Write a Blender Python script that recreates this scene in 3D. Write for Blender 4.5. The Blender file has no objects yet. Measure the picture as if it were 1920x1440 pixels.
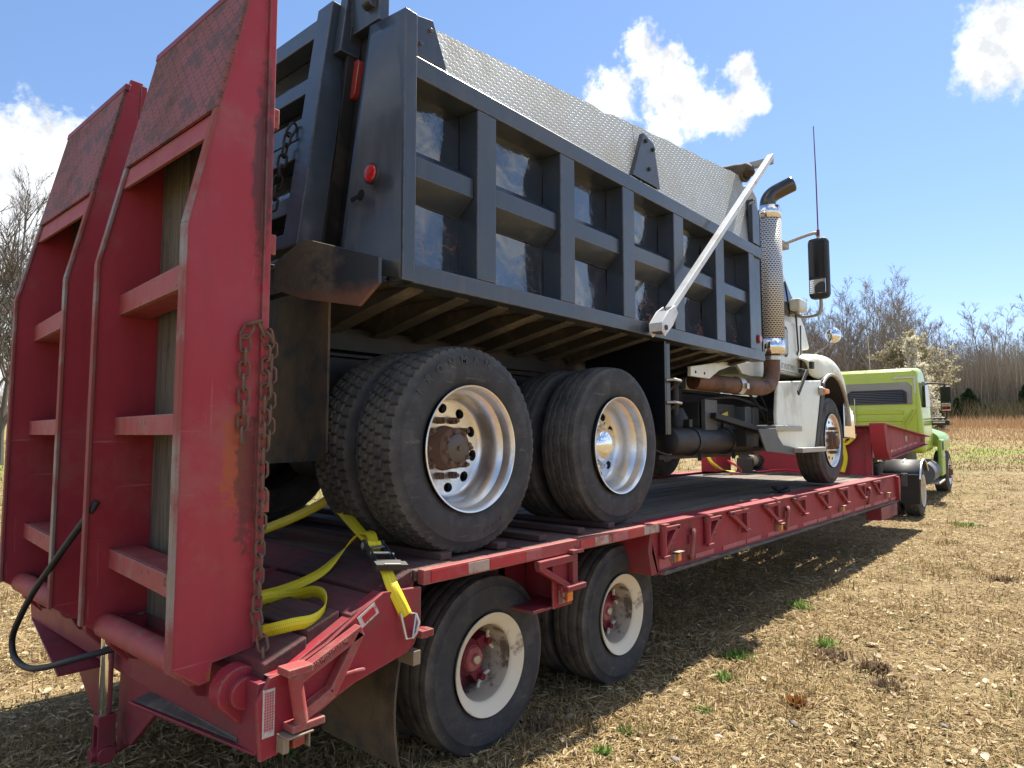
import bpy, bmesh, math, random
import numpy as np
from mathutils import Vector, Matrix
R_ = math.radians
S = bpy.context.scene
COL = S.collection
rng = random.Random(7)
nr = np.random.default_rng(11)

# ------------------------------------------------------------------ camera
cd = bpy.data.cameras.new('camera')
cam = bpy.data.objects.new('camera', cd); COL.objects.link(cam)
right = Vector((0.65377513, -0.75665048, 0.0)); up = Vector((-0.0569804, -0.04923411, 0.99716075))
fwd = Vector((0.75454047, 0.65196323, 0.07530228))
cam.matrix_world = Matrix((( right.x, up.x, -fwd.x, 0.0), (right.y, up.y, -fwd.y, 0.0), (right.z, up.z, -fwd.z, 1.55), (0, 0, 0, 1)))
cd.lens = 36 * 1258 / 1920; cd.sensor_width = 36; cd.clip_start = 0.05; cd.clip_end = 3000
S.camera = cam
# ------------------------------------------------------------------ light and exposure
SUN_EL, SUN_AZ = 53.0, 1.6
S.view_settings.view_transform = 'Standard'; S.view_settings.look = 'None'
S.view_settings.exposure = 1.28; S.view_settings.gamma = 1.0; S.view_settings.use_curve_mapping = False
sv = Vector((math.cos(R_(SUN_EL)) * math.cos(R_(SUN_AZ)), math.cos(R_(SUN_EL)) * math.sin(R_(SUN_AZ)), math.sin(R_(SUN_EL))))
sl = bpy.data.lights.new('sun', 'SUN'); sl.energy = 4.8; sl.angle = R_(0.53); sl.color = (1.0, 0.93, 0.80)
so = bpy.data.objects.new('sun', sl); COL.objects.link(so); so.rotation_euler = sv.to_track_quat('Z', 'Y').to_euler(); so.location = (30, -5, 40)

W = bpy.data.worlds.new('World'); S.world = W; W.use_nodes = True
def world():
    nt = W.node_tree; N = nt.nodes; L = nt.links; N.clear()
    out = N.new('ShaderNodeOutputWorld'); bg = N.new('ShaderNodeBackground'); bg.inputs[1].default_value = 0.118
    sky = N.new('ShaderNodeTexSky'); sky.sky_type = 'NISHITA'; sky.sun_disc = False
    sky.sun_elevation = R_(SUN_EL); sky.sun_rotation = R_(90 - SUN_AZ); sky.air_density = 1.0; sky.dust_density = 0.1; sky.ozone_density = 3.2
    tc = N.new('ShaderNodeTexCoord')
    def math_(op, a, b=None, c=None, clamp=False):
        n = N.new('ShaderNodeMath'); n.operation = op; n.use_clamp = clamp
        for i, x in enumerate((a, b, c)):
            if x is None: continue
            if isinstance(x, (int, float)): n.inputs[i].default_value = x
            else: L.new(x, n.inputs[i])
        return n.outputs[0]
    def vm(op, a, b=None, s=None):
        n = N.new('ShaderNodeVectorMath'); n.operation = op
        for i, x in enumerate((a, b)):
            if x is None: continue
            if isinstance(x, (tuple, list)): n.inputs[i].default_value = x
            else: L.new(x, n.inputs[i])
        if s is not None: n.inputs['Scale'].default_value = s
        return n
    d = vm('NORMALIZE', tc.outputs['Generated']).outputs[0]
    def noise(scale, det, rough, vec, dist=0.0):
        n = N.new('ShaderNodeTexNoise'); n.inputs['Scale'].default_value = scale; n.inputs['Detail'].default_value = det
        n.inputs['Roughness'].default_value = rough; n.inputs['Distortion'].default_value = dist; L.new(vec, n.inputs['Vector']); return n
    n1 = noise(18, 8, .62, d); n2 = noise(60, 6, .6, d)
    wv = vm('SUBTRACT', n1.outputs['Color'], (.5, .5, .5)).outputs[0]
    wv = vm('SCALE', wv, s=0.055).outputs[0]
    dw = vm('ADD', d, wv).outputs[0]
    BL = [(0.749,0.423,0.511,0.0224),(0.770,0.412,0.488,0.0296),(0.792,0.401,0.460,0.0355),(0.815,0.384,0.434,0.0393),(0.833,0.354,0.426,0.0298),
          (0.838,0.326,0.438,0.0265),(0.824,0.322,0.467,0.0165),(0.805,0.414,0.425,0.0347),(0.753,0.478,0.453,0.0334),
          (0.896,0.045,0.442,0.0440),(0.906,0.056,0.420,0.0359),(0.908,0.030,0.417,0.0410),(0.189,0.930,0.310,0.056),(0.229,0.917,0.320,0.052),(0.262,0.905,0.318,0.030),
          (0.213,0.931,0.285,0.066),(0.245,0.926,0.270,0.062),(0.200,0.951,0.220,0.10),(0.259,0.944,0.190,0.09),(0.307,0.873,0.370,0.022),(0.15,0.96,0.12,0.11)]
    acc = None
    for x, y, z, r in BL:
        ds = vm('DISTANCE', dw, (x, y, z)).outputs['Value']
        v = math_('SUBTRACT', 1.0, math_('DIVIDE', ds, r * 1.22))
        acc = v if acc is None else math_('MAXIMUM', acc, v)
    nn = math_('SUBTRACT', n1.outputs['Fac'], .5)
    nn2 = math_('SUBTRACT', n2.outputs['Fac'], .5)
    acc = math_('ADD', acc, math_('ADD', math_('MULTIPLY', nn, 1.3), math_('MULTIPLY', nn2, 1.2)))
    m1 = N.new('ShaderNodeMapRange'); m1.interpolation_type = 'SMOOTHSTEP'; L.new(acc, m1.inputs[0]); m1.inputs[1].default_value = -.12; m1.inputs[2].default_value = .46
    # unseen fair weather clouds outside the frame, cover thickened to brighten the shade
    sep = N.new('ShaderNodeSeparateXYZ'); L.new(d, sep.inputs[0])
    inv = math_('DIVIDE', 1.0, math_('MAXIMUM', math_('ADD', sep.outputs[2], .12), .05))
    pl = vm('MULTIPLY', d, (1, 1, 0)).outputs[0]
    sc = N.new('ShaderNodeVectorMath'); sc.operation = 'SCALE'; L.new(pl, sc.inputs[0]); L.new(inv, sc.inputs['Scale'])
    n3 = noise(1.15, 9, .58, sc.outputs[0], .3)
    m2 = N.new('ShaderNodeMapRange'); m2.interpolation_type = 'SMOOTHSTEP'; L.new(n3.outputs['Fac'], m2.inputs[0]); m2.inputs[1].default_value = .49; m2.inputs[2].default_value = .60
    dt = vm('DOT_PRODUCT', d, tuple(fwd)).outputs['Value']
    away = N.new('ShaderNodeMapRange'); away.interpolation_type = 'SMOOTHSTEP'; L.new(dt, away.inputs[0]); away.inputs[1].default_value = .62; away.inputs[2].default_value = .35
    mask2 = math_('MULTIPLY', m2.outputs[0], away.outputs[0])
    # thin cloud bank low above the horizon
    n4 = noise(9, 8, .6, vm('MULTIPLY', d, (1, 1, 3.2)).outputs[0])
    lo = N.new('ShaderNodeMapRange'); lo.interpolation_type = 'SMOOTHSTEP'; L.new(sep.outputs[2], lo.inputs[0]); lo.inputs[1].default_value = .155; lo.inputs[2].default_value = .06
    m4 = N.new('ShaderNodeMapRange'); m4.interpolation_type = 'SMOOTHSTEP'; L.new(math_('ADD', n4.outputs['Fac'], math_('MULTIPLY', lo.outputs[0], .22)), m4.inputs[0]); m4.inputs[1].default_value = .62; m4.inputs[2].default_value = .80
    mask3 = math_('MULTIPLY', math_('MULTIPLY', m4.outputs[0], lo.outputs[0]), .75)
    mask = math_('MAXIMUM', math_('MAXIMUM', m1.outputs[0], mask2), mask3)
    # cloud tone
    n5 = noise(26, 9, .62, vm('ADD', d, (.02, .0, -.03)).outputs[0])
    tone = N.new('ShaderNodeMapRange'); L.new(n5.outputs['Fac'], tone.inputs[0]); tone.inputs[1].default_value = .36; tone.inputs[2].default_value = .56; tone.inputs[3].default_value = 3.1; tone.inputs[4].default_value = 4.8
    cc = N.new('ShaderNodeCombineColor'); L.new(math_('MULTIPLY', tone.outputs[0], .965), cc.inputs[0]); L.new(tone.outputs[0], cc.inputs[1]); L.new(math_('MULTIPLY', tone.outputs[0], 1.04), cc.inputs[2])
    hs = N.new('ShaderNodeHueSaturation'); hs.inputs['Saturation'].default_value = 1.05; hs.inputs['Value'].default_value = 1.0; tn = N.new('ShaderNodeMix'); tn.data_type = 'RGBA'; tn.blend_type = 'MULTIPLY'; tn.inputs[0].default_value = 1.0; L.new(sky.outputs[0], tn.inputs[6]); tn.inputs[7].default_value = (1.0, .90, .93, 1); L.new(tn.outputs[2], hs.inputs['Color'])
    ev = N.new('ShaderNodeMix'); ev.data_type = 'RGBA'; ev.inputs[0].default_value = .5; L.new(hs.outputs[0], ev.inputs[6]); ev.inputs[7].default_value = (.62, 1.22, 2.15, 1)
    mx = N.new('ShaderNodeMix'); mx.data_type = 'RGBA'; L.new(mask, mx.inputs[0]); L.new(ev.outputs[2], mx.inputs[6]); L.new(cc.outputs[0], mx.inputs[7])
    L.new(mx.outputs[2], bg.inputs[0]); L.new(bg.outputs[0], out.inputs[0])
world()

# ------------------------------------------------------------------ materials
def nodes(name):
    m = bpy.data.materials.new(name); m.use_nodes = True
    nt = m.node_tree; return m, nt, nt.nodes, nt.links, nt.nodes['Principled BSDF']
def V3(c): return (c[0], c[1], c[2], 1.0)
class NB:
    """small helper to wire material nodes"""
    def __init__(s, name):
        s.m, s.nt, s.N, s.L, s.P = nodes(name)
        s.tc = s.N.new('ShaderNodeTexCoord'); s.co = s.tc.outputs['Object']
    def math(s, op, a, b=None, c=None, clamp=False):
        n = s.N.new('ShaderNodeMath'); n.operation = op; n.use_clamp = clamp
        for i, x in enumerate((a, b, c)):
            if x is None: continue
            if isinstance(x, (int, float)): n.inputs[i].default_value = x
            else: s.L.new(x, n.inputs[i])
        return n.outputs[0]
    def map(s, scale, loc=(0, 0, 0), rot=(0, 0, 0), src=None):
        n = s.N.new('ShaderNodeMapping'); n.inputs['Scale'].default_value = scale; n.inputs['Location'].default_value = loc; n.inputs['Rotation'].default_value = rot
        s.L.new(src or s.co, n.inputs[0]); return n.outputs[0]
    def noise(s, scale, det=6, rough=.6, vec=None, dist=0.0, out='Fac'):
        n = s.N.new('ShaderNodeTexNoise'); n.inputs['Scale'].default_value = scale; n.inputs['Detail'].default_value = det
        n.inputs['Roughness'].default_value = rough; n.inputs['Distortion'].default_value = dist
        s.L.new(vec or s.co, n.inputs['Vector']); return n.outputs[out]
    def ramp(s, x, lo, hi, a=0.0, b=1.0, smooth=True):
        n = s.N.new('ShaderNodeMapRange'); n.interpolation_type = 'SMOOTHSTEP' if smooth else 'LINEAR'
        s.L.new(x, n.inputs[0]); n.inputs[1].default_value = lo; n.inputs[2].default_value = hi; n.inputs[3].default_value = a; n.inputs[4].default_value = b
        return n.outputs[0]
    def mix(s, f, a, b):
        n = s.N.new('ShaderNodeMix'); n.data_type = 'RGBA'
        for i, x in ((0, f), (6, a), (7, b)):
            if isinstance(x, (int, float)): n.inputs[i].default_value = x
            elif isinstance(x, (tuple, list)): n.inputs[i].default_value = V3(x)
            else: s.L.new(x, n.inputs[i])
        return n.outputs[2]
    def sep(s, v=None):
        n = s.N.new('ShaderNodeSeparateXYZ'); s.L.new(v or s.co, n.inputs[0]); return n.outputs
    def bump(s, h, strength=.3, dist=.01, prev=None):
        n = s.N.new('ShaderNodeBump'); n.inputs['Strength'].default_value = strength; n.inputs['Distance'].default_value = dist
        s.L.new(h, n.inputs['Height'])
        if prev is not None: s.L.new(prev, n.inputs['Normal'])
        return n.outputs[0]
    def set(s, key, x):
        if isinstance(x, (int, float)): s.P.inputs[key].default_value = x
        elif isinstance(x, (tuple, list)): s.P.inputs[key].default_value = V3(x)
        else: s.L.new(x, s.P.inputs[key])
    def rand(s): return s.N.new('ShaderNodeObjectInfo').outputs['Random']
    def attr(s, nm):
        n = s.N.new('ShaderNodeAttribute'); n.attribute_name = nm; return n.outputs['Fac']
    def edge(s, rad=.014, ns=18, lo=.36, hi=.54):
        """mask of convex and concave edges, broken up by noise, for chipped paint"""
        bv = s.N.new('ShaderNodeBevel'); bv.samples = 4; bv.inputs['Radius'].default_value = rad
        g = s.N.new('ShaderNodeNewGeometry'); d = s.N.new('ShaderNodeVectorMath'); d.operation = 'DOT_PRODUCT'
        s.L.new(bv.outputs[0], d.inputs[0]); s.L.new(g.outputs['Normal'], d.inputs[1])
        return s.math('MULTIPLY', s.ramp(d.outputs['Value'], .985, .90), s.ramp(s.noise(ns, 8, .72), lo, hi))
    def scratch(s, amt=.6, ns=3.0):
        """thin scuffs in two directions"""
        a = s.ramp(s.noise(1.0, 4, .6, s.map((2.5, 60, 70), rot=(.3, .5, .2))), .665, .70); b2 = s.ramp(s.noise(1.0, 4, .6, s.map((60, 60, 2.2), rot=(.1, -.4, .3))), .665, .70)
        return s.math('MULTIPLY', s.math('MAXIMUM', a, b2), s.math('MULTIPLY', s.ramp(s.noise(ns, 4), .46, .6), amt))
    def blob(s, c, r, wob=.35, ns=8):
        """soft stain with an uneven outline at an object-space position"""
        n = s.N.new('ShaderNodeVectorMath'); n.operation = 'SUBTRACT'; s.L.new(s.co, n.inputs[0]); n.inputs[1].default_value = c
        n2 = s.N.new('ShaderNodeVectorMath'); n2.operation = 'DIVIDE'; s.L.new(n.outputs[0], n2.inputs[0]); n2.inputs[1].default_value = r
        n3 = s.N.new('ShaderNodeVectorMath'); n3.operation = 'LENGTH'; s.L.new(n2.outputs[0], n3.inputs[0])
        v = s.math('ADD', n3.outputs['Value'], s.math('MULTIPLY', s.math('SUBTRACT', s.noise(ns, 8, .7), .5), wob * 4))
        return s.ramp(v, 1.05, .55)

def mat(name, col, rough=.5, metal=0, var=.15, vs=5, dirt=None, da=.5, ds=2.5, dlo=.48, dhi=.68, rust=0, rs=9, bump=0.0, bs=60, coat=0, streak=0, spec=.5, bstr=.25, rand=0, wave=0, ws=2.0, wear=None, scr=0):
    b = NB(name)
    c = b.mix(b.noise(vs, 5, .6), tuple(x * (1 - var) for x in col), tuple(min(1, x * (1 + var)) for x in col))
    if rand:
        hv = b.N.new('ShaderNodeHueSaturation'); b.L.new(c, hv.inputs['Color']); b.L.new(b.ramp(b.rand(), 0, 1, 1 - rand, 1 + rand, False), hv.inputs['Value']); c = hv.outputs[0]
    r = b.math('ADD', rough, b.math('MULTIPLY', b.math('SUBTRACT', b.noise(vs * 2.3, 5, .65), .5), .25), clamp=True)
    if dirt:
        f = b.math('MULTIPLY', b.ramp(b.noise(ds, 9, .68), dlo, dhi), da)
        c = b.mix(f, c, dirt); r = b.math('ADD', r, b.math('MULTIPLY', f, .35), clamp=True)
    if streak:
        f = b.math('MULTIPLY', b.ramp(b.noise(1.0, 7, .6, b.map((14, 14, .9))), .5, .72), streak)
        c = b.mix(f, c, dirt or (.08, .07, .06)); r = b.math('ADD', r, b.math('MULTIPLY', f, .3), clamp=True)
    if rust:
        f = b.ramp(b.noise(rs, 11, .72), .70 - rust * .3, .75 - rust * .3)
        c = b.mix(f, c, b.mix(b.noise(40, 4, .6), (.07, .03, .018), (.24, .085, .03)))
        r = b.math('MAXIMUM', r, b.math('MULTIPLY', f, .85))
        if metal:
            b.set('Metallic', b.math('MULTIPLY', b.math('SUBTRACT', 1.0, f), metal))
    if scr: c = b.mix(b.scratch(scr), c, wear or (.3, .25, .22))
    if wear: c = b.mix(b.math('MULTIPLY', b.edge(), .85), c, b.mix(b.noise(30, 5), wear, (.12, .05, .03)))
    if metal and not rust: b.set('Metallic', metal)
    b.set('Base Color', c); b.set('Roughness', r); b.set('Specular IOR Level', spec)
    if coat: b.set('Coat Weight', coat); b.set('Coat Roughness', .12)
    nrm = None
    if wave: nrm = b.bump(b.noise(ws, 2, .5), wave, .05)
    if bump: nrm = b.bump(b.noise(bs, 6, .65), bstr, bump, nrm)
    if nrm is not None: b.set('Normal', nrm)
    return b.m

MT = {}
DUST = (.30, .22, .14); SOIL = (.10, .075, .05)
MT['red'] = mat('red_paint', (.30, .026, .040), .6, spec=.3, var=.25, vs=2.6, dirt=(.17, .075, .06), da=.65, ds=1.9, streak=.32, rust=.30, rs=6, wear=(.30, .22, .19), scr=.5, bump=.003, bs=45)
MT['red_dark'] = mat('dark_red_paint', (.21, .022, .038), .5, var=.2, dirt=(.07, .035, .03), da=.6, rust=.16, bump=.003, bs=40)
MT['red_worn'] = mat('worn_red_steel', (.32, .052, .052), .65, var=.3, vs=9, dirt=(.30, .17, .13), da=.75, ds=7, rust=.36, rs=14, wear=(.36, .27, .23), scr=.6, bump=.004, bs=60)
MT['bare'] = mat('worn_edge_steel', (.26, .21, .19), .55, metal=.3, var=.3, dirt=(.30, .07, .06), da=.9, ds=2.2, dlo=.40, dhi=.56, rust=.3, bump=.003)
MT['wood'] = None
MT['rust'] = mat('rusty_steel', (.15, .085, .06), .85, var=.35, vs=20, dirt=(.22, .12, .07), da=.6, ds=12, bump=.003, bs=90)
def rubber(name, base, mud, R, amt):
    b = NB(name); sp = b.sep(); r = b.math('SQRT', b.math('ADD', b.math('POWER', sp[0], 2.0), b.math('POWER', sp[2], 2.0)))
    c = b.mix(b.noise(4, 6, .65), tuple(k * .8 for k in base), tuple(k * 1.25 for k in base))
    c = b.mix(b.math('MULTIPLY', b.ramp(b.noise(5, 9, .7), .46, .68), .4), c, (.13, .125, .118))
    sh = b.math('MULTIPLY', b.ramp(r, R * .90, R * .975), b.ramp(b.noise(6, 9, .72), .38, .62)); c = b.mix(b.math('MULTIPLY', sh, amt), c, mud)
    sc = b.math('MULTIPLY', b.ramp(b.noise(1.0, 6, .7, b.map((5, 60, 40))), .60, .68), .35); c = b.mix(sc, c, (.19, .18, .165))
    gr = b.ramp(b.math('SINE', b.math('MULTIPLY', r, 420.0)), .2, 1, 0, 1)
    b.set('Base Color', c); b.set('Roughness', b.ramp(b.noise(7, 6), .3, .7, .6, .9)); b.set('Specular IOR Level', .35)
    b.set('Normal', b.bump(b.noise(120, 5), .25, .002, b.bump(gr, .05, .002))); return b.m
MT['rubber'] = rubber('tyre_rubber', (.044, .043, .045), (.17, .15, .12), .5, .45)
MT['rubber_dirty'] = rubber('dusty_tyre_rubber', (.040, .040, .043), (.18, .15, .11), .43, .55)
MT['flap'] = mat('mud_flap_rubber', (.03, .029, .028), .7, var=.2, dirt=(.17, .12, .07), da=.85, ds=2.0, dlo=.42, dhi=.62, streak=.35, bump=.004, bs=70)
MT['alu'] = mat('polished_aluminium', (.80, .79, .77), .33, metal=1, var=.06, dirt=(.34, .28, .20), da=.35, ds=4, bump=.0006, bs=30)
MT['chrome'] = mat('chrome', (.82, .82, .83), .07, metal=1, var=.03, dirt=(.35, .30, .25), da=.12)
MT['white_rim'] = mat('white_rim_paint', (.72, .645, .50), .5, var=.08, dirt=(.20, .14, .09), da=.8, ds=6, dlo=.56, dhi=.68, rust=.16, rs=16, bump=.002)
MT['black'] = mat('black_body_paint', (.034, .045, .061), .34, var=.15, dirt=(.10, .10, .10), da=.4, ds=2, streak=.4, coat=.25, wave=.12, ws=3.0, wear=(.20, .20, .21), scr=.35, bump=.0015, bs=25)
MT['black_panel'] = mat('glossy_black_panel', (.018, .021, .027), .1, var=.2, dirt=(.07, .07, .072), da=.25, ds=1.5, streak=.35, coat=1, wave=.5, ws=2.2)
MT['grime'] = mat('grimy_frame', (.022, .021, .022), .55, var=.3, dirt=(.075, .055, .04), da=.8, ds=3, bump=.004, bs=40)
MT['dusty'] = mat('dusty_steel', (.075, .067, .060), .85, var=.3, dirt=(.20, .165, .13), da=.8, ds=4, bump=.004, bs=60)
MT['cream'] = mat('cream_white_paint', (.70, .70, .60), .35, var=.06, dirt=(.42, .38, .24), da=.6, ds=2.2, streak=.25, coat=.3, bump=.0006, bs=20)
MT['yellowed'] = mat('yellowed_white_paint', (.72, .70, .55), .4, var=.08, vs=10, dirt=(.50, .42, .18), da=.7, ds=6, coat=.25)
MT['white_arm'] = mat('white_painted_arm', (.72, .74, .74), .4, var=.08, dirt=(.30, .24, .17), da=.5, ds=6, rust=.1)
MT['lime'] = mat('lime_green_paint', (.42, .55, .035), .3, var=.05, dirt=(.34, .38, .08), da=.3, ds=2, coat=.5)
MT['mint_sheen'] = mat('sheen_tinted_green_paint', (.30, .50, .09), .3, var=.05, coat=.4)  # mint tint paints the gloss sheen into the hood and skirts
MT['plastic'] = mat('black_plastic', (.02, .02, .022), .6, var=.15, dirt=(.08, .08, .08), da=.3)
MT['grey'] = mat('grey_plastic', (.10, .105, .115), .55, var=.15, dirt=(.2, .17, .13), da=.4)
MT['bracket'] = mat('dark_grey_step_bracket', (.085, .088, .09), .55, var=.15, dirt=(.2, .17, .12), da=.4, ds=5)
MT['greystep'] = mat('grey_step_metal', (.36, .35, .32), .5, metal=.2, var=.12, dirt=(.5, .42, .28), da=.5, ds=4)
MT['yellow'] = None
MT['steel'] = mat('zinc_steel', (.55, .52, .46), .35, metal=.9, var=.15, dirt=(.3, .2, .12), da=.4)
MT['brass'] = mat('dusty_lamp_bracket', (.30, .24, .17), .6, metal=.3, var=.2, dirt=(.3, .2, .1), da=.5)
def lens(name, col):
    b = NB(name); b.set('Base Color', b.mix(b.ramp(b.noise(30, 5), .5, .7), col, tuple(x * .6 + .05 for x in col))); b.set('Roughness', .18); b.set('Coat Weight', .5)
    b.set('Normal', b.bump(b.noise(160, 1), .25, .004)); return b.m
MT['amber'] = lens('amber_lens', (.75, .20, .015)); MT['redlens'] = lens('red_lens', (.55, .012, .02)); MT['redlens_old'] = lens('faded_red_lens', (.42, .05, .035))
MT['fadedred'] = lens('dull_red_lens', (.25, .03, .03))
b = NB('window_glass'); b.set('Base Color', (.012, .014, .015)); b.set('Roughness', .04); b.set('Specular IOR Level', .8); MT['glass'] = b.m
b = NB('mirror_glass'); b.set('Base Color', (.85, .87, .9)); b.set('Metallic', 1.0); b.set('Roughness', .02); MT['mirror'] = b.m
b = NB('dark_mirror_glass'); b.set('Base Color', (.02, .022, .025)); b.set('Roughness', .05); MT['darkmirror'] = b.m
b = NB('dark_opening'); b.set('Base Color', (.006, .006, .006)); b.set('Roughness', .9); MT['void'] = b.m
def wood(name, c1, c2, ax=0, pt=.0, paint=(.16, .03, .035)):
    b = NB(name); sc = [22, 22, 22]; sc[ax] = 1.1
    off = b.N.new('ShaderNodeVectorMath'); off.operation = 'ADD'; b.L.new(b.co, off.inputs[0])
    cx = b.N.new('ShaderNodeCombineXYZ'); rn = b.rand()
    for i in range(3): b.L.new(b.math('MULTIPLY', rn, 13.7 + i * 5), cx.inputs[i])
    b.L.new(cx.outputs[0], off.inputs[1])
    v = b.map(tuple(sc), src=off.outputs[0])
    g = b.noise(2.2, 8, .65, v, .6)
    c = b.mix(b.ramp(g, .32, .68), c1, c2)
    c = b.mix(b.ramp(rn, 0, 1, 0, .75, False), c, tuple(x * .40 for x in c1))
    if pt: c = b.mix(b.math('MULTIPLY', b.ramp(b.noise(3.5, 8, .7), .42, .6), pt), c, paint)
    c = b.mix(b.math('MULTIPLY', b.ramp(b.noise(6, 8, .7), .55, .7), .5), c, (.03, .024, .02))
    b.set('Base Color', c); b.set('Roughness', .85); b.set('Normal', b.bump(g, .6, .006)); return b.m
MT['deckwood'] = wood('weathered_deck_wood', (.10, .078, .058), (.25, .20, .15), 0)
MT['crosswood'] = wood('weathered_cross_planks', (.085, .06, .047), (.22, .16, .12), 1, .55)
MT['tailwood'] = wood('red_stained_planks', (.09, .045, .04), (.19, .10, .085), 1, .8)
MT['greywood'] = wood('old_grey_wood', (.085, .07, .052), (.20, .17, .125), 2)
def webbing(name, col):
    b = NB(name); u = b.N.new('ShaderNodeUVMap'); sp = b.sep(u.outputs[0])
    st = b.math('SINE', b.math('MULTIPLY', sp[0], 900.0)); ln = b.ramp(b.math('ABSOLUTE', b.math('SUBTRACT', b.math('ABSOLUTE', b.math('SUBTRACT', sp[1], .5)), .16)), .0, .05, 1, 0)
    c = b.mix(b.noise(9, 5), tuple(x * .85 for x in col), col); c = b.mix(b.math('MULTIPLY', ln, .55), c, (.55, .30, .01)); c = b.mix(b.ramp(st, -1, 1, 0, .18), c, (.25, .2, .01))
    b.set('Base Color', c); b.set('Roughness', .55); b.set('Normal', b.bump(st, .3, .002)); return b.m
MT['yellow'] = webbing('yellow_webbing', (.90, .72, .02))
def tread(name, c1, c2, p, axes, metal=0, rough=.45, dirt=(.2, .1, .08), da=.5, rust=0.0):
    """raised diamond plate: short bars at alternating 45 degree angles"""
    b = NB(name); sp = b.sep(); x = sp[axes[0]]; z = sp[axes[1]]
    u = b.math('DIVIDE', x, p); v = b.math('DIVIDE', z, p)
    par = b.math('MODULO', b.math('ABSOLUTE', b.math('ADD', b.math('FLOOR', u), b.math('FLOOR', v))), 2.0)
    s = b.math('SUBTRACT', b.math('MULTIPLY', par, 2.0), 1.0)
    fu = b.math('SUBTRACT', b.math('FRACT', u), .5); fv = b.math('SUBTRACT', b.math('FRACT', v), .5)
    a = b.math('MULTIPLY', b.math('ADD', fu, b.math('MULTIPLY', s, fv)), .707); c_ = b.math('MULTIPLY', b.math('SUBTRACT', fv, b.math('MULTIPLY', s, fu)), .707)
    q = b.math('ADD', b.math('POWER', b.math('DIVIDE', a, .52), 2.0), b.math('POWER', b.math('DIVIDE', c_, .15), 2.0))
    h = b.ramp(q, 1.25, .5)
    dn = b.math('MULTIPLY', b.ramp(b.noise(2.2, 9, .7), .45, .65), da)
    col = b.mix(dn, b.mix(b.noise(5, 5), tuple(k * .85 for k in c1), c1), dirt)
    col = b.mix(b.math('MULTIPLY', h, .8), col, c2)
    if rust: col = b.mix(b.math('MULTIPLY', b.ramp(b.noise(7, 10, .72), .6 - rust * .2, .68 - rust * .2), .8), col, (.10, .05, .035))
    b.set('Base Color', col); b.set('Metallic', metal); b.set('Roughness', b.math('ADD', rough, b.math('MULTIPLY', dn, .3))); b.set('Normal', b.bump(h, .9, .006)); return b.m
MT['ramptread'] = tread('red_ramp_tread_plate', (.30, .075, .062), (.085, .058, .052), .030, (1, 2), .1, .65, (.15, .075, .06), .6, .55)
MT['silver'] = tread('silver_tread_plate', (.38, .42, .435), (.48, .52, .53), .025, (0, 2), .10, .55, (.30, .275, .23), .55)
def rampside():
    b = NB('faded_red_ramp_paint')
    c = b.mix(b.noise(1.6, 6, .6), (.31, .024, .040), (.37, .045, .058))
    c = b.mix(b.math('MULTIPLY', b.ramp(b.noise(2.4, 9, .7), .5, .7), .45), c, (.30, .13, .11))
    c = b.mix(b.math('MULTIPLY', b.ramp(b.noise(1, 7, .6, b.map((10, 10, .8))), .52, .72), .3), c, (.16, .03, .035))
    o = b.blob((-4.815, -1.08, 1.46), (.055, .3, .22), .6, 26); c = b.mix(b.math('MULTIPLY', o, .75), c, (.36, .085, .025))
    k = b.blob((-4.765, -1.08, 1.40), (.05, .3, .30), .6, 30); c = b.mix(b.math('MULTIPLY', k, .7), c, (.07, .03, .025))
    k2 = b.blob((-4.735, -1.08, 2.55), (.045, .3, .45), .6, 12); c = b.mix(b.math('MULTIPLY', k2, .8), c, (.06, .03, .03))
    o2 = b.blob((-4.86, -1.08, .715), (.035, .3, .035), .5, 24); c = b.mix(o2, c, (.42, .11, .02))
    e = b.ramp(b.noise(26, 9, .75), .72, .76); c = b.mix(b.math('MULTIPLY', e, .6), c, (.06, .02, .02))
    c = b.mix(b.scratch(.55, 2.0), c, (.45, .20, .18)); c = b.mix(b.math('MULTIPLY', b.edge(.014, 14), .9), c, b.mix(b.noise(30, 5), (.30, .22, .19), (.10, .04, .03)))
    b.set('Specular IOR Level', .35); b.set('Base Color', c); b.set('Roughness', b.ramp(b.noise(4, 5), .3, .7, .42, .7)); b.set('Normal', b.bump(b.noise(30, 6, .6), .12, .004, b.bump(b.noise(2.5, 2), .15, .03))); return b.m
MT['rampside'] = rampside()
def bodypanel():
    """black dump body sheet: mirror-like paint, dents, scratches and bare rusty gouges"""
    b = NB('scraped_black_sheet')
    c = b.mix(b.noise(3, 5), (.016, .019, .025), (.030, .035, .043))
    c = b.mix(b.math('MULTIPLY', b.ramp(b.noise(4, 9, .7), .5, .66), .35), c, (.12, .115, .11))
    st = b.math('MULTIPLY', b.ramp(b.noise(1.0, 7, .6, b.map((30, 30, 1.2))), .56, .74), .55)
    lowz = b.ramp(b.sep()[2], 1.62, 1.36)
    c = b.mix(b.math('MULTIPLY', st, lowz), c, (.16, .17, .19))
    rr = b.noise(2.3, 9, .62, b.map((1.0, 1, 2.2), loc=(.4, 0, .2))); g = b.math('ABSOLUTE', b.math('SUBTRACT', rr, .53))
    f = b.math('MULTIPLY', b.ramp(g, .016, .006), b.math('MULTIPLY', lowz, b.ramp(b.noise(1.3, 3), .47, .56)))
    c = b.mix(f, c, (.24, .085, .06))
    b.set('Base Color', c); b.set('Roughness', b.math('ADD', b.math('MULTIPLY', f, .7), b.ramp(b.noise(2.5, 4), .3, .7, .06, .16)))
    b.set('Coat Weight', 1.0); b.set('Coat Roughness', .05); b.set('Coat IOR', 1.75)
    b.set('Normal', b.bump(b.noise(3.2, 4, .55, b.map((1, 1, 1.4))), .5, .04)); return b.m
MT['panel'] = bodypanel()
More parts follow.
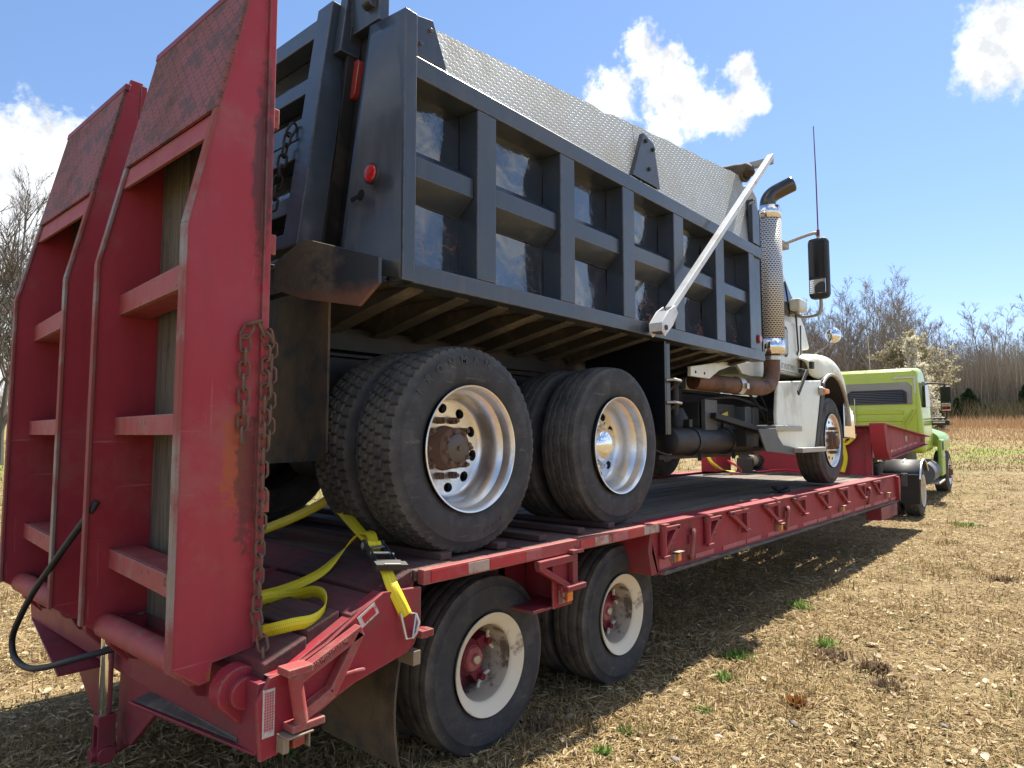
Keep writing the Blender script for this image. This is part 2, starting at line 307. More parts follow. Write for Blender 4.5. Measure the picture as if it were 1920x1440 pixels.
def perforated():
    b = NB('perforated_heat_shield'); geo = b.sep(); ang = b.math('ARCTAN2', geo[1], geo[0])
    v = b.math('DIVIDE', geo[2], .021); row = b.math('MODULO', b.math('FLOOR', v), 2.0)
    u = b.math('ADD', b.math('MULTIPLY', ang, 4.1), b.math('MULTIPLY', row, .5))
    fu = b.math('ABSOLUTE', b.math('SUBTRACT', b.math('FRACT', u), .5)); fv = b.math('ABSOLUTE', b.math('SUBTRACT', b.math('FRACT', v), .5))
    m_ = b.math('MULTIPLY', b.ramp(fu, .36, .30), b.ramp(fv, .32, .22))
    b.set('Base Color', b.mix(m_, (.62, .62, .62), (.012, .012, .012))); b.set('Metallic', b.math('MULTIPLY', b.math('SUBTRACT', 1.0, m_), .35)); b.set('Roughness', b.math('ADD', .42, b.math('MULTIPLY', m_, .5)))
    b.set('Normal', b.bump(m_, -.6, .004)); return b.m
MT['perf'] = perforated()
def reflective(name, c1, c2, p, axes):
    b = NB(name); sp = b.sep(); u = b.math('FRACT', b.math('DIVIDE', sp[axes[0]], p)); v = b.math('FRACT', b.math('DIVIDE', sp[axes[1]], p))
    m_ = b.math('MULTIPLY', b.ramp(b.math('ABSOLUTE', b.math('SUBTRACT', u, .5)), .38, .3), b.ramp(b.math('ABSOLUTE', b.math('SUBTRACT', v, .5)), .38, .3))
    c = b.mix(m_, c1, c2); c = b.mix(b.math('MULTIPLY', b.ramp(b.noise(30, 8, .7), .52, .66), .7), c, (.3, .25, .2)); b.set('Base Color', c); b.set('Roughness', .4); return b.m
MT['reflector'] = reflective('red_reflector', (.42, .28, .28), (.45, .03, .06), .009, (0, 2))
MT['tapered'] = mat('red_reflective_tape', (.42, .016, .035), .35, var=.15, dirt=(.3, .12, .1), da=.5, ds=14)
MT['tapewhite'] = mat('faded_silver_tape', (.42, .32, .27), .5, var=.2, dirt=(.33, .10, .08), da=.9, ds=14)
MT['tapefaded'] = mat('faded_red_tape', (.38, .075, .09), .5, var=.25, vs=30, dirt=(.45, .24, .22), da=.5, ds=20)
MT['label'] = mat('worn_white_label', (.55, .53, .5), .5, var=.1, dirt=(.35, .05, .06), da=.8, ds=40)
MT['pipe'] = mat('rusty_exhaust_pipe', (.17, .088, .055), .6, metal=.3, var=.4, vs=9, dirt=(.06, .045, .045), da=.9, ds=3.5, rust=.35)
MT['redcable'] = mat('red_cable', (.45, .02, .05), .4)
MT['ink'] = mat('dark_lettering', (.16, .17, .18), .6)
MT['rubber_text'] = mat('raised_tyre_lettering', (.055, .053, .05), .6, var=.2)

# ------------------------------------------------------------------ mesh builder and scene helpers
class MB:
    def __init__(s): s.v = []; s.f = []
    def add(s, vs, fs):
        o = len(s.v); s.v += [tuple(p) for p in vs]; s.f += [tuple(i + o for i in f) for f in fs]; return s
    def box(s, x0, x1, y0, y1, z0, z1):
        return s.hexa([(x0, y0, z0), (x1, y0, z0), (x1, y1, z0), (x0, y1, z0), (x0, y0, z1), (x1, y0, z1), (x1, y1, z1), (x0, y1, z1)])
    def hexa(s, p):
        return s.add(p, [(0, 3, 2, 1), (4, 5, 6, 7), (0, 1, 5, 4), (1, 2, 6, 5), (2, 3, 7, 6), (3, 0, 4, 7)])
    def prism(s, poly, ax, d0, d1):
        """polygon in the plane normal to axis ax ('x': (y,z), 'y': (x,z), 'z': (x,y)), extruded d0..d1"""
        def P(a, b, d): return {'x': (d, a, b), 'y': (a, d, b), 'z': (a, b, d)}[ax]
        n = len(poly); vs = [P(a, b, d0) for a, b in poly] + [P(a, b, d1) for a, b in poly]
        fs = [tuple(range(n)), tuple(range(2 * n - 1, n - 1, -1))] + [(i, n + i, n + (i + 1) % n, (i + 1) % n) for i in range(n)]
        return s.add(vs, fs)
    def bar(s, p0, p1, w, h, up=(0, 0, 1)):
        p0 = Vector(p0); p1 = Vector(p1); d = (p1 - p0).normalized(); u = Vector(up)
        sd = d.cross(u)
        if sd.length < 1e-4: sd = d.cross(Vector((1, 0, 0)))
        sd.normalize(); u = sd.cross(d).normalized(); a = sd * w / 2; b = u * h / 2
        return s.hexa([p0 - a - b, p1 - a - b, p1 + a - b, p0 + a - b, p0 - a + b, p1 - a + b, p1 + a + b, p0 + a + b])
    def tube(s, pts, r, n=10, caps=True, closed=False):
        pts = [Vector(p) for p in pts]; k = len(pts); rs = r if isinstance(r, (list, tuple)) else [r] * k
        o = len(s.v); ref = None; vs = []; fs = []
        for i, p in enumerate(pts):
            if closed: t = pts[(i + 1) % k] - pts[i - 1]
            else: t = pts[min(i + 1, k - 1)] - pts[max(i - 1, 0)]
            t.normalize()
            if ref is None:
                ref = t.cross(Vector((0, 0, 1)))
                if ref.length < 1e-3: ref = t.cross(Vector((1, 0, 0)))
            ref = (ref - t * ref.dot(t)).normalized(); bn = t.cross(ref)
            for j in range(n):
                a = 2 * math.pi * j / n; vs.append(p + (ref * math.cos(a) + bn * math.sin(a)) * rs[i])
        m = k if closed else k - 1
        for i in range(m):
            for j in range(n):
                a = i * n + j; b = i * n + (j + 1) % n; i2 = ((i + 1) % k) * n
                fs.append((a, b, i2 + (j + 1) % n, i2 + j))
        if caps and not closed: fs += [tuple(range(n - 1, -1, -1)), tuple((k - 1) * n + j for j in range(n))]
        return s.add(vs, fs)
    def cyl(s, p0, p1, r, n=20, r1=None): return s.tube([p0, p1], [r, r if r1 is None else r1], n)
    def lathe(s, prof, c, n=48, ax='y'):
        """prof: (t, r) along the axis; each ring n points round centre c"""
        vs = []; fs = []
        for t, r in prof:
            for j in range(n):
                a = 2 * math.pi * j / n; q = {'y': (math.cos(a) * r, t, math.sin(a) * r), 'z': (math.cos(a) * r, math.sin(a) * r, t), 'x': (t, math.cos(a) * r, math.sin(a) * r)}[ax]
                vs.append((c[0] + q[0], c[1] + q[1], c[2] + q[2]))
        for i in range(len(prof) - 1):
            for j in range(n):
                fs.append((i * n + j, i * n + (j + 1) % n, (i + 1) * n + (j + 1) % n, (i + 1) * n + j))
        return s.add(vs, fs)
    def each(s, name, m, parent, off=(0, 0, 0), bevel=0.0, smooth=40):
        """one object for every separate shape that was added"""
        lead = list(range(len(s.v)))
        def find(i):
            while lead[i] != i: lead[i] = lead[lead[i]]; i = lead[i]
            return i
        for f in s.f:
            for i in f[1:]: lead[find(i)] = find(f[0])
        groups = {}
        for f in s.f: groups.setdefault(find(f[0]), []).append(f)
        for fs in groups.values():
            ids = sorted({i for f in fs for i in f}); mp = {i: k for k, i in enumerate(ids)}
            q = MB(); q.v = [s.v[i] for i in ids]; q.f = [tuple(mp[i] for i in f) for f in fs]; q.build(name, m, parent, off, bevel, smooth)
    def mesh(s, name, off=(0, 0, 0), smooth=40, fix=True):
        me = bpy.data.meshes.new(name)
        me.from_pydata([(p[0] - off[0], p[1] - off[1], p[2] - off[2]) for p in s.v], [], s.f)
        if fix:
            bm = bmesh.new(); bm.from_mesh(me); bmesh.ops.recalc_face_normals(bm, faces=bm.faces); bm.to_mesh(me); bm.free()
        if smooth: me.shade_smooth(); me.set_sharp_from_angle(angle=R_(smooth))
        me.update(); return me
    def build(s, name, m, parent=None, off=(0, 0, 0), bevel=0.0, smooth=40, label=None, fix=True):
        o = bpy.data.objects.new(name, s.mesh(name, off, smooth, fix)); COL.objects.link(o)
        if m: o.data.materials.append(m if not isinstance(m, str) else MT[m])
        if parent: o.parent = parent
        if label: o['label'] = label
        if bevel:
            bv = o.modifiers.new('bevel', 'BEVEL'); bv.width = bevel; bv.segments = 2; bv.limit_method = 'ANGLE'; bv.angle_limit = R_(50); bv.harden_normals = True
        return o
def thing(name, label, cat, loc=(0, 0, 0), rz=0.0, group=None):
    o = bpy.data.objects.new(name, None); COL.objects.link(o); o.empty_display_size = .2
    o.location = loc; o.rotation_euler = (0, 0, rz); o['label'] = label; o['category'] = cat
    if group: o['group'] = group
    return o
def tag(o, label, cat, group=None):
    o['label'] = label; o['category'] = cat
    if group: o['group'] = group
    return o
def kids(o): return [c for c in bpy.data.objects if c.parent == o]
def dup(o, parent=None, loc=None, rot=None, deep=True):
    c = o.copy(); COL.objects.link(c); c.parent = parent
    if loc is not None: c.location = loc
    if rot is not None: c.rotation_euler = rot
    if deep:
        for k in list(o.children): dup(k, c)
    return c
def np_mesh(name, V, F, attrs=None, smooth=False):
    """V (n,3), F (m,k) with equal k"""
    me = bpy.data.meshes.new(name); n = len(V); m, k = F.shape
    me.vertices.add(n); me.vertices.foreach_set('co', np.ascontiguousarray(V, dtype=np.float32).ravel())
    me.loops.add(m * k); me.loops.foreach_set('vertex_index', np.ascontiguousarray(F, dtype=np.int32).ravel())
    me.polygons.add(m); me.polygons.foreach_set('loop_start', np.arange(0, m * k, k, dtype=np.int32))
    me.update(calc_edges=True)
    for nm, arr in (attrs or {}).items():
        a = me.attributes.new(nm, 'FLOAT', 'POINT'); a.data.foreach_set('value', np.ascontiguousarray(arr, dtype=np.float32))
    if smooth: me.shade_smooth()
    return me
def text_mesh(txt, size, depth=.002, bold=False):
    cu = bpy.data.curves.new('lettering', 'FONT'); cu.body = txt; cu.size = size; cu.extrude = depth; cu.align_x = 'CENTER'; cu.align_y = 'CENTER'; cu.resolution_u = 2
    if bold: cu.offset = size * .02
    o = bpy.data.objects.new('lettering', cu); COL.objects.link(o)
    bpy.context.view_layer.update()
    me = bpy.data.meshes.new_from_object(o.evaluated_get(bpy.context.evaluated_depsgraph_get()))
    bpy.data.objects.remove(o); bpy.data.curves.remove(cu); return me
# ------------------------------------------------------------------ wheels (axis = y, outer face towards -y)
def tyre_mesh(name, R, Wd, rb, kind, seed=0):
    """R radius, Wd width, rb bead radius; kind 'lug' (block tread), 'rib' (grooved), 'slick' (worn trailer tyre)"""
    h = R - rb
    side = [(-.36, 0.0), (-.43, .03), (-.455, .10), (-.465, .12), (-.49, .28), (-.50, .42), (-.495, .56), (-.48, .68), (-.482, .70), (-.468, .72), (-.45, .82), (-.425, .92), (-.415, .945)]
    half = [(t * Wd, rb + q * h) for t, q in side]
    tr = 29 if kind != 'slick' else 17
    crown = [(-.405 * Wd + .81 * Wd * i / (tr - 1)) for i in range(tr)]
    prof = half + [(t, None) for t in crown] + [(-t, r) for t, r in reversed(half)]
    T = len(prof); N = {'lug': 360, 'rib': 240, 'slick': 128}[kind]
    j = np.arange(N)[:, None]; ts = np.array([p[0] for p in prof])[None, :]
    rr = np.zeros((N, T))
    x = np.clip(ts / (.405 * Wd), -1.2, 1.2)
    crownr = R - .10 * h * np.abs(x) ** 2.2 * .55
    for i, (t, r) in enumerate(prof): rr[:, i] = r if r is not None else crownr[0, i]
    ci = np.array([i for i, p in enumerate(prof) if p[1] is None]); k = np.arange(tr)[None, :]
    g = np.zeros((N, tr), bool)
    if kind == 'lug':
        col = (k * 5 // tr); shift = (col * 2) % 6
        zig = ((j + shift * 1) // 3) % 2
        g |= (((j + shift) % 6) == 0)
        for c0 in (6, 12, 17, 23): g |= (k == c0 + zig * 1 * (1 if c0 in (12, 17) else 0))
        rr[:, ci] -= g * .014
        sh = np.array([len(half) - 1, len(half) - 2, T - len(half), T - len(half) + 1])
        rr[:, sh] -= ((j % 6) < 3) * .007
    elif kind == 'rib':
        zig = ((j // 4) % 2)
        for c0 in (4, 10, 17, 23): g |= (k == c0 + zig * (1 if c0 in (10, 17) else 0))
        rr[:, ci] -= g * .010
        sh = np.array([len(half) - 1, T - len(half)]); rr[:, sh] -= ((j % 4) < 2) * .003
    else:
        for c0 in (3, 8, 13): g |= (k == c0)
        rr[:, ci] -= g * .006
    a = 2 * np.pi * j / N
    rs = np.random.default_rng(seed); wob = 1 + .0015 * np.sin(3 * a + seed) + .001 * np.sin(7 * a)
    rr = rr * wob
    # squash at the contact patch
    X = np.cos(a) * rr; Z = np.sin(a) * rr; Y = np.repeat(ts, N, 0)
    cut = -R * .978; over = np.minimum(Z - cut, 0); Z = np.maximum(Z, cut); Y = Y + np.sign(Y) * np.abs(over) * .6
    V = np.stack([X, Y, Z], -1).reshape(-1, 3)
    jj, ii = np.meshgrid(np.arange(N), np.arange(T - 1), indexing='ij'); j2 = (jj + 1) % N
    F = np.stack([jj * T + ii, jj * T + ii + 1, j2 * T + ii + 1, j2 * T + ii], -1).reshape(-1, 4)
    me = np_mesh(name, V, F, smooth=True); me.set_sharp_from_angle(angle=R_(38)); return me
def holed_disc(mb, r0, r1, nh, rc, hu, hv, tf, depth=.02, rot=0.0):
    """flat ring r0..r1 with nh oval hand holes at radius rc; tf(r) gives the offset along y; each hole gets a lip"""
    sec = 2 * math.pi / nh
    for k in range(nh):
        c = k * sec + rot
        hw = sec / 2 * rc
        us = [(math.cos(2 * math.pi * i / 20), math.sin(2 * math.pi * i / 20)) for i in range(20)]
        inner = []; outer = []; lip = []
        dirs = [math.atan2(q, p) for p, q in us]
        for dx, dy in ((hw, r1 - rc), (-hw, r1 - rc), (-hw, r0 - rc), (hw, r0 - rc)): dirs.append(math.atan2(dy, dx))
        for a in sorted(set(round(x, 5) for x in dirs)):
            p, q = math.cos(a), math.sin(a)
            s1 = 1 / math.sqrt((p / hu) ** 2 + (q / hv) ** 2)
            lim = min(hw / abs(p) if abs(p) > 1e-6 else 9, ((r1 - rc) if q > 0 else (rc - r0)) / abs(q) if abs(q) > 1e-6 else 9)
            def W(u, v, d=0.0):
                r = rc + v; th = c + u / rc
                return (math.cos(th) * r, tf(r) + d, math.sin(th) * r)
            inner.append(W(p * s1, q * s1)); outer.append(W(p * lim, q * lim)); lip.append(W(p * s1, q * s1, depth))
        n = len(inner); o = 0
        mb.add(outer + inner + lip, [(i, (i + 1) % n, n + (i + 1) % n, n + i) for i in range(n)] + [(n + i, n + (i + 1) % n, 2 * n + (i + 1) % n, 2 * n + i) for i in range(n)])
MESH = {}
MESH['tyre_lug'] = tyre_mesh('block_tread_tyre', .50, .285, .296, 'lug', 1)
MESH['tyre_rib'] = tyre_mesh('ribbed_tyre', .50, .275, .296, 'rib', 2)
MESH['tyre_steer'] = tyre_mesh('steer_tyre', .50, .29, .296, 'rib', 3)
MESH['tyre_trailer'] = tyre_mesh('worn_trailer_tyre', .43, .25, .238, 'slick', 4)
for k in ('tyre_lug', 'tyre_rib', 'tyre_steer'): MESH[k].materials.append(MT['rubber'])
MESH['tyre_trailer'].materials.append(MT['rubber_dirty'])
def nut_ring(mb, n, r, y0, y1, rad, rot=0.0, sides=6):
    for k in range(n):
        a = 2 * math.pi * k / n + rot; x, z = math.cos(a) * r, math.sin(a) * r
        mb.cyl((x, y0, z), (x, y1, z), rad, sides)
# dual outer rim: deep dish
m = MB()
m.lathe([(-.140, .300), (-.147, .305), (-.150, .303), (-.148, .297), (-.138, .289), (-.128, .286), (-.085, .283), (-.07, .272), (-.055, .262), (-.01, .258), (.01, .254), (.03, .246), (.042, .238), (.046, .230)], (0, 0, 0), 96)
holed_disc(m, .155, .230, 10, .197, .029, .024, lambda r: .046 + (.23 - r) * .10, .03)
m.lathe([(.0535, .155), (.056, .14), (.056, .06)], (0, 0, 0), 60)
m.lathe([(.135, .297), (.14, .30), (.13, .25), (.12, .2)], (0, 0, 0), 48)
MESH['rim_dual'] = m.mesh('deep_dish_rim', smooth=32, fix=False); MESH['rim_dual'].materials.append(MT['alu'])
# inner dual rim: plain
m = MB(); m.lathe([(-.135, .300), (-.145, .303), (-.135, .286), (-.05, .26), (.05, .26), (.13, .286), (.14, .30)], (0, 0, 0), 48)
m.lathe([(-.10, .26), (-.10, .08)], (0, 0, 0), 48); MESH['rim_inner'] = m.mesh('inner_rim', smooth=35, fix=False); MESH['rim_inner'].materials.append(MT['grime'])
# rusty drive hub with studs and axle flange
m = MB()
m.lathe([(.10, .125), (.075, .128), (.07, .115), (.02, .105), (.0, .10), (-.02, .100), (-.03, .092), (-.034, .075)], (0, 0, 0), 40)
nut_ring(m, 10, .1425, .055, .02, .019); nut_ring(m, 10, .1425, .02, .0, .010, 0, 8)
nut_ring(m, 8, .082, -.02, -.05, .009, .2, 8); nut_ring(m, 8, .082, -.02, -.042, .014, .2)
MESH['hub_drive'] = m.mesh('drive_hub', smooth=32); MESH['hub_drive'].materials.append(MT['rust'])
m = MB(); m.lathe([(-.034, .075), (-.044, .070), (-.050, .055), (-.050, .012), (-.060, .010), (-.060, 0.0001)], (0, 0, 0), 36); MESH['hub_cap_drive'] = m.mesh('hub_cap', smooth=32); MESH['hub_cap_drive'].materials.append(mat('oily_hub_cap', (.10, .085, .075), .35, metal=.5, var=.3, dirt=(.16, .11, .08), da=.7, ds=9))
# chrome hub cover for the second axle
m = MB(); m.lathe([(.10, .115), (-.005, .112), (-.02, .108), (-.035, .095), (-.046, .075), (-.053, .05), (-.056, .02), (-.0565, .0001)], (0, 0, 0), 48); MESH['hub_chrome'] = m.mesh('chrome_hub_cover', smooth=60); MESH['hub_chrome'].materials.append(MT['chrome'])
m = MB(); nut_ring(m, 10, .1425, .055, .02, .020); nut_ring(m, 10, .1425, .02, .0, .012, 0, 8); MESH['nuts'] = m.mesh('wheel_nuts', smooth=30); MESH['nuts'].materials.append(MT['chrome'])
# steer rim: flat face outboard with oval holes and big hub
m = MB()
m.lathe([(-.140, .300), (-.148, .305), (-.150, .301), (-.140, .291), (-.105, .284), (-.098, .277), (-.108, .264), (-.116, .255)], (0, 0, 0), 96)
holed_disc(m, .155, .255, 10, .212, .030, .017, lambda r: -.116 - (.255 - r) * .12, .03)
m.lathe([(-.128, .155), (-.13, .10)], (0, 0, 0), 60); m.lathe([(-.116, .258), (.0, .262), (.13, .286), (.14, .30)], (0, 0, 0), 48)
MESH['rim_steer'] = m.mesh('steer_rim', smooth=32, fix=False); MESH['rim_steer'].materials.append(MT['alu'])
m = MB(); m.lathe([(-.11, .108), (-.15, .104), (-.165, .095), (-.168, .085), (-.20, .078), (-.205, .065), (-.207, .0001)], (0, 0, 0), 32); nut_ring(m, 10, .142, -.12, -.160, .021); nut_ring(m, 10, .142, -.16, -.178, .011, 0, 8)
MESH['hub_steer'] = m.mesh('steer_hub', smooth=32); MESH['hub_steer'].materials.append(MT['rust'])
# trailer rim: cream ring, deep barrel, red spoked hub with clamps
m = MB()
m.lathe([(-.112, .238), (-.126, .247), (-.130, .245), (-.126, .238), (-.112, .215), (-.10, .196), (-.092, .186), (-.084, .183)], (0, 0, 0), 80)
MESH['rim_trailer'] = m.mesh('cream_trailer_rim', smooth=40, fix=False); MESH['rim_trailer'].materials.append(MT['white_rim'])
m = MB(); m.lathe([(-.084, .183), (-.075, .181), (.06, .176), (.11, .182), (.125, .236)], (0, 0, 0), 64); MESH['barrel'] = m.mesh('rim_barrel', smooth=40, fix=False); MESH['barrel'].materials.append(mat('dirty_cream_barrel', (.50, .44, .34), .6, var=.15, dirt=(.09, .06, .04), da=.85, ds=7, dlo=.5, dhi=.62, rust=.2, rs=12))
m = MB()
HT = .035
m.lathe([(.05 + HT, .098), (-.0 + HT, .09), (-.02 + HT, .07), (-.03 + HT, .066), (-.032 + HT, .058)], (0, 0, 0), 36)
for k in range(5):
    a = 2 * math.pi * k / 5 + .35; d = Vector((math.cos(a), 0, math.sin(a)))
    m.bar(d * .06 + Vector((0, .045 + HT, 0)), d * .168 + Vector((0, .035 + HT, 0)), .066, .05, (0, 1, 0))
    m.cyl(d * .152 + Vector((0, .03 + HT, 0)), d * .152 + Vector((0, -.018 + HT, 0)), .018, 6)
m.lathe([(.07 + HT, .178), (.068 + HT, .09)], (0, 0, 0), 40)
MESH['hub_trailer'] = m.mesh('red_spoke_hub', smooth=35); MESH['hub_trailer'].materials.append(MT['red_dark'])
m = MB()
for k in range(5):
    a = 2 * math.pi * k / 5 + .35
    pts = [(math.cos(a + q) * r, .002 + HT - abs(q) * .02, math.sin(a + q) * r) for q, r in ((-.30, .178), (-.22, .168), (-.12, .160), (-.06, .170), (.0, .176), (.06, .170), (.12, .160), (.22, .168), (.30, .178))]
    m.tube(pts, .0095, 6)
MESH['clamps'] = m.mesh('rim_clamps', smooth=40); MESH['clamps'].materials.append(MT['white_rim'])
m = MB(); m.lathe([(-.030 + HT, .062), (-.044 + HT, .058), (-.05 + HT, .05), (-.05 + HT, .03), (-.060 + HT, .026), (-.062 + HT, .0001)], (0, 0, 0), 30); MESH['hub_cap_trailer'] = m.mesh('trailer_hub_cap', smooth=32); MESH['hub_cap_trailer'].materials.append(mat('chalky_red_cap', (.30, .06, .065), .6, var=.2, dirt=(.45, .36, .3), da=.6, ds=14))
m = MB(); m.lathe([(-.062 + HT, .024), (-.068 + HT, .02), (-.069 + HT, .0001)], (0, 0, 0), 16); MESH['cap_plug'] = m.mesh('grease_cap', smooth=32); MESH['cap_plug'].materials.append(MT['steel'])
def wheel(parent, off, c, kind, flip=False, tyre='tyre_lug', inner=False, spin=0.0, hub=None):
    """wheel part (its hub is the part's own mesh) with tyre, rim and nuts as sub-parts"""
    hubm = {'drive': 'hub_drive', 'chrome': 'hub_chrome', 'steer': 'hub_steer', 'trailer': 'hub_trailer', 'inner': None}[kind]
    if hubm is None:
        o = bpy.data.objects.new('wheel', MESH['rim_inner'])
    else: o = bpy.data.objects.new('wheel', MESH[hubm])
    COL.objects.link(o); o.parent = parent; o.location = (c[0] - off[0], c[1] - off[1], c[2] - off[2])
    o.rotation_euler = (0, 0, math.pi if flip else 0)
    def sub(nm, me, sp=0.0, loc=(0, 0, 0)):
        q = bpy.data.objects.new(nm, MESH[me]); COL.objects.link(q); q.parent = o; q.rotation_euler = (0, sp, 0); q.location = loc; return q
    sub('tyre', tyre)
    if kind == 'trailer': sub('rim_barrel', 'barrel')
    if kind in ('drive', 'chrome'): sub('rim', 'rim_dual', spin)
    if kind == 'drive': sub('hub_cap', 'hub_cap_drive')
    if kind == 'chrome': sub('wheel_nuts', 'nuts')['kind'] = 'stuff'
    if kind == 'steer': sub('rim', 'rim_steer', spin)
    if kind == 'trailer':
        sub('rim', 'rim_trailer'); sub('rim_clamps', 'clamps')['kind'] = 'stuff'; sub('hub_cap', 'hub_cap_trailer'); sub('grease_cap', 'cap_plug')
    return o
def tyre_lettering(parentwheel, txt, r, y, size, a0, step, flipped=False):
    """raised letters bent round the sidewall, one mesh, sub-part of the wheel"""
    V = []; F = []
    for i, ch in enumerate(txt):
        if ch == ' ': continue
        me = text_mesh(ch, size, .0015, True)
        a = a0 - i * step
        vs = [v.co.copy() for v in me.vertices]; o = len(V)
        for v in vs:
            # local text x -> tangent, y -> radial, z -> outward (-y)
            th = a - v.x / r; rr = r + v.y
            V.append((math.cos(th) * rr, y - v.z - (.0), math.sin(th) * rr))
        F += [tuple(i2 + o for i2 in p.vertices) for p in me.polygons]
        bpy.data.meshes.remove(me)
    mb = MB(); mb.v = V; mb.f = F
    o = mb.build('raised_lettering', 'rubber_text', parentwheel, smooth=0); return o

# ------------------------------------------------------------------ lowboy trailer
TO = (6.0, 3.43, 0.0)
trailer = thing('lowboy_trailer', 'red lowboy trailer with wooden deck and two raised loading ramps, carrying the dump truck', 'trailer', TO)
def tp(mb, name, m, parent=None, bevel=.004, smooth=40, label=None): return mb.build(name, m, parent or trailer, TO, bevel, smooth, label)
YR, YL = 2.135, 4.725
mir = lambda y: 6.86 - y
# well deck planks
pl = MB().box(-3.425, 3.425, -.0985, .0985, -.03, .0)
plm = pl.mesh('deck_plank'); plm.materials.append(MT['deckwood'])
y = 2.41
while y < 4.5:
    o = bpy.data.objects.new('deck_plank', plm); COL.objects.link(o); o.parent = trailer
    o.location = (7.335 - TO[0], y - TO[1], .966 + rng.uniform(-.006, .004)); o.rotation_euler = (rng.uniform(-.012, .012), 0, 0); bv = o.modifiers.new('bevel', 'BEVEL'); bv.width = .006; y += .2145
# cross members and main beams
m = MB()
for x in np.arange(4.2, 10.7, .62): m.box(x - .03, x + .03, 2.2, 4.66, .74, .93)
tp(m, 'cross_members', 'red_dark')
for yy in (2.95, 3.91):
    m = MB(); m.box(1.3, 10.8, yy - .012, yy + .012, .60, .926); m.box(1.3, 10.8, yy - .08, yy + .08, .58, .60); tp(m, 'main_beam', 'red_dark')
# side rails of the well
for sgn in (1, -1):
    f = (lambda y: y) if sgn == 1 else mir
    m = MB()
    def bx(x0, x1, y0, y1, z0, z1, m=m, f=f): a, b_ = sorted((f(y0), f(y1))); m.box(x0, x1, a, b_, z0, z1)
    def pr(poly, y0, y1, m=m, f=f): m.prism(poly, 'y', f(y0), f(y1))
    pr([(3.86, .966), (3.84, .80), (3.90, .67), (10.78, .625), (10.78, .966)], 2.150, 2.166)
    bx(3.84, 10.80, 2.130, 2.296, .968, .984)
    # lower flange, sticking out
    pr([(3.90, .672), (3.93, .655), (10.80, .612), (10.80, .630)], 2.124, 2.26)
    # closing plates
    pr([(3.84, .968), (3.80, .82), (3.84, .66), (3.93, .66), (3.87, .82)], 2.15, 2.40)
    pr([(10.70, .966), (10.80, .966), (10.845, .94), (10.86, .88), (10.80, .62), (10.78, .62)], 2.10, 2.30)
    tp(m, 'side_rail', 'red')
    m = MB(); a, b_ = sorted((f(2.12), f(2.30))); m.box(9.75, 10.68, a, b_, .44, .606); tp(m, 'step_box', 'red_dark')
# dust on the lower flange
m = MB().prism([(3.935, .673), (3.945, .652), (10.79, .611), (10.79, .6325)], 'y', 2.121, 2.148); tp(m, 'flange_dust', 'dusty', bevel=0)
# swing brackets on the right rail
def bracket(a_type, L):
    m = MB()
    if a_type:   # pipe on the left, brace running down-left from top right
        m.cyl((.045, -.022, -.19), (.045, -.022, .0), .024, 14); m.box(.02, L, -.035, -.005, -.035, -.008)
        m.bar((L - .015, -.02, -.02), (.07, -.02, -.165), .03, .03, (0, 1, 0)); m.box(.015, .10, -.05, -.001, -.205, -.188); m.box(.02, .09, -.05, -.001, .0, .014)
        for k in range(2): m.tube([(L * .62 + .02 * math.cos(t) - k * .03, -.03, -.10 - k * .035 + .02 * math.sin(t)) for t in np.linspace(-2, 1.6, 8)], .005, 6)
    else:        # upright on the right, brace from top left to bottom right
        m.box(.0, L, -.035, -.005, -.032, -.004); m.box(L - .055, L - .025, -.035, -.005, -.17, -.02)
        m.bar((.02, -.02, -.02), (L - .05, -.02, -.165), .03, .03, (0, 1, 0)); m.box(L - .09, L + .01, -.05, -.001, -.188, -.165)
        m.tube([(L * .45 + .018 * math.cos(t), -.03, -.145 + .018 * math.sin(t)) for t in np.linspace(-2.6, .8, 8)], .005, 6)
    return m
def put(name, me, loc, parent=None, bevel=.004):
    o = bpy.data.objects.new(name, me); COL.objects.link(o); o.parent = parent or trailer
    o.location = (loc[0] - TO[0], loc[1] - TO[1], loc[2] - TO[2])
    if bevel: bv = o.modifiers.new('bevel', 'BEVEL'); bv.width = bevel; bv.segments = 2; bv.limit_method = 'ANGLE'
    return o
ba = bracket(True, .27).mesh('swing_bracket'); ba.materials.append(MT['red'])
bb = bracket(False, .36).mesh('swing_bracket'); bb.materials.append(MT['red'])
put('swing_bracket', ba, (3.90, 2.149, .962)); put('swing_bracket', ba, (4.56, 2.149, .962))
for x in (5.0, 5.71, 6.44, 7.17, 7.90, 8.66, 9.42): put('swing_bracket', bb, (x, 2.149, .966))
# lashing rings
def ring_mesh(name, hl, hw, r, m_, n=20):
    q = MB(); pts = []
    for i in range(n):
        a = 2 * math.pi * i / n; pts.append((math.cos(a) * hw, 0, math.sin(a) * hw + (hl - hw) * (1 if math.sin(a) > 0 else -1)))
    q.tube(pts, r, 8, closed=True); me = q.mesh(name); me.materials.append(MT[m_]); return me
rg = ring_mesh('lashing_ring', .095, .045, .015, 'red_worn')
for x in (4.37, 6.26, 9.18):
    o = put('lashing_ring', rg, (x, 2.128, .80), bevel=0); o.rotation_euler = (.1, 0, .45)
    m = MB().box(x - .03, x + .03, 2.135, 2.152, .80, .86); tp(m, 'ring_lug', 'red')
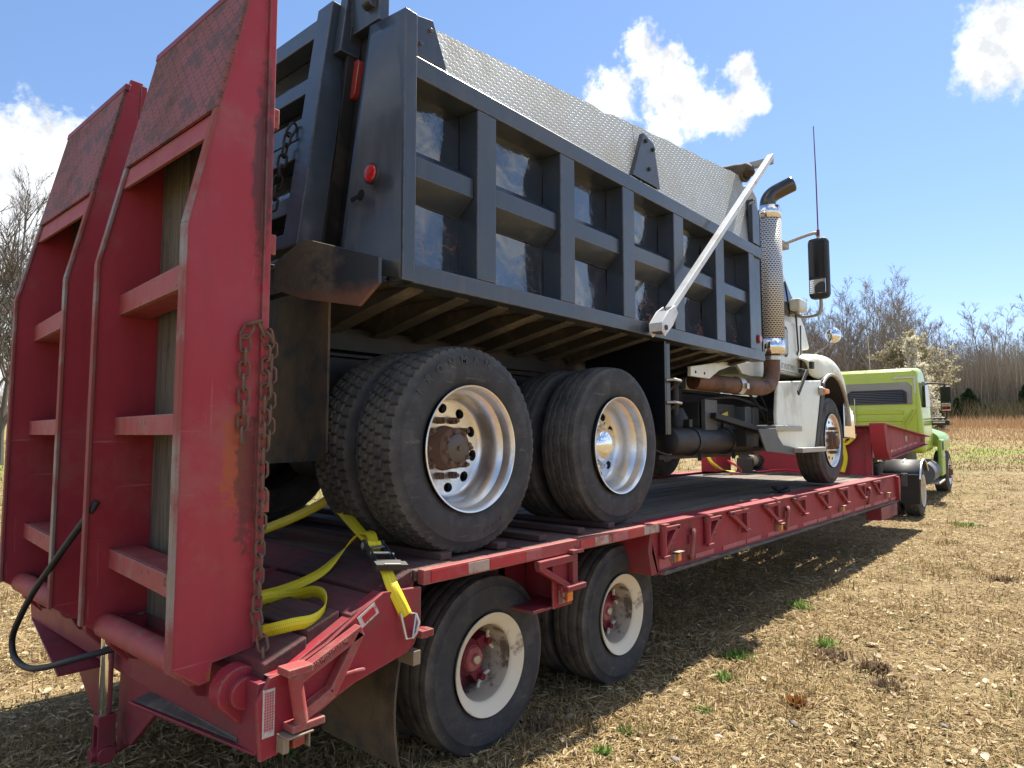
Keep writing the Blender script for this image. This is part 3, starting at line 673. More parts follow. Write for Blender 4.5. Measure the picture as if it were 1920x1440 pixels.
# amber marker lamps
def marker(x, y, z, lensm='amber', w=.085):
    m = MB(); m.box(x - w / 2, x + w / 2, y - .008, y, z - .034, z + .036); m.box(x - w / 2, x + w / 2, y - .06, y, z + .036, z + .042); m.box(x - w / 2, x - w / 2 + .022, y - .03, y - .008, z - .026, z + .028)
    o = tp(m, 'marker_lamp', 'brass', bevel=.002)
    m = MB(); m.hexa([(x - w * .2, y - .045, z - .024), (x + w * .42, y - .04, z - .024), (x + w * .42, y - .008, z - .028), (x - w * .22, y - .008, z - .028), (x - w * .2, y - .045, z + .026), (x + w * .42, y - .04, z + .026), (x + w * .42, y - .008, z + .03), (x - w * .22, y - .008, z + .03)])
    m.build('lens', lensm, o, TO, .006); return o
for x, z in ((4.13, .74), (6.06, .735), (8.0, .735), (10.16, .735)): marker(x, 2.149, z)
# tape along the rail, worn
for i, x in enumerate(np.arange(4.45, 10.5, .46)):
    m = MB().box(x, x + .30 + .13 * (i % 2), 2.1465, 2.1495, .688 - .0060 * (x - 4), .722 - .0060 * (x - 4)); tp(m, 'reflective_tape', 'tapefaded', bevel=0)
m = MB().box(3.93, 4.09, 2.1465, 2.1495, .685, .755); tp(m, 'worn_decal', 'tapefaded', bevel=0)
MT['cleat'] = mat('worn_cleat', (.085, .045, .038), .8, var=.3, dirt=(.16, .10, .08), da=.6, bump=.004)
# rear deck over the wheels
cp = MB().box(-.118, .118, -1.262, 1.262, -.045, .0).mesh('cross_plank'); cp.materials.append(MT['crosswood'])
for i in range(8):
    o = put('cross_plank', cp, (2.005 + i * .243, 3.43, .984 + rng.uniform(-.005, .002)), bevel=.006); o.rotation_euler = (0, rng.uniform(-.012, .012), rng.uniform(-.003, .003))
for x in (2.14, 2.52, 2.85, 3.2, 3.52):
    m = MB().box(x - .035, x + .035, 2.24, 4.62, .985, 1.018); tp(m, 'cleat', 'cleat', bevel=.006)
m = MB().box(1.90, 3.90, YR - .012, 2.164, .928, .990); tp(m, 'deck_edge', 'red_worn')
m = MB().box(1.90, 3.90, mir(2.164), mir(YR - .012), .928, .990); tp(m, 'deck_edge', 'red_worn')
for x0, x1, k in ((1.94, 2.16, 'tapered'), (2.16, 2.30, 'tapewhite'), (2.30, 2.56, 'tapered'), (2.56, 2.68, 'tapefaded'), (3.02, 3.16, 'tapered'), (3.16, 3.30, 'tapewhite'), (3.34, 3.52, 'tapefaded'), (3.52, 3.70, 'tapered'), (3.70, 3.88, 'tapewhite')):
    m = MB().box(x0, x1 - .004, YR - .0155, YR - .0125, .936, .982); tp(m, 'reflective_tape', k, bevel=0)
m = MB()
for x in (2.1, 2.75, 3.12, 3.85): m.box(x - .03, x + .03, 2.45, 4.42, .72, .936)
tp(m, 'deck_bearers', 'red_dark')
# box outrigger between the wheels
m = MB(); m.box(2.80, 2.965, 2.140, 2.152, .655, .925); m.box(2.66, 2.965, 2.152, 2.45, .655, .668); m.box(2.952, 2.965, 2.152, 2.45, .668, .925); m.box(2.66, 2.95, 2.45, 2.46, .655, .925); tp(m, 'outrigger_box', 'red')
m = MB(); m.box(2.64, 2.965, 2.10, 2.136, .885, .922); m.bar((2.65, 2.118, .89), (2.89, 2.118, .765), .03, .034, (0, 1, 0)); m.box(2.925, 2.965, 2.10, 2.136, .77, .885); m.box(2.84, 3.0, 2.07, 2.138, .745, .772); m.box(2.91, 3.01, 2.09, 2.14, .925, .945)
tp(m, 'swing_bracket', 'red')
marker(2.885, 2.139, .71)
m = MB().tube([(2.84, 2.115, .765), (2.835, 2.11, .72), (2.86, 2.105, .70), (2.865, 2.11, .73)], .007, 6); tp(m, 'hook', 'red', bevel=0)
# sloping tail
def slope(x): return .985 - (1.90 - x) * .325
xs = [1.885, 1.70, 1.55, 1.40, 1.22]
for i in range(4):
    x1, x0 = xs[i], xs[i + 1]; dz = (.012, 0, .014, .002)[i]
    y0 = 2.15 + (.02, .0, .05, .03)[i]
    m = MB().hexa([(x0 + .006, y0, slope(x0) - .05), (x1 - .006, y0, slope(x1) - .05), (x1 - .006, mir(y0), slope(x1) - .05), (x0 + .006, mir(y0), slope(x0) - .05),
                   (x0 + .006, y0, slope(x0) + dz), (x1 - .006, y0, slope(x1) + dz), (x1 - .006, mir(y0), slope(x1) + dz), (x0 + .006, mir(y0), slope(x0) + dz)])
    tp(m, 'tail_plank', 'tailwood', bevel=.007)
SP = [(1.195, .47), (1.18, .66), (1.225, .735), (1.30, .742), (1.45, .80), (1.60, .885), (1.70, .935), (1.895, .925), (1.895, .77), (1.86, .70), (1.82, .675), (1.57, .625), (1.50, .60), (1.40, .555), (1.32, .535), (1.26, .475)]
for f in ((lambda y: y), mir):
    m = MB(); m.prism(SP, 'y', f(2.132), f(2.150)); m.prism([(1.225, .735), (1.30, .742), (1.60, .885), (1.70, .935), (1.70, .92), (1.60, .87), (1.30, .727)], 'y', f(2.150), f(2.20)); tp(m, 'tail_side_plate', 'red')
# long bracket with raised lettering on the side plate
br = MB()
br.cyl((1.288, 2.085, .742), (1.318, 2.085, .578), .024, 14); br.bar((1.29, 2.10, .715), (1.565, 2.10, .828), .042, .04, (0, 1, 0)); br.bar((1.325, 2.10, .592), (1.445, 2.10, .640), .04, .04, (0, 1, 0)); br.bar((1.44, 2.10, .636), (1.56, 2.10, .822), .036, .04, (0, 1, 0))
br.box(1.25, 1.345, 2.06, 2.133, .742, .768); br.box(1.275, 1.40, 2.065, 2.133, .553, .578)
brk = tp(br, 'swing_bracket', 'red_worn', label='long triangular bracket with raised lettering on the tail plate')
tm = text_mesh('BIRMINGHAM', .026, .0015, True); tm.materials.append(MT['red_worn'])
o = put('raised_lettering', tm, (1.425, 2.0785, .774), brk, 0); o.rotation_euler = (R_(90), -math.atan2(.113, .275), 0)
m = MB(); m.bar((1.47, 2.09, .688), (1.56, 2.115, .676), .012, .012); m.cyl((1.555, 2.115, .676), (1.60, 2.115, .672), .008, 8); tp(m, 'latch_pin', 'red')
m = MB(); m.box(1.845, 1.91, 2.07, 2.134, .735, .765); m.cyl((1.88, 2.075, .75), (1.88, 2.13, .75), .02, 12); tp(m, 'tie_hook', 'red')
m = MB().box(1.200, 1.243, 2.1285, 2.1315, .545, .70); q = tp(m, 'reflector_backing', 'label', bevel=0)
m = MB().box(1.206, 1.238, 2.1265, 2.1285, .565, .69); tp(m, 'reflector', 'reflector', bevel=0)
m = MB().box(-.045, .045, -.0015, .0015, -.024, .024); me = m.mesh('worn_decal'); me.materials.append(MT['label']); o = put('worn_decal', me, (1.625, 2.130, .862), bevel=0); o.rotation_euler = (0, -.50, 0)
m = MB().box(-.030, .030, -.001, .001, -.015, .015); me = m.mesh('red_print'); me.materials.append(MT['tapered']); o = put('red_print', me, (1.627, 2.1275, .863), bevel=0); o.rotation_euler = (0, -.50, 0)
m = MB().cyl((1.565, 2.1315, .77), (1.565, 2.128, .77), .009, 12); tp(m, 'bolt_hole', 'void', bevel=0)
# tail lamp
m = MB(); m.box(1.252, 1.352, 2.122, 2.131, .487, .548); m.box(1.252, 1.352, 2.06, 2.122, .541, .548); m.box(1.252, 1.275, 2.085, 2.122, .49, .54); m.box(1.345, 1.352, 2.08, 2.122, .487, .541)
tl = tp(m, 'tail_lamp', 'brass', bevel=.002)
m = MB().hexa([(1.285, 2.075, .497), (1.338, 2.085, .497), (1.340, 2.122, .493), (1.282, 2.122, .493), (1.285, 2.075, .535), (1.338, 2.085, .535), (1.340, 2.122, .538), (1.282, 2.122, .538)]); m.build('lens', 'fadedred', tl, TO, .01)
# rear beam, ledge and hinge lugs
m = MB(); m.box(1.19, 1.28, 2.150, mir(2.150), .49, .72); m.hexa([(1.19, 2.16, .485), (1.28, 2.16, .485), (1.28, 3.02, .455), (1.11, 3.02, .455), (1.185, 2.16, .497), (1.28, 2.16, .497), (1.28, 3.02, .47), (1.11, 3.02, .47)])
m.hexa([(1.02, 3.60, .455), (1.28, 3.60, .455), (1.28, 4.70, .485), (1.19, 4.70, .485), (1.02, 3.60, .47), (1.28, 3.60, .47), (1.28, 4.70, .497), (1.185, 4.70, .497)]); tp(m, 'tail_beam', 'red_dark')
m = MB(); m.hexa([(1.19, 2.27, .4975), (1.188, 2.27, .4975), (1.188, 3.0, .475), (1.12, 3.0, .475), (1.186, 2.27, .506), (1.188, 2.27, .516), (1.188, 3.0, .492), (1.13, 3.0, .479)]); tp(m, 'dirt_ledge', 'dusty', bevel=0)
def lug(y0, y1):
    pts = [(1.19 + .082 * math.cos(t), .672 + .082 * math.sin(t)) for t in np.linspace(R_(-15), R_(205), 18)] + [(1.245, .50), (1.275, .48), (1.275, .62)]
    m = MB().prism(pts, 'y', y0, y1); return m
for y0, y1, pn in ((2.255, 2.325, 2.225), (mir(2.325), mir(2.255), mir(2.325) - .005), (3.26, 3.31, 3.255), (3.55, 3.60, 3.545)):
    o = tp(lug(y0, y1), 'hinge_lug', 'red')
    m = MB().cyl((1.193, pn, .670), (1.193, pn + .1, .670), .053, 28); m.build('hinge_pin', 'red', o, TO, .004)
    m = MB().cyl((1.193, pn + .024, .670), (1.193, pn + .10, .670), .060, 28); m.build('hinge_bush', 'red_dark', o, TO, .002)
# stabiliser leg, its gusset and the hydraulic hose
m = MB(); m.prism([(3.44, .50), (3.45, .10), (3.27, .20), (2.92, .47), (2.95, .50)], 'x', 1.225, 1.245); m.bar((1.222, 3.27, .20), (1.222, 2.93, .47), .03, .02, (1, 0, 0)); tp(m, 'leg_gusset', 'red_dark')
m = MB(); m.cyl((1.15, 3.385, .31), (1.15, 3.385, .66), .027, 24); lg = tp(m, 'hydraulic_leg', 'chrome', bevel=0, label='bright hydraulic ram standing on the ground between the ramps')
m = MB(); m.box(1.115, 1.185, 3.35, 3.362, .13, .315); m.box(1.115, 1.185, 3.408, 3.42, .13, .315); m.box(1.115, 1.185, 3.362, 3.408, .27, .315); m.cyl((1.15, 3.335, .15), (1.15, 3.435, .15), .036, 20); m.cyl((1.095, 3.385, .15), (1.20, 3.385, .15), .03, 16); m.build('clevis', 'red_dark', lg, TO, .003)
m = MB().prism([(3.62, .50), (3.63, .16), (3.8, .22), (4.2, .47)], 'x', 1.225, 1.245); tp(m, 'leg_gusset', 'red_dark')
hp = [(1.02, 3.20, 1.27), (1.0, 3.23, 1.21), (.985, 3.40, 1.09), (.975, 3.59, .96), (.97, 3.84, .80), (.968, 4.04, .64), (.968, 4.13, .54), (.968, 4.10, .47), (.97, 3.99, .445), (.98, 3.85, .45), (.99, 3.66, .495), (1.02, 3.48, .55), (1.08, 3.38, .585), (1.16, 3.34, .60)]
def smooth_path(p, n=5):
    out = []; P = [Vector(q) for q in p]
    for i in range(len(P) - 1):
        a = P[max(i - 1, 0)]; b_ = P[i]; c = P[i + 1]; d = P[min(i + 2, len(P) - 1)]
        for k in range(n):
            t = k / n; out.append(.5 * ((2 * b_) + (c - a) * t + (2 * a - 5 * b_ + 4 * c - d) * t * t + (3 * b_ - a - 3 * c + d) * t ** 3))
    return out + [P[-1]]
m = MB().tube(smooth_path(hp), .0145, 10); tp(m, 'hydraulic_hose', 'plastic', bevel=0)
# mud flaps behind the trailer wheels
for yy in (2.27, mir(2.82)):
    m = MB(); n = 8
    for i in range(n):
        a = i / n; b_ = (i + 1) / n; xa = 1.90 - .03 * math.sin(a * 3); xb = 1.90 - .03 * math.sin(b_ * 3)
        za = .62 - .46 * a; zb = .62 - .46 * b_
        m.hexa([(xb, yy, zb), (xb + .012, yy, zb), (xb + .012, yy + .55, zb), (xb, yy + .55, zb), (xa, yy, za), (xa + .012, yy, za), (xa + .012, yy + .55, za), (xa, yy + .55, za)])
    tp(m, 'mud_flap', 'flap', bevel=0)
m = MB(); m.box(1.86, 1.94, 2.25, 2.85, .62, .66); m.box(1.88, 1.92, 2.16, 2.26, .60, .66); tp(m, 'flap_hanger', 'brass')
# ramps
def ramp(dy, first=None):
    def pr(mb, name, mt, par, bevel=.004, label=None): return mb.build(name, mt, par, TO, bevel, 40, label)
    prof = [(.99, .765), (1.085, .695), (1.125, .70), (1.13, .76), (1.285, .78), (1.285, 3.36), (1.225, 3.36), (1.205, 3.28), (.99, 2.28)]
    m = MB()
    for y0 in (2.350, 3.205): m.prism(prof, 'y', y0, y0 + .016)
    m.box(1.270, 1.300, 2.335, 2.350, .80, 3.34)
    o = pr(m, 'loading_ramp', 'rampside', trailer, .003)
    m = MB().box(1.286, 1.296, 2.352, 3.219, .80, 3.35); pr(m, 'unseen_bounce_plate', 'grime', o, .002)  # unseen dark plate, added to keep red bounce off the tailgate
    for y0, y1 in ((2.338, 2.373), (3.193, 3.228)):
        m = MB()
        for (x0, z0), (x1, z1) in (((.984, .76), (.984, 2.285)), ((.984, 2.285), (1.082, 2.735))):
            m.hexa([(x0 - .007, y0, z0), (x0 + .007, y0, z0), (x0 + .007, y1, z0), (x0 - .007, y1, z0), (x1 - .007, y0, z1), (x1 + .007, y0, z1), (x1 + .007, y1, z1), (x1 - .007, y1, z1)])
        pr(m, 'edge_strip', 'bare', o, .003)
    for z0, z1, top in ((2.07, 2.16, False), (1.548, 1.625, None), (.985, 1.065, True)):
        m = MB(); xa, xb = 1.005, 1.075
        m.hexa([(xa, 2.367, z0), (xa + .012, 2.367, z0), (xb + .012, 3.205, z0), (xb, 3.205, z0), (xa, 2.367, z1), (xa + .012, 2.367, z1), (xb + .012, 3.205, z1), (xb, 3.205, z1)])
        for zz in (z0, z1 - .01):
            m.hexa([(xa + .012, 2.367, zz), (xa + .13, 2.367, zz), (xb + .13, 3.205, zz), (xb + .012, 3.205, zz), (xa + .012, 2.367, zz + .01), (xa + .13, 2.367, zz + .01), (xb + .13, 3.205, zz + .01), (xb + .012, 3.205, zz + .01)])
        pr(m, 'rung', 'red_worn', o)
    m = MB().hexa([(1.068, 2.366, 2.635), (1.085, 2.366, 2.635), (1.085, 3.205, 2.635), (1.068, 3.205, 2.635), (1.090, 2.366, 2.735), (1.105, 2.366, 2.735), (1.105, 3.205, 2.735), (1.090, 3.205, 2.735)]); pr(m, 'header_bar', 'red_worn', o)
    m = MB().hexa([(1.075, 2.345, 2.735), (1.087, 2.345, 2.735), (1.087, 3.228, 2.735), (1.075, 3.228, 2.735), (1.200, 2.345, 3.31), (1.212, 2.345, 3.31), (1.212, 3.228, 3.31), (1.200, 3.228, 3.31)]); pr(m, 'tread_plate', 'ramptread', o, 0)
    m = MB().hexa([(1.192, 2.335, 3.29), (1.216, 2.335, 3.29), (1.216, 3.237, 3.29), (1.192, 3.237, 3.29), (1.198, 2.335, 3.325), (1.225, 2.335, 3.325), (1.225, 3.237, 3.325), (1.198, 3.237, 3.325)]); pr(m, 'top_lip', 'red_dark', o)
    for y0, y1 in ((2.37, 2.64), (2.647, 2.92), (2.927, 3.20)):
        m = MB().box(1.235, 1.28, y0, y1, .70 + rng.uniform(-.02, .02), 3.30); pr(m, 'wood_plank', 'greywood', o, .006)  # upper wood is out of view, run up to cut red bounce
    m = MB().cyl((1.08, 2.366, .745), (1.08, 3.205, .745), .05, 24); pr(m, 'hinge_tube', 'red_worn', o, 0)
    m = MB(); m.prism([(1.10, .70), (1.16, .60), (1.26, .56), (1.26, .76), (1.12, .79)], 'y', 3.15, 3.17); m.prism([(1.10, .70), (1.16, .60), (1.26, .56), (1.26, .76), (1.12, .79)], 'y', 2.52, 2.54); m.each('hinge_arm', 'red_dark', o, TO, .004)
    for z in (2.78, 2.28, 1.78, 1.30):
        m = MB().box(1.285, 1.33, 2.352, 2.39, z - .04, z + .04); pr(m, 'ramp_stop', 'red_worn', o)
    return o
r1 = ramp(0); r1['label'] = 'right-hand loading ramp with chain hanging on its side'
r2 = dup(r1, trailer, (0, 1.28, 0)); r2['label'] = 'left-hand loading ramp behind the hydraulic hose'
# gooseneck
m = MB(); m.box(10.83, 10.86, 2.50, mir(2.50), .93, 1.66); m.box(10.78, 10.83, 2.44, 2.52, .93, 1.66); m.box(10.78, 10.83, mir(2.52), mir(2.44), .93, 1.66); m.box(10.80, 10.83, 2.52, mir(2.52), 1.585, 1.64); tp(m, 'gooseneck_riser', 'red')
for f in ((lambda y: y), mir):
    m = MB(); m.prism([(10.45, 1.70), (13.75, 1.515), (13.75, 1.40), (11.2, 1.235), (10.72, 1.205), (10.58, 1.34)], 'y', f(2.25), f(2.30)); m.prism([(10.42, 1.715), (10.60, 1.705), (10.70, 1.33), (10.86, 1.20), (10.72, 1.19), (10.55, 1.34)], 'y', f(2.19), f(2.38))
    m.prism([(10.42, 1.715), (13.78, 1.53), (13.78, 1.51), (10.42, 1.695)], 'y', f(2.18), f(2.36)); m.prism([(10.8, 1.215), (13.75, 1.40), (13.75, 1.385), (10.8, 1.195)], 'y', f(2.19), f(2.34))
    tp(m, 'gooseneck_beam', 'red')
m = MB(); m.prism([(10.46, 1.69), (13.75, 1.505), (13.75, 1.49), (10.46, 1.67)], 'y', 2.3, mir(2.3)); m.box(13.70, 13.76, 2.3, mir(2.3), 1.36, 1.50); tp(m, 'gooseneck_deck', 'red_worn')
m = MB(); m.box(11.0, 15.5, 3.10, 3.76, 1.12, 1.34); tp(m, 'kingpin_beam', 'red_dark')
for x, k in ((10.90, 'amber'), (13.45, 'redlens_old')):
    marker(x, 2.249, 1.32 if k == 'amber' else 1.45, k, .10)
for i, x in enumerate((11.1, 11.5, 11.9, 12.3, 12.7)):
    m = MB().prism([(x, 1.285 + .06 * (x - 11)), (x + .32, 1.305 + .06 * (x - 11)), (x + .32, 1.335 + .06 * (x - 11)), (x, 1.315 + .06 * (x - 11))], 'y', 2.2465, 2.2495); tp(m, 'reflective_tape', 'tapefaded', bevel=0)
m = MB().box(12.1, 12.22, 2.2465, 2.2495, 1.44, 1.53); tp(m, 'yellow_plate', 'tapewhite', bevel=0)
# running gear
for i, x in enumerate((2.513, 3.74)):
    for yy in (2.43, 2.70): wheel(trailer, TO, (x, yy, .42), 'trailer', tyre='tyre_trailer', spin=.3)
    for yy in (mir(2.43), mir(2.70)): wheel(trailer, TO, (x, yy, .42), 'trailer', flip=True, tyre='tyre_trailer')
    m = MB().cyl((x, 2.5, .42), (x, mir(2.5), .42), .065, 16); m.box(x - .05, x + .05, 2.93, 2.97, .42, .62); m.box(x - .05, x + .05, 3.89, 3.93, .42, .62); tp(m, 'axle', 'grime')
# ------------------------------------------------------------------ dump truck on the trailer
KO = (5.5, 3.47, .985)
truck = thing('dump_truck', 'white-cab dump truck with black steel body and silver side boards, parked on the red trailer', 'dump truck', KO)
def kp(mb, name, m, parent=None, bevel=.004, smooth=40, label=None): return mb.build(name, m, parent or truck, KO, bevel, smooth, label)
km = lambda y: 6.94 - y
def both(f):
    f(lambda y: y); f(km)
def B(m, x0, x1, ya, yb, z0, z1): a, b_ = sorted((ya, yb)); m.box(x0, x1, a, b_, z0, z1)
# side sheets, posts, rails
POSTS = [(2.345, 2.485), (3.035, 3.175), (3.715, 3.860), (4.42, 4.575), (5.14, 5.305), (5.845, 5.965)]
for f in ((lambda y: y), km):
    m = MB(); N_ = 128; NZ = 40
    bx_ = [1.92] + [(a + b_) / 2 for a, b_ in POSTS] + [6.13]
    vs = []; fs = []
    for i in range(N_ + 1):
        for k in range(NZ + 1):
            x = 1.92 + (6.13 - 1.92) * i / N_; z = 2.26 + .98 * k / NZ
            q = max(j_ for j_ in range(len(bx_) - 1) if bx_[j_] <= x + 1e-9); uu = (x - bx_[q]) / (bx_[q + 1] - bx_[q]); vv = (z - 2.30) / .46 if z < 2.76 else (z - 2.78) / .40
            bul = .016 * math.sin(math.pi * min(max(uu, 0), 1)) ** .8 * math.sin(math.pi * min(max(vv, 0), 1)) ** .8 * (1 if (q + (z > 2.76)) % 3 else .55)
            bul += .0035 * math.sin(7.1 * x + 5 * z) * math.sin(9 * z - 3.3 * x + q) + .002 * math.sin(17 * x + 2) * math.sin(15 * z)
            vs.append((x, f(2.378 + bul), z))
    for i in range(N_):
        for k in range(NZ): W_ = NZ + 1; fs.append((i * W_ + k, (i + 1) * W_ + k, (i + 1) * W_ + k + 1, i * W_ + k + 1))
    m.add(vs, fs); B(m, 1.92, 6.13, f(2.42), f(2.43), 2.26, 3.30)
    kp(m, 'side_sheet', 'panel', bevel=0, smooth=60)
    m = MB(); B(m, 1.905, 6.165, f(2.25), f(2.385), 2.222, 2.312); kp(m, 'bottom_rail', 'black', bevel=.006)
    m = MB(); m.prism([(f(2.25), 3.175), (f(2.25), 3.275), (f(2.30), 3.30), (f(2.385), 3.30), (f(2.385), 3.175)], 'x', 1.905, 6.15); kp(m, 'top_rail', 'black', bevel=.006)
    m = MB(); m.prism([(f(2.262), 2.312), (f(2.378), 2.345), (f(2.383), 2.312)], 'x', 1.93, 6.13); kp(m, 'rail_fillet', 'black', bevel=0)
    xs_ = [1.935] + [v for p in POSTS for v in p] + [6.12]
    for a, b_ in POSTS:
        m = MB(); B(m, a, b_, f(2.252), f(2.384), 2.312, 3.175); kp(m, 'side_post', 'black', bevel=.006)
    for i in range(0, 12, 2):
        x0, x1 = xs_[i], xs_[i + 1]
        m = MB(); m.prism([(f(2.278), 2.725), (f(2.278), 2.82), (f(2.384), 2.90), (f(2.384), 2.635)], 'x', x0 + .002, x1 - .002); kp(m, 'mid_rail', 'black', bevel=.005)
    m = MB(); m.prism([(1.858, 2.222), (1.93, 2.222), (1.93, 3.46), (1.858, 3.46)], 'y', f(2.234), f(2.30)); kp(m, 'corner_flange', 'black')
    # silver tread plate boards, leaning in a little and rising to the front
    def bl(x, hi): return (3.512 + (x - 2.09) * .1135 if hi else 3.302)
    for a, b_ in ((2.06, 4.005), (4.012, 6.02)):
        m = MB(); K = 16; vs = []
        for i in range(K + 1):
            x = a + (b_ - a) * i / K; top = bl(x, True) + (.005 * math.sin(i * 1.9) * (1 if a > 3 else .4)) - (.022 if (a < 3 and i == 13) else 0)
            for yy, z in ((f(2.305), 3.302), (f(2.305 + (top - 3.302) * .10), top), (f(2.311 + (top - 3.302) * .10), top), (f(2.311), 3.302)): vs.append((x, yy, z))
        fs = []
        for i in range(K):
            o = i * 4; p = o + 4
            for q in range(4): fs.append((o + q, o + (q + 1) % 4, p + (q + 1) % 4, p + q))
        fs += [(0, 1, 2, 3), tuple(K * 4 + q for q in (3, 2, 1, 0))]
        m.add(vs, fs); kp(m, 'side_board', 'silver', bevel=0)
    # plates that hold the boards
    m = MB(); m.prism([(1.905, 3.29), (1.905, 3.47), (2.05, 3.50), (2.135, 3.31), (2.135, 3.29)], 'y', f(2.262), f(2.300))
    for x, z in ((2.03, 3.44), (1.97, 3.35)): m.cyl((x, f(2.275), z), (x, f(2.25), z), .012, 6)
    kp(m, 'board_plate', 'black')
    m = MB(); m.prism([(3.87, 3.302), (4.02, 3.645), (4.165, 3.61), (4.245, 3.302)], 'y', f(2.262), f(2.300) + (.0)); kp(m, 'board_plate', 'black')
    m = MB()
    for x, z in ((4.04, 3.59), (4.14, 3.56), (4.08, 3.40)): m.cyl((x, f(2.27), z), (x, f(2.248), z), .014, 6)
    m.each('plate_bolt', 'grime', truck, KO)
    m = MB(); m.prism([(5.985, 3.30), (5.985, 3.66), (6.03, 3.70), (6.15, 3.60), (6.15, 3.30)], 'y', f(2.262), f(2.300)); kp(m, 'board_plate', 'black')
    # front corner and amber lamp
    m = MB(); B(m, 6.00, 6.15, f(2.27), f(2.385), 2.312, 3.175); kp(m, 'corner_post', 'black')
m = MB().cyl((6.07, 2.268, 2.42), (6.07, 2.252, 2.42), .040, 20); m.cyl((6.07, 2.252, 2.42), (6.07, 2.246, 2.42), .034, 20); kp(m, 'side_lamp', 'redlens_old', bevel=.004)
# wide rear post plates
for f in ((lambda y: y), km):
    m = MB(); G_ = 14; A_, B_, C_, D_ = Vector((1.862, 2.238, 2.225)), Vector((1.700, 2.48, 2.30)), Vector((1.862, 2.238, 3.462)), Vector((1.866, 2.505, 3.485))
    for i in range(G_ + 1):
        for k in range(G_ + 1):
            p = A_.lerp(B_, i / G_).lerp(C_.lerp(D_, i / G_), k / G_); m.v += [(p.x, f(p.y), p.z)]
    for i in range(G_):
        for k in range(G_): o_ = i * (G_ + 1) + k; m.f.append((o_, o_ + G_ + 1, o_ + G_ + 2, o_ + 1))
    o = kp(m, 'rear_post', 'black', bevel=0, smooth=60); sd = o.modifiers.new('shell', 'SOLIDIFY'); sd.thickness = .03; sd.offset = -1 if f(0) == 0 else 1
    m = MB(); m.prism([(f(2.51), 3.52), (f(2.72), 3.56), (f(2.95), 2.40), (f(2.72), 2.30)], 'x', 1.93, 1.96); m.prism([(f(2.64), 3.54), (f(2.665), 3.55), (f(2.90), 2.35), (f(2.87), 2.33)], 'x', 1.86, 1.93); kp(m, 'post_channel', 'grime')
    m = MB(); pts = [(f(2.676 + .028 * math.cos(t)) - 0, 3.30 + .065 * (1 if math.sin(t) > 0 else -1) + .028 * math.sin(t)) for t in np.linspace(0, 2 * math.pi, 24, endpoint=False)]
    m.prism([(y + (3.30 - z) * .22 * (1 if f(0) == 0 else -1), z) for y, z in pts], 'x', 1.900, 1.935); kp(m, 'oval_lamp', 'redlens_old', bevel=.006)
    m = MB(); c0 = (1.768, f(2.335), 2.69); m.lathe([(.0, .047), (-.012, .047), (-.014, .040)], c0, 32, 'x'); o = kp(m, 'lamp_grommet', 'plastic', bevel=0)
    m = MB(); m.lathe([(-.010, .040), (-.020, .036), (-.023, .02), (-.023, .0001)], c0, 32, 'x'); m.build('red_lamp', 'redlens', o, KO, 0)
    # keyhole slot
    m = MB(); m.lathe([(-.001, .026), (-.0012, .0001)], (1.745, f(2.385), 2.60), 20, 'x'); m.bar((1.744, f(2.385), 2.60), (1.732, f(2.44), 2.585), .004, .02); kp(m, 'keyhole_slot', 'void', bevel=0)
# tailgate, leaning: bottom further back
def tgx(z): return 1.655 + (z - 2.5) * .135
def tq(m, y0, y1, z0, z1, d0, d1):
    m.hexa([(tgx(z0) + d0, y0, z0), (tgx(z0) + d1, y0, z0), (tgx(z0) + d1, y1, z0), (tgx(z0) + d0, y1, z0), (tgx(z1) + d0, y0, z1), (tgx(z1) + d1, y0, z1), (tgx(z1) + d1, y1, z1), (tgx(z1) + d0, y1, z1)])
m = MB(); tq(m, 2.74, km(2.74), 2.46, 3.66, .10, .12); tg = kp(m, 'tailgate', 'panel', bevel=0)
for y0, y1 in ((2.72, 2.85), (km(2.85), km(2.72))):
    m = MB(); tq(m, y0, y1, 2.42, 3.68, -.01, .12); m.build('tailgate_post', 'black', tg, KO, .006)
for z0, z1, zz in ((3.535, 3.64, 0), (3.23, 3.315, .03), (2.99, 3.10, .0), (2.885, 2.985, .0), (2.60, 2.69, .02), (2.43, 2.50, 0)):
    m = MB(); tq(m, 2.851, km(2.851), z0, z1, .0, .10); m.build('tailgate_rib', 'black', tg, KO, .006)
m = MB(); tq(m, 2.655, 2.715, 3.40, 3.78, .03, .14); m.cyl((1.86, 2.53, 3.60), (1.86, 2.47, 3.60), .035, 16); m.box(1.87, 1.93, 2.44, 2.66, 3.50, 3.74); m.tube([(1.87, 2.51, 3.64), (1.85, 2.54, 3.70), (1.88, 2.60, 3.72)], .016, 8); m.build('tailgate_hinge', 'black', tg, KO, .004)
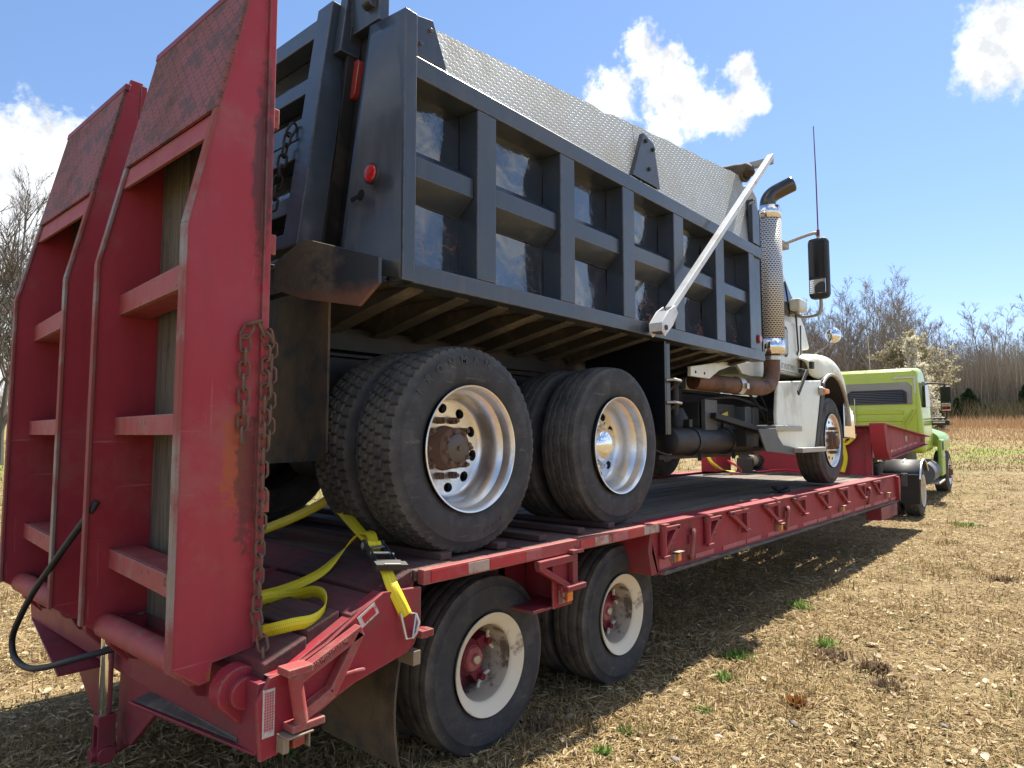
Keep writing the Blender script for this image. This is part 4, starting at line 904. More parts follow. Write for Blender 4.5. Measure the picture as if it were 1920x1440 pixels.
# apron plate below the gate and side flaps
m = MB(); ap = [(y * x / 1.84, 1.55 + (z - 1.55) * x / 1.84, x) for (y, z), x in zip([(3.27, 2.47), (2.99, 2.545), (2.375, 2.345), (2.375, 2.225), (2.52, 2.138), (3.00, 2.235), (3.28, 2.325)], [1.60, 1.645, 1.752, 1.752, 1.73, 1.645, 1.60])]
m.v = [(x, y, z) for y, z, x in ap] + [(x + .018, y, z) for y, z, x in ap]; m.f = [tuple(range(7)), tuple(range(13, 6, -1))] + [(i, 7 + i, 7 + (i + 1) % 7, (i + 1) % 7) for i in range(7)]
b = NB('rusted_apron_plate'); sp = b.sep(); g = b.ramp(b.math('ADD', sp[1], b.math('MULTIPLY', b.math('SUBTRACT', b.noise(5, 8, .7), .5), .9)), -1.02, -.80)
c = b.mix(b.noise(4, 5), (.030, .034, .042), (.05, .055, .065)); c = b.mix(g, c, b.mix(b.noise(16, 10, .75), (.05, .042, .035), (.24, .18, .13))); c = b.mix(b.math('MULTIPLY', b.ramp(b.math('ADD', sp[2], b.math('MULTIPLY', b.noise(12, 8, .7), .12)), 1.30, 1.22), .8), c, (.22, .10, .06))
b.set('Base Color', c); b.set('Roughness', b.math('ADD', .35, b.math('MULTIPLY', g, .5))); b.set('Normal', b.bump(b.noise(60, 8, .7), .5, .004)); MT['apron'] = b.m
kp(m, 'apron_plate', 'apron'); m = MB(); m.prism([(3.28, 2.20), (3.66, 2.20), (3.66, 2.50), (3.28, 2.46)], 'x', 1.80, 1.85); m.prism([(km(3.145), 2.437), (km(2.877), 2.507), (km(2.285), 2.315), (km(2.285), 2.20), (km(2.425), 2.117), (km(2.886), 2.21), (km(3.156), 2.297)], 'x', 1.755, 1.773); m.box(1.80, 1.93, 2.72, 4.22, 2.28, 2.42); kp(m, 'rear_sill', 'grime')
for y0 in (2.69, km(3.24)):
    m = MB(); m.prism([(y0, 2.25), (y0, 1.47), (y0 + .035, 1.43), (y0 + .55, 1.40), (y0 + .55, 2.25)], 'x', 1.795, 1.807); kp(m, 'mud_flap', 'flap', bevel=0)
# floor, cross members, sills
m = MB(); m.box(1.93, 6.15, 2.30, km(2.30), 2.245, 2.262); m.box(6.10, 6.16, 2.30, km(2.30), 2.25, 3.75); kp(m, 'body_floor', 'dusty')
cmx = np.linspace(2.02, 5.95, 14)
for x in cmx:
    m = MB(); m.prism([(2.32, 2.243), (2.32, 2.222), (2.98, 2.09), (km(2.98), 2.09), (km(2.32), 2.222), (km(2.32), 2.243)], 'x', x - .006, x + .006)
    m.add([(x - .045, 2.33, 2.216), (x + .045, 2.33, 2.216), (x + .045, 2.98, 2.086), (x - .045, 2.98, 2.086), (x - .045, 2.33, 2.224), (x + .045, 2.33, 2.224), (x + .045, 2.98, 2.094), (x - .045, 2.98, 2.094)], [(0, 3, 2, 1), (4, 5, 6, 7), (0, 1, 5, 4), (1, 2, 6, 5), (2, 3, 7, 6), (3, 0, 4, 7)]); kp(m, 'body_crossmember', 'dusty', bevel=.002)
for y in (3.06, km(3.06)):
    m = MB(); B(m, 1.9, 6.1, y - .05, y + .05, 2.00, 2.125); kp(m, 'body_sill', 'grime')
    m = MB(); B(m, 1.85, 9.15, y - .012, y + .012, 1.70, 1.985); B(m, 1.85, 9.15, y - .045, y + .045, 1.965, 1.985); B(m, 1.85, 9.15, y - .045, y + .045, 1.70, 1.72); kp(m, 'frame_rail', 'grime')
# tarp bow arm (white) with its pivot shoe and the roller at the front
m = MB(); m.bar((4.16, 2.165, 2.405), (6.08, 2.115, 4.10), .045, .058, (0, 1, 0)); kp(m, 'tarp_arm', 'white_arm', bevel=.008)
m = MB(); ang = math.atan2(1.695, 1.92); ux, uz = math.cos(ang), math.sin(ang)
def pv(a, b2): return (4.02 + ux * a - uz * b2, 2.262 + uz * a + ux * b2)
for y0 in (2.120, 2.208):
    m.prism([pv(-.045, -.04), pv(-.055, .01), pv(-.02, .055), (pv(.12, .06)), pv(.22, .035), pv(.22, -.03), pv(.10, -.05)], 'y', y0, y0 + .010)
m.prism([pv(-.055, .01), pv(-.02, .055), pv(.12, .06), pv(.12, .052), pv(-.015, .047), pv(-.045, .01)], 'y', 2.13, 2.208)
sh = kp(m, 'arm_pivot_shoe', 'white_arm', bevel=.003); m = MB().cyl((4.02, 2.112, 2.262), (4.02, 2.25, 2.262), .018, 16); m.build('pivot_pin', 'grime', sh, KO, 0)
m = MB().box(3.98, 4.06, 2.14, 2.20, 2.225, 2.30); m.build('spring_pack', 'rust', sh, KO, .004)
m = MB(); m.bar((4.16, km(2.165), 2.405), (6.08, km(2.115), 4.10), .045, .058, (0, 1, 0)); kp(m, 'tarp_arm', 'white_arm', bevel=.008)
m = MB(); m.box(6.055, 6.115, 2.10, km(2.10), 4.03, 4.085); kp(m, 'tarp_bow', 'greystep', bevel=.004)
m = MB(); m.tube(smooth_path([(6.02, 2.30, 3.96), (6.03, 2.36, 3.99), (6.03, 2.8, 4.02), (6.03, 3.6, 4.04), (6.03, 4.55, 4.0)]), [.035, .05, .058, .07, .09, .085, .09, .088, .092, .09, .092, .09, .088, .09, .092, .09, .088, .09, .088, .08, .06], 14); kp(m, 'rolled_tarp', 'flap', bevel=0, smooth=70)
m = MB(); m.prism([(6.02, 3.62), (6.02, 3.86), (6.20, 3.92), (6.36, 3.84), (6.40, 3.70), (6.28, 3.60)], 'y', 2.36, 2.40); m.prism([(6.02, 3.62), (6.02, 3.86), (6.20, 3.92), (6.36, 3.84), (6.40, 3.70), (6.28, 3.60)], 'y', 4.54, 4.58); m.box(6.12, 6.16, 2.40, 4.54, 3.60, 3.90); kp(m, 'headboard', 'greystep')
# axles, suspension, drive wheels
WX = (2.32, 3.662); SX = 8.29; WZ = 1.484
for i, x in enumerate(WX):
    w = wheel(truck, KO, (x, 2.395, WZ), 'drive' if i == 0 else 'chrome', tyre='tyre_lug' if i == 0 else 'tyre_rib', spin=.21 if i == 0 else .12)
    if i == 0:
        tyre_lettering(w, 'IRONMAN', .425, -.1415, .055, R_(143), R_(11.2)); tyre_lettering(w, 'E0027', .40, -.1425, .026, R_(-78), R_(-4.6))
    wheel(truck, KO, (x, 2.725, WZ), 'inner', tyre='tyre_lug' if i == 0 else 'tyre_rib')
    wheel(truck, KO, (x, km(2.395), WZ), 'drive', flip=True, tyre='tyre_lug'); wheel(truck, KO, (x, km(2.725), WZ), 'inner', flip=True, tyre='tyre_lug')
    m = MB().cyl((x, 2.5, WZ), (x, km(2.5), WZ), .10, 20); m.lathe([(-.2, .1), (-.12, .2), (.12, .2), (.2, .1)], (x, 3.47, WZ), 24); kp(m, 'drive_axle', 'grime', bevel=0)
m = MB()
for y in (2.98, km(2.98)):
    m.prism([(2.2, 1.62), (2.9, 1.74), (3.8, 1.62), (3.8, 1.54), (2.9, 1.60), (2.2, 1.54)], 'y', y - .045, y + .045); m.box(2.82, 3.18, y - .06, y + .06, 1.55, 1.80)
m.cyl((2.4, 3.47, 1.58), (6.4, 3.47, 1.62), .055, 14); kp(m, 'suspension', 'grime')
for yy, fl in ((2.42, False), (km(2.42), True)):
    wheel(truck, KO, (SX, yy, WZ), 'steer', flip=fl, tyre='tyre_steer', spin=.1)
m = MB(); m.box(SX - .06, SX + .06, 2.6, km(2.6), 1.38, 1.48); kp(m, 'front_axle', 'grime')
# splash panel in front of the tandem, lamp rods on it
m = MB(); m.prism([(2.27, 2.215), (2.27, 1.55), (2.95, 1.55), (2.95, 2.215)], 'x', 4.28, 4.30); m.box(4.302, 4.36, 2.27, 2.285, 1.55, 2.2)
b = NB('speckled_black_panel'); c = b.mix(b.ramp(b.noise(55, 6, .8), .66, .72), (.008, .009, .012), (.16, .17, .18)); b.set('Base Color', c); b.set('Roughness', .25); MT['speck'] = b.m
kp(m, 'splash_panel', 'speck'); m = MB()
for z in (1.94, 1.78): m.tube([(4.30, 2.30, z), (4.34, 2.22, z), (4.42, 2.22, z - .005), (5.0, 2.6, z - .02)], .010, 8)
m.each('panel_stay', 'steel', truck, KO)
# tanks, boxes and pipes between the axles
m = MB(); m.box(4.75, 5.65, 2.82, 3.02, 1.66, 1.98); kp(m, 'frame_box', 'grime', bevel=.01); m = MB().box(4.98, 5.16, 2.8165, 2.8195, 1.78, 1.90); kp(m, 'worn_label', 'label', bevel=0)
m = MB(); m.lathe([(4.92, .0001), (4.925, .07), (4.95, .105), (4.99, .115), (6.55, .115), (6.60, .10), (6.62, .0001)], (0, 2.62, 1.495), 36, 'x'); kp(m, 'air_tank', 'grime', bevel=0)
m = MB()
for x in (5.35, 6.05):
    m = MB(); m.lathe([(x - .03, .117), (x - .03, .124), (x + .03, .124), (x + .03, .117)], (0, 2.62, 1.495), 36, 'x'); m.box(x - .03, x + .03, 2.60, 2.9, 1.60, 1.68); m.bar((x, 2.52, 1.40), (x - .06, 2.50, 1.34), .03, .02); kp(m, 'tank_strap', 'grime', bevel=0)
m = MB(); m.box(5.55, 6.35, 2.62, 2.98, 1.58, 1.84); kp(m, 'battery_box', 'plastic', bevel=.01)
m = MB(); m.box(5.55, 5.80, 2.56, 2.60, 1.575, 1.86); kp(m, 'box_panel', 'bracket'); m = MB()
for x in (6.42, 6.62):
    m.box(x, x + .155, 2.55, 2.70, 1.62, 1.82); m.box(x + .02, x + .135, 2.545, 2.56, 1.79, 1.825)
kp(m, 'battery', 'grey', bevel=.008)
m = MB().prism([(5.98, 1.74), (6.12, 1.77), (6.13, 1.73), (5.99, 1.72)], 'y', 2.60, 2.612); kp(m, 'yellow_tag', mat('yellow_tag', (.62, .5, .03), .5), bevel=0)
m = MB(); m.cyl((5.30, 2.72, 2.02), (5.30, 2.72, 1.70), .035, 14); m.lathe([(.0, .0001), (.0, .09), (.12, .10), (.2, .06), (.22, .0001)], (5.36, 2.74, 1.58), 20, 'z'); kp(m, 'filler_pipe', 'grime', bevel=0)
m = MB(); m.tube(smooth_path([(5.6, 2.6, 1.86), (6.1, 2.55, 1.9), (6.6, 2.55, 1.86), (6.9, 2.52, 1.8)]), .012, 7); m.tube(smooth_path([(6.4, 2.6, 2.02), (6.6, 2.55, 1.92), (6.75, 2.5, 1.75), (6.8, 2.5, 1.62)]), .012, 7); m.tube(smooth_path([(6.75, 2.6, 2.05), (6.95, 2.55, 1.85), (7.0, 2.55, 1.6)]), .012, 7); m.tube(smooth_path([(4.36, 2.6, 1.6), (4.5, 2.5, 1.45), (4.62, 2.45, 1.40), (4.7, 2.45, 1.40)]), .008, 6); m.each('air_hose', 'plastic', truck, KO)
m = MB(); m.box(4.9, 6.9, 2.66, 3.0, 1.345, 1.385); m.box(6.0, 8.3, 3.05, 3.9, 1.35, 2.0); kp(m, 'engine_block', 'grime')
m = MB(); m.prism([(5.16, 2.035), (5.16, 2.115), (5.75, 2.20), (6.95, 2.30), (6.95, 2.14), (6.45, 2.12), (6.25, 2.13), (6.12, 2.21), (5.72, 2.12), (5.52, 2.035)], 'y', 2.50, 2.53); kp(m, 'cab_support_bracket', 'cream')
m = MB()
for x in (5.25, 5.42): m.cyl((x, 2.501, 2.075), (x, 2.498, 2.075), .013, 10)
m.each('bracket_hole', 'void', truck, KO)
# exhaust: pipe, elbow, shielded stack and turned out tip
m = MB(); m.tube(smooth_path([(5.45, 2.62, 2.02), (5.85, 2.52, 2.005), (6.25, 2.44, 2.00), (6.50, 2.40, 2.01), (6.63, 2.385, 2.06), (6.69, 2.38, 2.16), (6.70, 2.38, 2.27), (6.70, 2.38, 2.38)], 6), .078, 24); ex = kp(m, 'exhaust_pipe', 'pipe', bevel=0, smooth=60)
m = MB(); m.tube([(6.02, 2.482, 2.002), (6.09, 2.467, 2.002)], .085, 24); m.lathe([(2.285, .083), (2.325, .083)], (6.70, 2.38, 0), 24, 'z'); m.box(6.03, 6.08, 2.37, 2.40, 1.97, 2.02); m.each('pipe_clamp', 'steel', ex, KO)
m = MB(); m.lathe([(2.36, .10), (3.80, .10), (3.83, .07)], (6.70, 2.38, 0), 32, 'z'); st = kp(m, 'exhaust_stack', 'grime', bevel=0)
def half(z0, z1, r, n=32, a0=-195, a1=15):
    m = MB(); vs = []; fs = []
    A = np.radians(np.linspace(a0, a1, n + 1))
    for a in A:
        for z in (z0, z1): vs.append((math.cos(a) * r, math.sin(a) * r, z))
    for i in range(n): fs.append((2 * i, 2 * i + 2, 2 * i + 3, 2 * i + 1))
    return m.add(vs, fs)
for z0, z1, r, mm, nm in ((.145, 1.37, .128, 'perf', 'heat_shield'), (0.0, .15, .130, 'chrome', 'shield_band'), (1.365, 1.49, .130, 'chrome', 'shield_band')):
    o = half(z0, z1, r).build(nm, mm, st, (0, 0, 0), 0, 60, fix=False); o.location = (6.70 - KO[0], 2.38 - KO[1], 2.34 - KO[2]); sd = o.modifiers.new('shell', 'SOLIDIFY'); sd.thickness = .004
m = MB(); m.tube(smooth_path([(6.70, 2.38, 3.80), (6.70, 2.37, 3.90), (6.725, 2.335, 3.965), (6.775, 2.27, 4.015), (6.835, 2.17, 4.07)], 5), .078, 24, caps=False)
tipm = mat('sooty_chrome_tip', (.10, .085, .07), .22, metal=.9, var=.3); tipo = kp(m, 'exhaust_tip', tipm, bevel=0, smooth=60)
sd = tipo.modifiers.new('shell', 'SOLIDIFY'); sd.thickness = .004
m = MB().cyl((6.832, 2.175, 4.0675), (6.8335, 2.1725, 4.069), .073, 24); m.build('tip_opening', 'void', tipo, KO, 0)
# cab
CY = 2.50
cabp = [(6.95, 2.20), (8.02, 2.20), (8.05, 2.52), (8.33, 2.56), (8.16, 2.82), (7.72, 3.34), (7.45, 3.72), (7.25, 3.82), (6.98, 3.82), (6.95, 3.7)]
m = MB(); vs = []
def cabw(z): return 0.0 if z < 2.85 else (z - 2.85) * .13
n = len(cabp); m.v = [(x, CY + cabw(z), z) for x, z in cabp] + [(x, km(CY + cabw(z)), z) for x, z in cabp]
m.f = [tuple(range(n)), tuple(range(2 * n - 1, n - 1, -1))] + [(i, n + i, n + (i + 1) % n, (i + 1) % n) for i in range(n)]
cab = kp(m, 'cab', 'cream', bevel=.03)
m = MB(); m.prism([(6.80, 2.25), (6.95, 2.25), (6.95, 3.72), (6.84, 3.74)], 'y', 2.56, km(2.56)); m.build('cab_rear_wall', 'cream', cab, KO, .02)
# door, its windows, handle, grab bar, seams
dn = 0.004
m = MB(); m.prism([(7.08, 2.235), (7.90, 2.235), (7.93, 2.80), (7.08, 2.80)], 'y', CY - .012, CY + .002); door = m.build('door', 'cream', cab, KO, .01)
def wq(pts, dy): return [(x, CY + cabw(z) - dy, z) for x, z in pts]
def sheet(pts, dy0, dy1):
    m = MB(); k = len(pts); a = wq(pts, dy0); b_ = wq(pts, dy1); m.v = a + b_; m.f = [tuple(range(k)), tuple(range(2 * k - 1, k - 1, -1))] + [(i, k + i, k + (i + 1) % k, (i + 1) % k) for i in range(k)]; return m
sheet([(7.05, 2.86), (7.62, 2.86), (7.60, 3.26), (7.36, 3.62), (7.05, 3.64)], .010, -.01).build('door_window', 'glass', cab, KO, .004)
sheet([(7.66, 2.90), (7.98, 2.90), (7.67, 3.28)], .010, -.01).build('vent_window', 'glass', cab, KO, .004)
pts = [(7.32 + .055 * math.cos(t), 2.60 + (.085 if math.sin(t) > 0 else -.085) + .055 * math.sin(t)) for t in np.linspace(0, 2 * math.pi, 24, endpoint=False)]
m = MB().prism([(7.43 + (x - 7.32) * 1.25, 2.56 + (z - 2.6) * 1.2) for x, z in pts], 'y', CY - .020, CY - .012); m.build('peep_window_seal', 'plastic', cab, KO, .004)
m = MB().prism([(7.43 + (x - 7.32) * .85, 2.56 + (z - 2.6) * 1.0) for x, z in pts], 'y', CY - .022, CY - .018); m.build('peep_window', mat('dusty_peep_glass', (.30, .29, .22), .25), cab, KO, 0)
m = MB(); m.tube([(7.72, CY - .01, 3.0), (7.74, CY - .03, 2.96), (7.80, CY - .03, 2.5), (7.80, CY - .012, 2.44)], .010, 8); m.tube([(7.92, CY - .015, 2.24), (7.945, CY - .015, 2.8)], .008, 6); m.build('door_seam', 'grime', cab, KO, 0)
m = MB(); m.box(7.62, 7.88, CY - .12, CY - .0, 2.93, 3.06); m.build('mirror_base', 'cream', cab, KO, .02)
m = MB(); m.box(7.10, 7.30, CY - .13, CY + .06, 3.53, 3.60); m.build('mirror_base', 'greystep', cab, KO, .01)
m = MB(); m.hexa([(7.74, 2.62, 3.33), (8.14, 2.56, 2.86), (8.14, km(2.56), 2.86), (7.74, km(2.62), 3.33), (7.755, 2.62, 3.345), (8.155, 2.56, 2.875), (8.155, km(2.56), 2.875), (7.755, km(2.62), 3.345)]); m.hexa([(7.50, 2.66, 3.66), (7.74, 2.62, 3.34), (7.74, km(2.62), 3.34), (7.50, km(2.66), 3.66), (7.515, 2.66, 3.672), (7.755, 2.62, 3.352), (7.755, km(2.62), 3.352), (7.515, km(2.66), 3.672)]); m.build('windscreen', 'glass', cab, KO, 0)
tm = text_mesh('IT FUTTMO', .085, .001); tm.materials.append(MT['ink']); o = bpy.data.objects.new('door_lettering', tm); COL.objects.link(o); o.parent = cab; o.rotation_euler = (R_(90), 0, 0); o.location = (7.50 - KO[0], CY - .0125 - KO[1], 2.285 - KO[2])
# hood with its fenders: sections across the truck, lofted along x
def hood():
    st = [  # x, z top at the middle, half width, fender shoulder z, lower edge z
        (7.80, 2.56, 1.10, 2.38, 2.20), (7.96, 2.60, 1.19, 2.43, 2.16), (8.10, 2.58, 1.20, 2.44, 2.16), (8.30, 2.56, 1.215, 2.455, 2.27), (8.50, 2.53, 1.215, 2.43, 2.265), (8.70, 2.48, 1.21, 2.37, 2.19), (8.88, 2.40, 1.20, 2.27, 2.06), (9.02, 2.28, 1.18, 2.11, 1.90), (9.12, 2.10, 1.15, 1.93, 1.72), (9.16, 1.90, 1.12, 1.80, 1.62)]
    m = MB(); rows = []
    for x, zt, hw, zs, zl in st:
        r = []
        for u, z in ((-1.0, zl), (-1.005, (zl + zs) / 2), (-.985, zs - .03), (-.95, zs + .015), (-.86, zs + .045), (-.74, zs + .05), (-.64, zs + .08), (-.56, zt + .05), (-.42, zt + .16), (0, zt + .20)): r.append((x, 3.47 + u * hw, z))
        r += [(x, 6.94 - y, z) for x, y, z in reversed(r[:-1])]
        rows.append(r)
    k = len(rows[0]); m.v = [p for r in rows for p in r]
    for i in range(len(rows) - 1):
        for j in range(k - 1): m.f.append((i * k + j, (i + 1) * k + j, (i + 1) * k + j + 1, i * k + j + 1))
    m.f.append(tuple((len(rows) - 1) * k + j for j in range(k)))
    return m
o = kp(hood(), 'hood', 'yellowed', bevel=0, smooth=80); sb = o.modifiers.new('round', 'SUBSURF'); sb.levels = 2; sb.render_levels = 2
sd = o.modifiers.new('shell', 'SOLIDIFY'); sd.thickness = .012
# wheel arch lip and dark liner
arc = [(SX + .02 + .66 * math.cos(t), 1.60 + .645 * math.sin(t)) for t in np.linspace(R_(158), R_(5), 16)]
m = MB(); m.tube([(x, 2.262, z) for x, z in arc[3:]], .022, 8); kp(m, 'arch_lip', 'greystep', bevel=0, smooth=60)
m = MB(); vs = []; fs = []
for x, z in arc: vs += [(x, 2.285, z), (x, 2.95, z)]
for i in range(len(arc) - 1): fs.append((2 * i, 2 * i + 2, 2 * i + 3, 2 * i + 1))
m.add(vs, fs); kp(m, 'wheel_arch_liner', 'plastic', bevel=0, smooth=60)
# cream side skirt behind the wheel with black edge, lamp, latch
m = MB(); sk = [(6.74, 2.075), (6.57, 1.75), (6.585, 1.46), (6.9, 1.40), (7.60, 1.40), (7.80, 1.80), (7.955, 2.165)]
m.v = []; 
for y_, s_ in ((2.262, 0), (2.30, .0)): m.v += [(x, y_ + (.05 if x < 6.8 else 0), z) for x, z in [(6.66, 2.07), (6.60, 1.75), (6.62, 1.455), (7.05, 1.40), (7.58, 1.40), (7.76, 1.80), (7.905, 2.155)]]
m.f = [tuple(range(7)), tuple(range(13, 6, -1))] + [(i, 7 + i, 7 + (i + 1) % 7, (i + 1) % 7) for i in range(7)]; kp(m, 'side_skirt', 'cream', bevel=.015)
m = MB().prism([(7.905, 2.155), (8.00, 2.20), (8.02, 2.05), (7.90, 1.85), (7.72, 1.45), (7.58, 1.38), (7.58, 1.42), (7.76, 1.80)], 'y', 2.255, 2.40); kp(m, 'arch_edge', 'plastic', bevel=.01)
m = MB(); m.lathe([(0, .052), (-.02, .05), (-.035, .04), (-.04, .03)], (7.82, 2.258, 2.03), 16); ol = kp(m, 'turn_signal', 'greystep', bevel=0)
m = MB(); m.hexa([(7.80, 2.20, 2.0), (7.91, 2.18, 2.0), (7.91, 2.25, 1.99), (7.80, 2.25, 1.99), (7.80, 2.20, 2.055), (7.91, 2.18, 2.05), (7.91, 2.25, 2.065), (7.80, 2.25, 2.07)]); m.build('lens', 'amber', ol, KO, .015)
m = MB(); m.bar((7.30, 2.235, 2.21), (7.02, 2.24, 1.965), .055, .02, (0, 1, 0)); m.box(7.20, 7.42, 2.25, 2.29, 2.19, 2.235); m.box(7.55, 7.62, 2.25, 2.29, 2.26, 2.34); kp(m, 'hood_latch', 'plastic', bevel=.008)
# steps
m = MB(); m.box(6.42, 7.18, 2.26, 2.50, 1.585, 1.64); kp(m, 'upper_step', 'greystep', bevel=.006); m = MB(); m.box(6.86, 7.62, 2.16, 2.42, 1.372, 1.42); kp(m, 'lower_step', 'greystep', bevel=.006)
m = MB(); m.prism([(5.93, 1.60), (6.36, 1.61), (6.42, 1.53), (6.55, 1.45), (6.86, 1.42), (6.86, 1.35), (6.10, 1.40)], 'y', 2.24, 2.255); m.prism([(6.70, 1.585), (7.06, 1.585), (7.12, 1.50), (7.42, 1.42), (6.98, 1.42)], 'y', 2.30, 2.315); kp(m, 'step_bracket', 'bracket', bevel=.003)
m = MB(); m.box(6.1, 6.40, 2.42, 2.60, 1.44, 1.60); m.bar((5.65, 2.55, 1.72), (6.35, 2.35, 1.58), .10, .05); kp(m, 'step_frame', 'grime')
# bumper end and headlamp
m = MB(); m.prism([(8.86, 1.52), (8.86, 1.94), (9.05, 1.94), (9.30, 1.80), (9.34, 1.50)], 'y', 2.29, 2.31); m.box(9.28, 9.34, 2.31, km(2.31), 1.50, 1.86); m.prism([(8.86, 1.52), (8.86, 1.94), (9.05, 1.94), (9.30, 1.80), (9.34, 1.50)], 'y', km(2.31), km(2.29)); kp(m, 'bumper', 'chrome', bevel=.01)
m = MB(); m.box(9.12, 9.20, 2.50, km(2.50), 1.62, 2.45); kp(m, 'grille', 'chrome', bevel=.02)
# mirrors and whip aerial
MX, MY = 7.24, 2.07
m = MB(); m.box(MX - .03, MX + .10, MY - .10, MY + .10, 2.95, 3.59); mo = kp(m, 'door_mirror', 'plastic', bevel=.045)
m = MB(); m.box(MX - .036, MX - .031, MY - .078, MY + .078, 3.17, 3.55); m.build('mirror_glass', 'darkmirror', mo, KO, .002)
m = MB(); m.box(MX - .040, MX - .031, MY - .078, MY + .078, 3.0, 3.145); m.build('convex_glass', 'mirror', mo, KO, .003)
m = MB(); m.tube(smooth_path([(MX + .05, MY, 3.57), (MX + .05, MY + .01, 3.63), (MX + .03, MY + .06, 3.65), (7.20, 2.42, 3.57)]), .017, 10); m.tube(smooth_path([(MX + .05, MY, 2.97), (MX + .06, MY, 2.86), (MX + .10, MY + .06, 2.80), (7.70, 2.40, 2.86), (7.74, 2.46, 2.93)]), .017, 10); m.build('mirror_arm', 'greystep', mo, KO, 0)
m = MB(); m.cyl((MX + .04, MY, 3.62), (MX + .04, MY, 3.68), .016, 10); m.tube([(MX + .04, MY, 3.66), (MX + .015, MY - .005, 4.3), (MX - .03, MY - .01, 4.77)], [.007, .006, .0045], 6); kp(m, 'whip_aerial', mat('dark_red_aerial', (.16, .02, .04), .5), bevel=0)
m = MB(); m.cyl((7.92, 2.33, 2.46), (7.80, 2.13, 2.54), .008, 8); hm = kp(m, 'hood_mirror_stalk', 'steel', bevel=0)
hx, hy, hz = 7.81, 2.10, 2.635; d = Vector((-1, -.35, -.02)).normalized(); me_ = MB(); 
vs = []; fs = []; side_ = d.cross(Vector((0, 0, 1))).normalized(); u_ = side_.cross(d).normalized(); R0 = .088; NR = 8; NA = 28
for i in range(NR + 1):
    for j in range(NA):
        r = R0 * i / NR; a = 2 * math.pi * j / NA; vs.append(Vector((hx, hy, hz)) + (side_ * math.cos(a) * .85 + u_ * math.sin(a)) * max(r, .0001) + d * (.04 * (1 - (i / NR) ** 2)))
for i in range(NR):
    for j in range(NA): fs.append((i * NA + j, i * NA + (j + 1) % NA, (i + 1) * NA + (j + 1) % NA, (i + 1) * NA + j))
me_.add(vs, fs); me_.build('hood_mirror_glass', 'mirror', hm, KO, 0, 80)
m = MB(); c_ = Vector((hx, hy, hz)); m.tube([c_ + d * .004, c_ - d * .02, c_ - d * .045], [R0 * .93, R0 * .9, R0 * .4], 24); m.build('hood_mirror_shell', 'chrome', hm, KO, 0)

# ------------------------------------------------------------------ lime green tractor in front
GO = (14.9, 3.72, 0.0); GR = R_(1.6)
GPITCH = R_(-2.5)
trac = thing('semi_tractor', 'lime green day-cab tractor unit coupled to the front of the red trailer', 'tractor unit', GO, GR); trac.rotation_euler = (0, GPITCH, GR)
def gp(mb, name, m, parent=None, bevel=.01, smooth=40, label=None): return mb.build(name, m, parent or trac, (0, 0, 0), bevel, smooth, label)
m = MB(); HW = 1.02
prof = [(2.10, 1.05), (2.10, 2.70), (2.14, 2.86), (2.24, 2.93), (2.85, 2.95), (3.0, 2.88), (3.32, 2.10), (3.32, 1.05)]
def gw(z): return HW if z < 1.9 else HW - (z - 1.9) * .115
k = len(prof); m.v = [(x, -gw(z), z) for x, z in prof] + [(x, gw(z), z) for x, z in prof]; m.f = [tuple(range(k)), tuple(range(2 * k - 1, k - 1, -1))] + [(i, k + i, k + (i + 1) % k, (i + 1) % k) for i in range(k)]
gc = gp(m, 'cab', 'lime', bevel=.11)
for m_ in [mm for mm in gc.modifiers]: m_.segments = 5
# roof ribs, back panel pressings
m = MB()
for y in np.linspace(-.7, .7, 5): m.box(2.30, 2.78, y - .05, y + .05, 2.930, 2.940)
m.each('roof_rib', 'lime', gc, (0, 0, 0), .004)
m = MB()
for z in (1.96, 1.80, 1.64): m.box(2.078, 2.102, -.62, .62, z - .045, z + .045)
for s_ in (-1, 1):
    m.bar((2.09, s_ * .87, 2.02), (2.09, s_ * .60, 1.55), .03, .03, (1, 0, 0)); m.bar((2.09, s_ * .80, 2.02), (2.09, s_ * .52, 1.58), .03, .03, (1, 0, 0)); m.box(2.085, 2.102, s_ * .89 - .012, s_ * .89 + .012, 1.25, 2.5)
m.each('pressed_rib', 'lime', gc, (0, 0, 0), .012)
wpts = [(-.80, 2.20), (-.80, 2.52), (-.72, 2.62), (.78, 2.62), (.86, 2.52), (.86, 2.20), (.80, 2.13), (-.80, 2.13)]
m = MB().prism(wpts, 'x', 2.078, 2.11); gw_ = m.build('rear_window', mat('grey_window_tint', (.20, .215, .21), .18, coat=.5), gc, (0, 0, 0), .02)
m = MB().prism([(-.70, 2.15), (-.70, 2.40), (-.62, 2.46), (.42, 2.46), (.50, 2.40), (.50, 2.15)], 'x', 2.070, 2.078); m.build('louvre_frame', 'plastic', gc, (0, 0, 0), .015)
m = MB()
for i in range(7): m.hexa([(2.045, -.64, 2.165 + i * .038), (2.070, -.64, 2.165 + i * .038), (2.070, .44, 2.165 + i * .038), (2.045, .44, 2.165 + i * .038), (2.052, -.64, 2.185 + i * .038), (2.070, -.64, 2.192 + i * .038), (2.070, .44, 2.192 + i * .038), (2.052, .44, 2.185 + i * .038)])
m.each('louvre_slat', mat('gloss_black_slats', (.01, .012, .016), .12, coat=1), gc)
m = MB(); m.box(2.072, 2.10, -.84, -.45, 2.705, 2.745); m.box(2.080, 2.10, -.88, -.84, 2.36, 2.745); m.build('silver_tape', mat('silver_tape', (.5, .52, .5), .35, metal=.3), gc, (0, 0, 0), 0)
m = MB(); m.box(2.06, 2.10, -.92, -.74, 1.42, 1.50); m.build('handle', 'plastic', gc, (0, 0, 0), .01)
for s_ in (-1, 1):
    m = MB(); m.prism([(2.32, 2.05), (2.32, 2.62), (2.75, 2.62), (3.0, 2.05)], 'y', s_ * .96, s_ * 1.022); m.build('side_window', 'glass', gc, (0, 0, 0), .01)
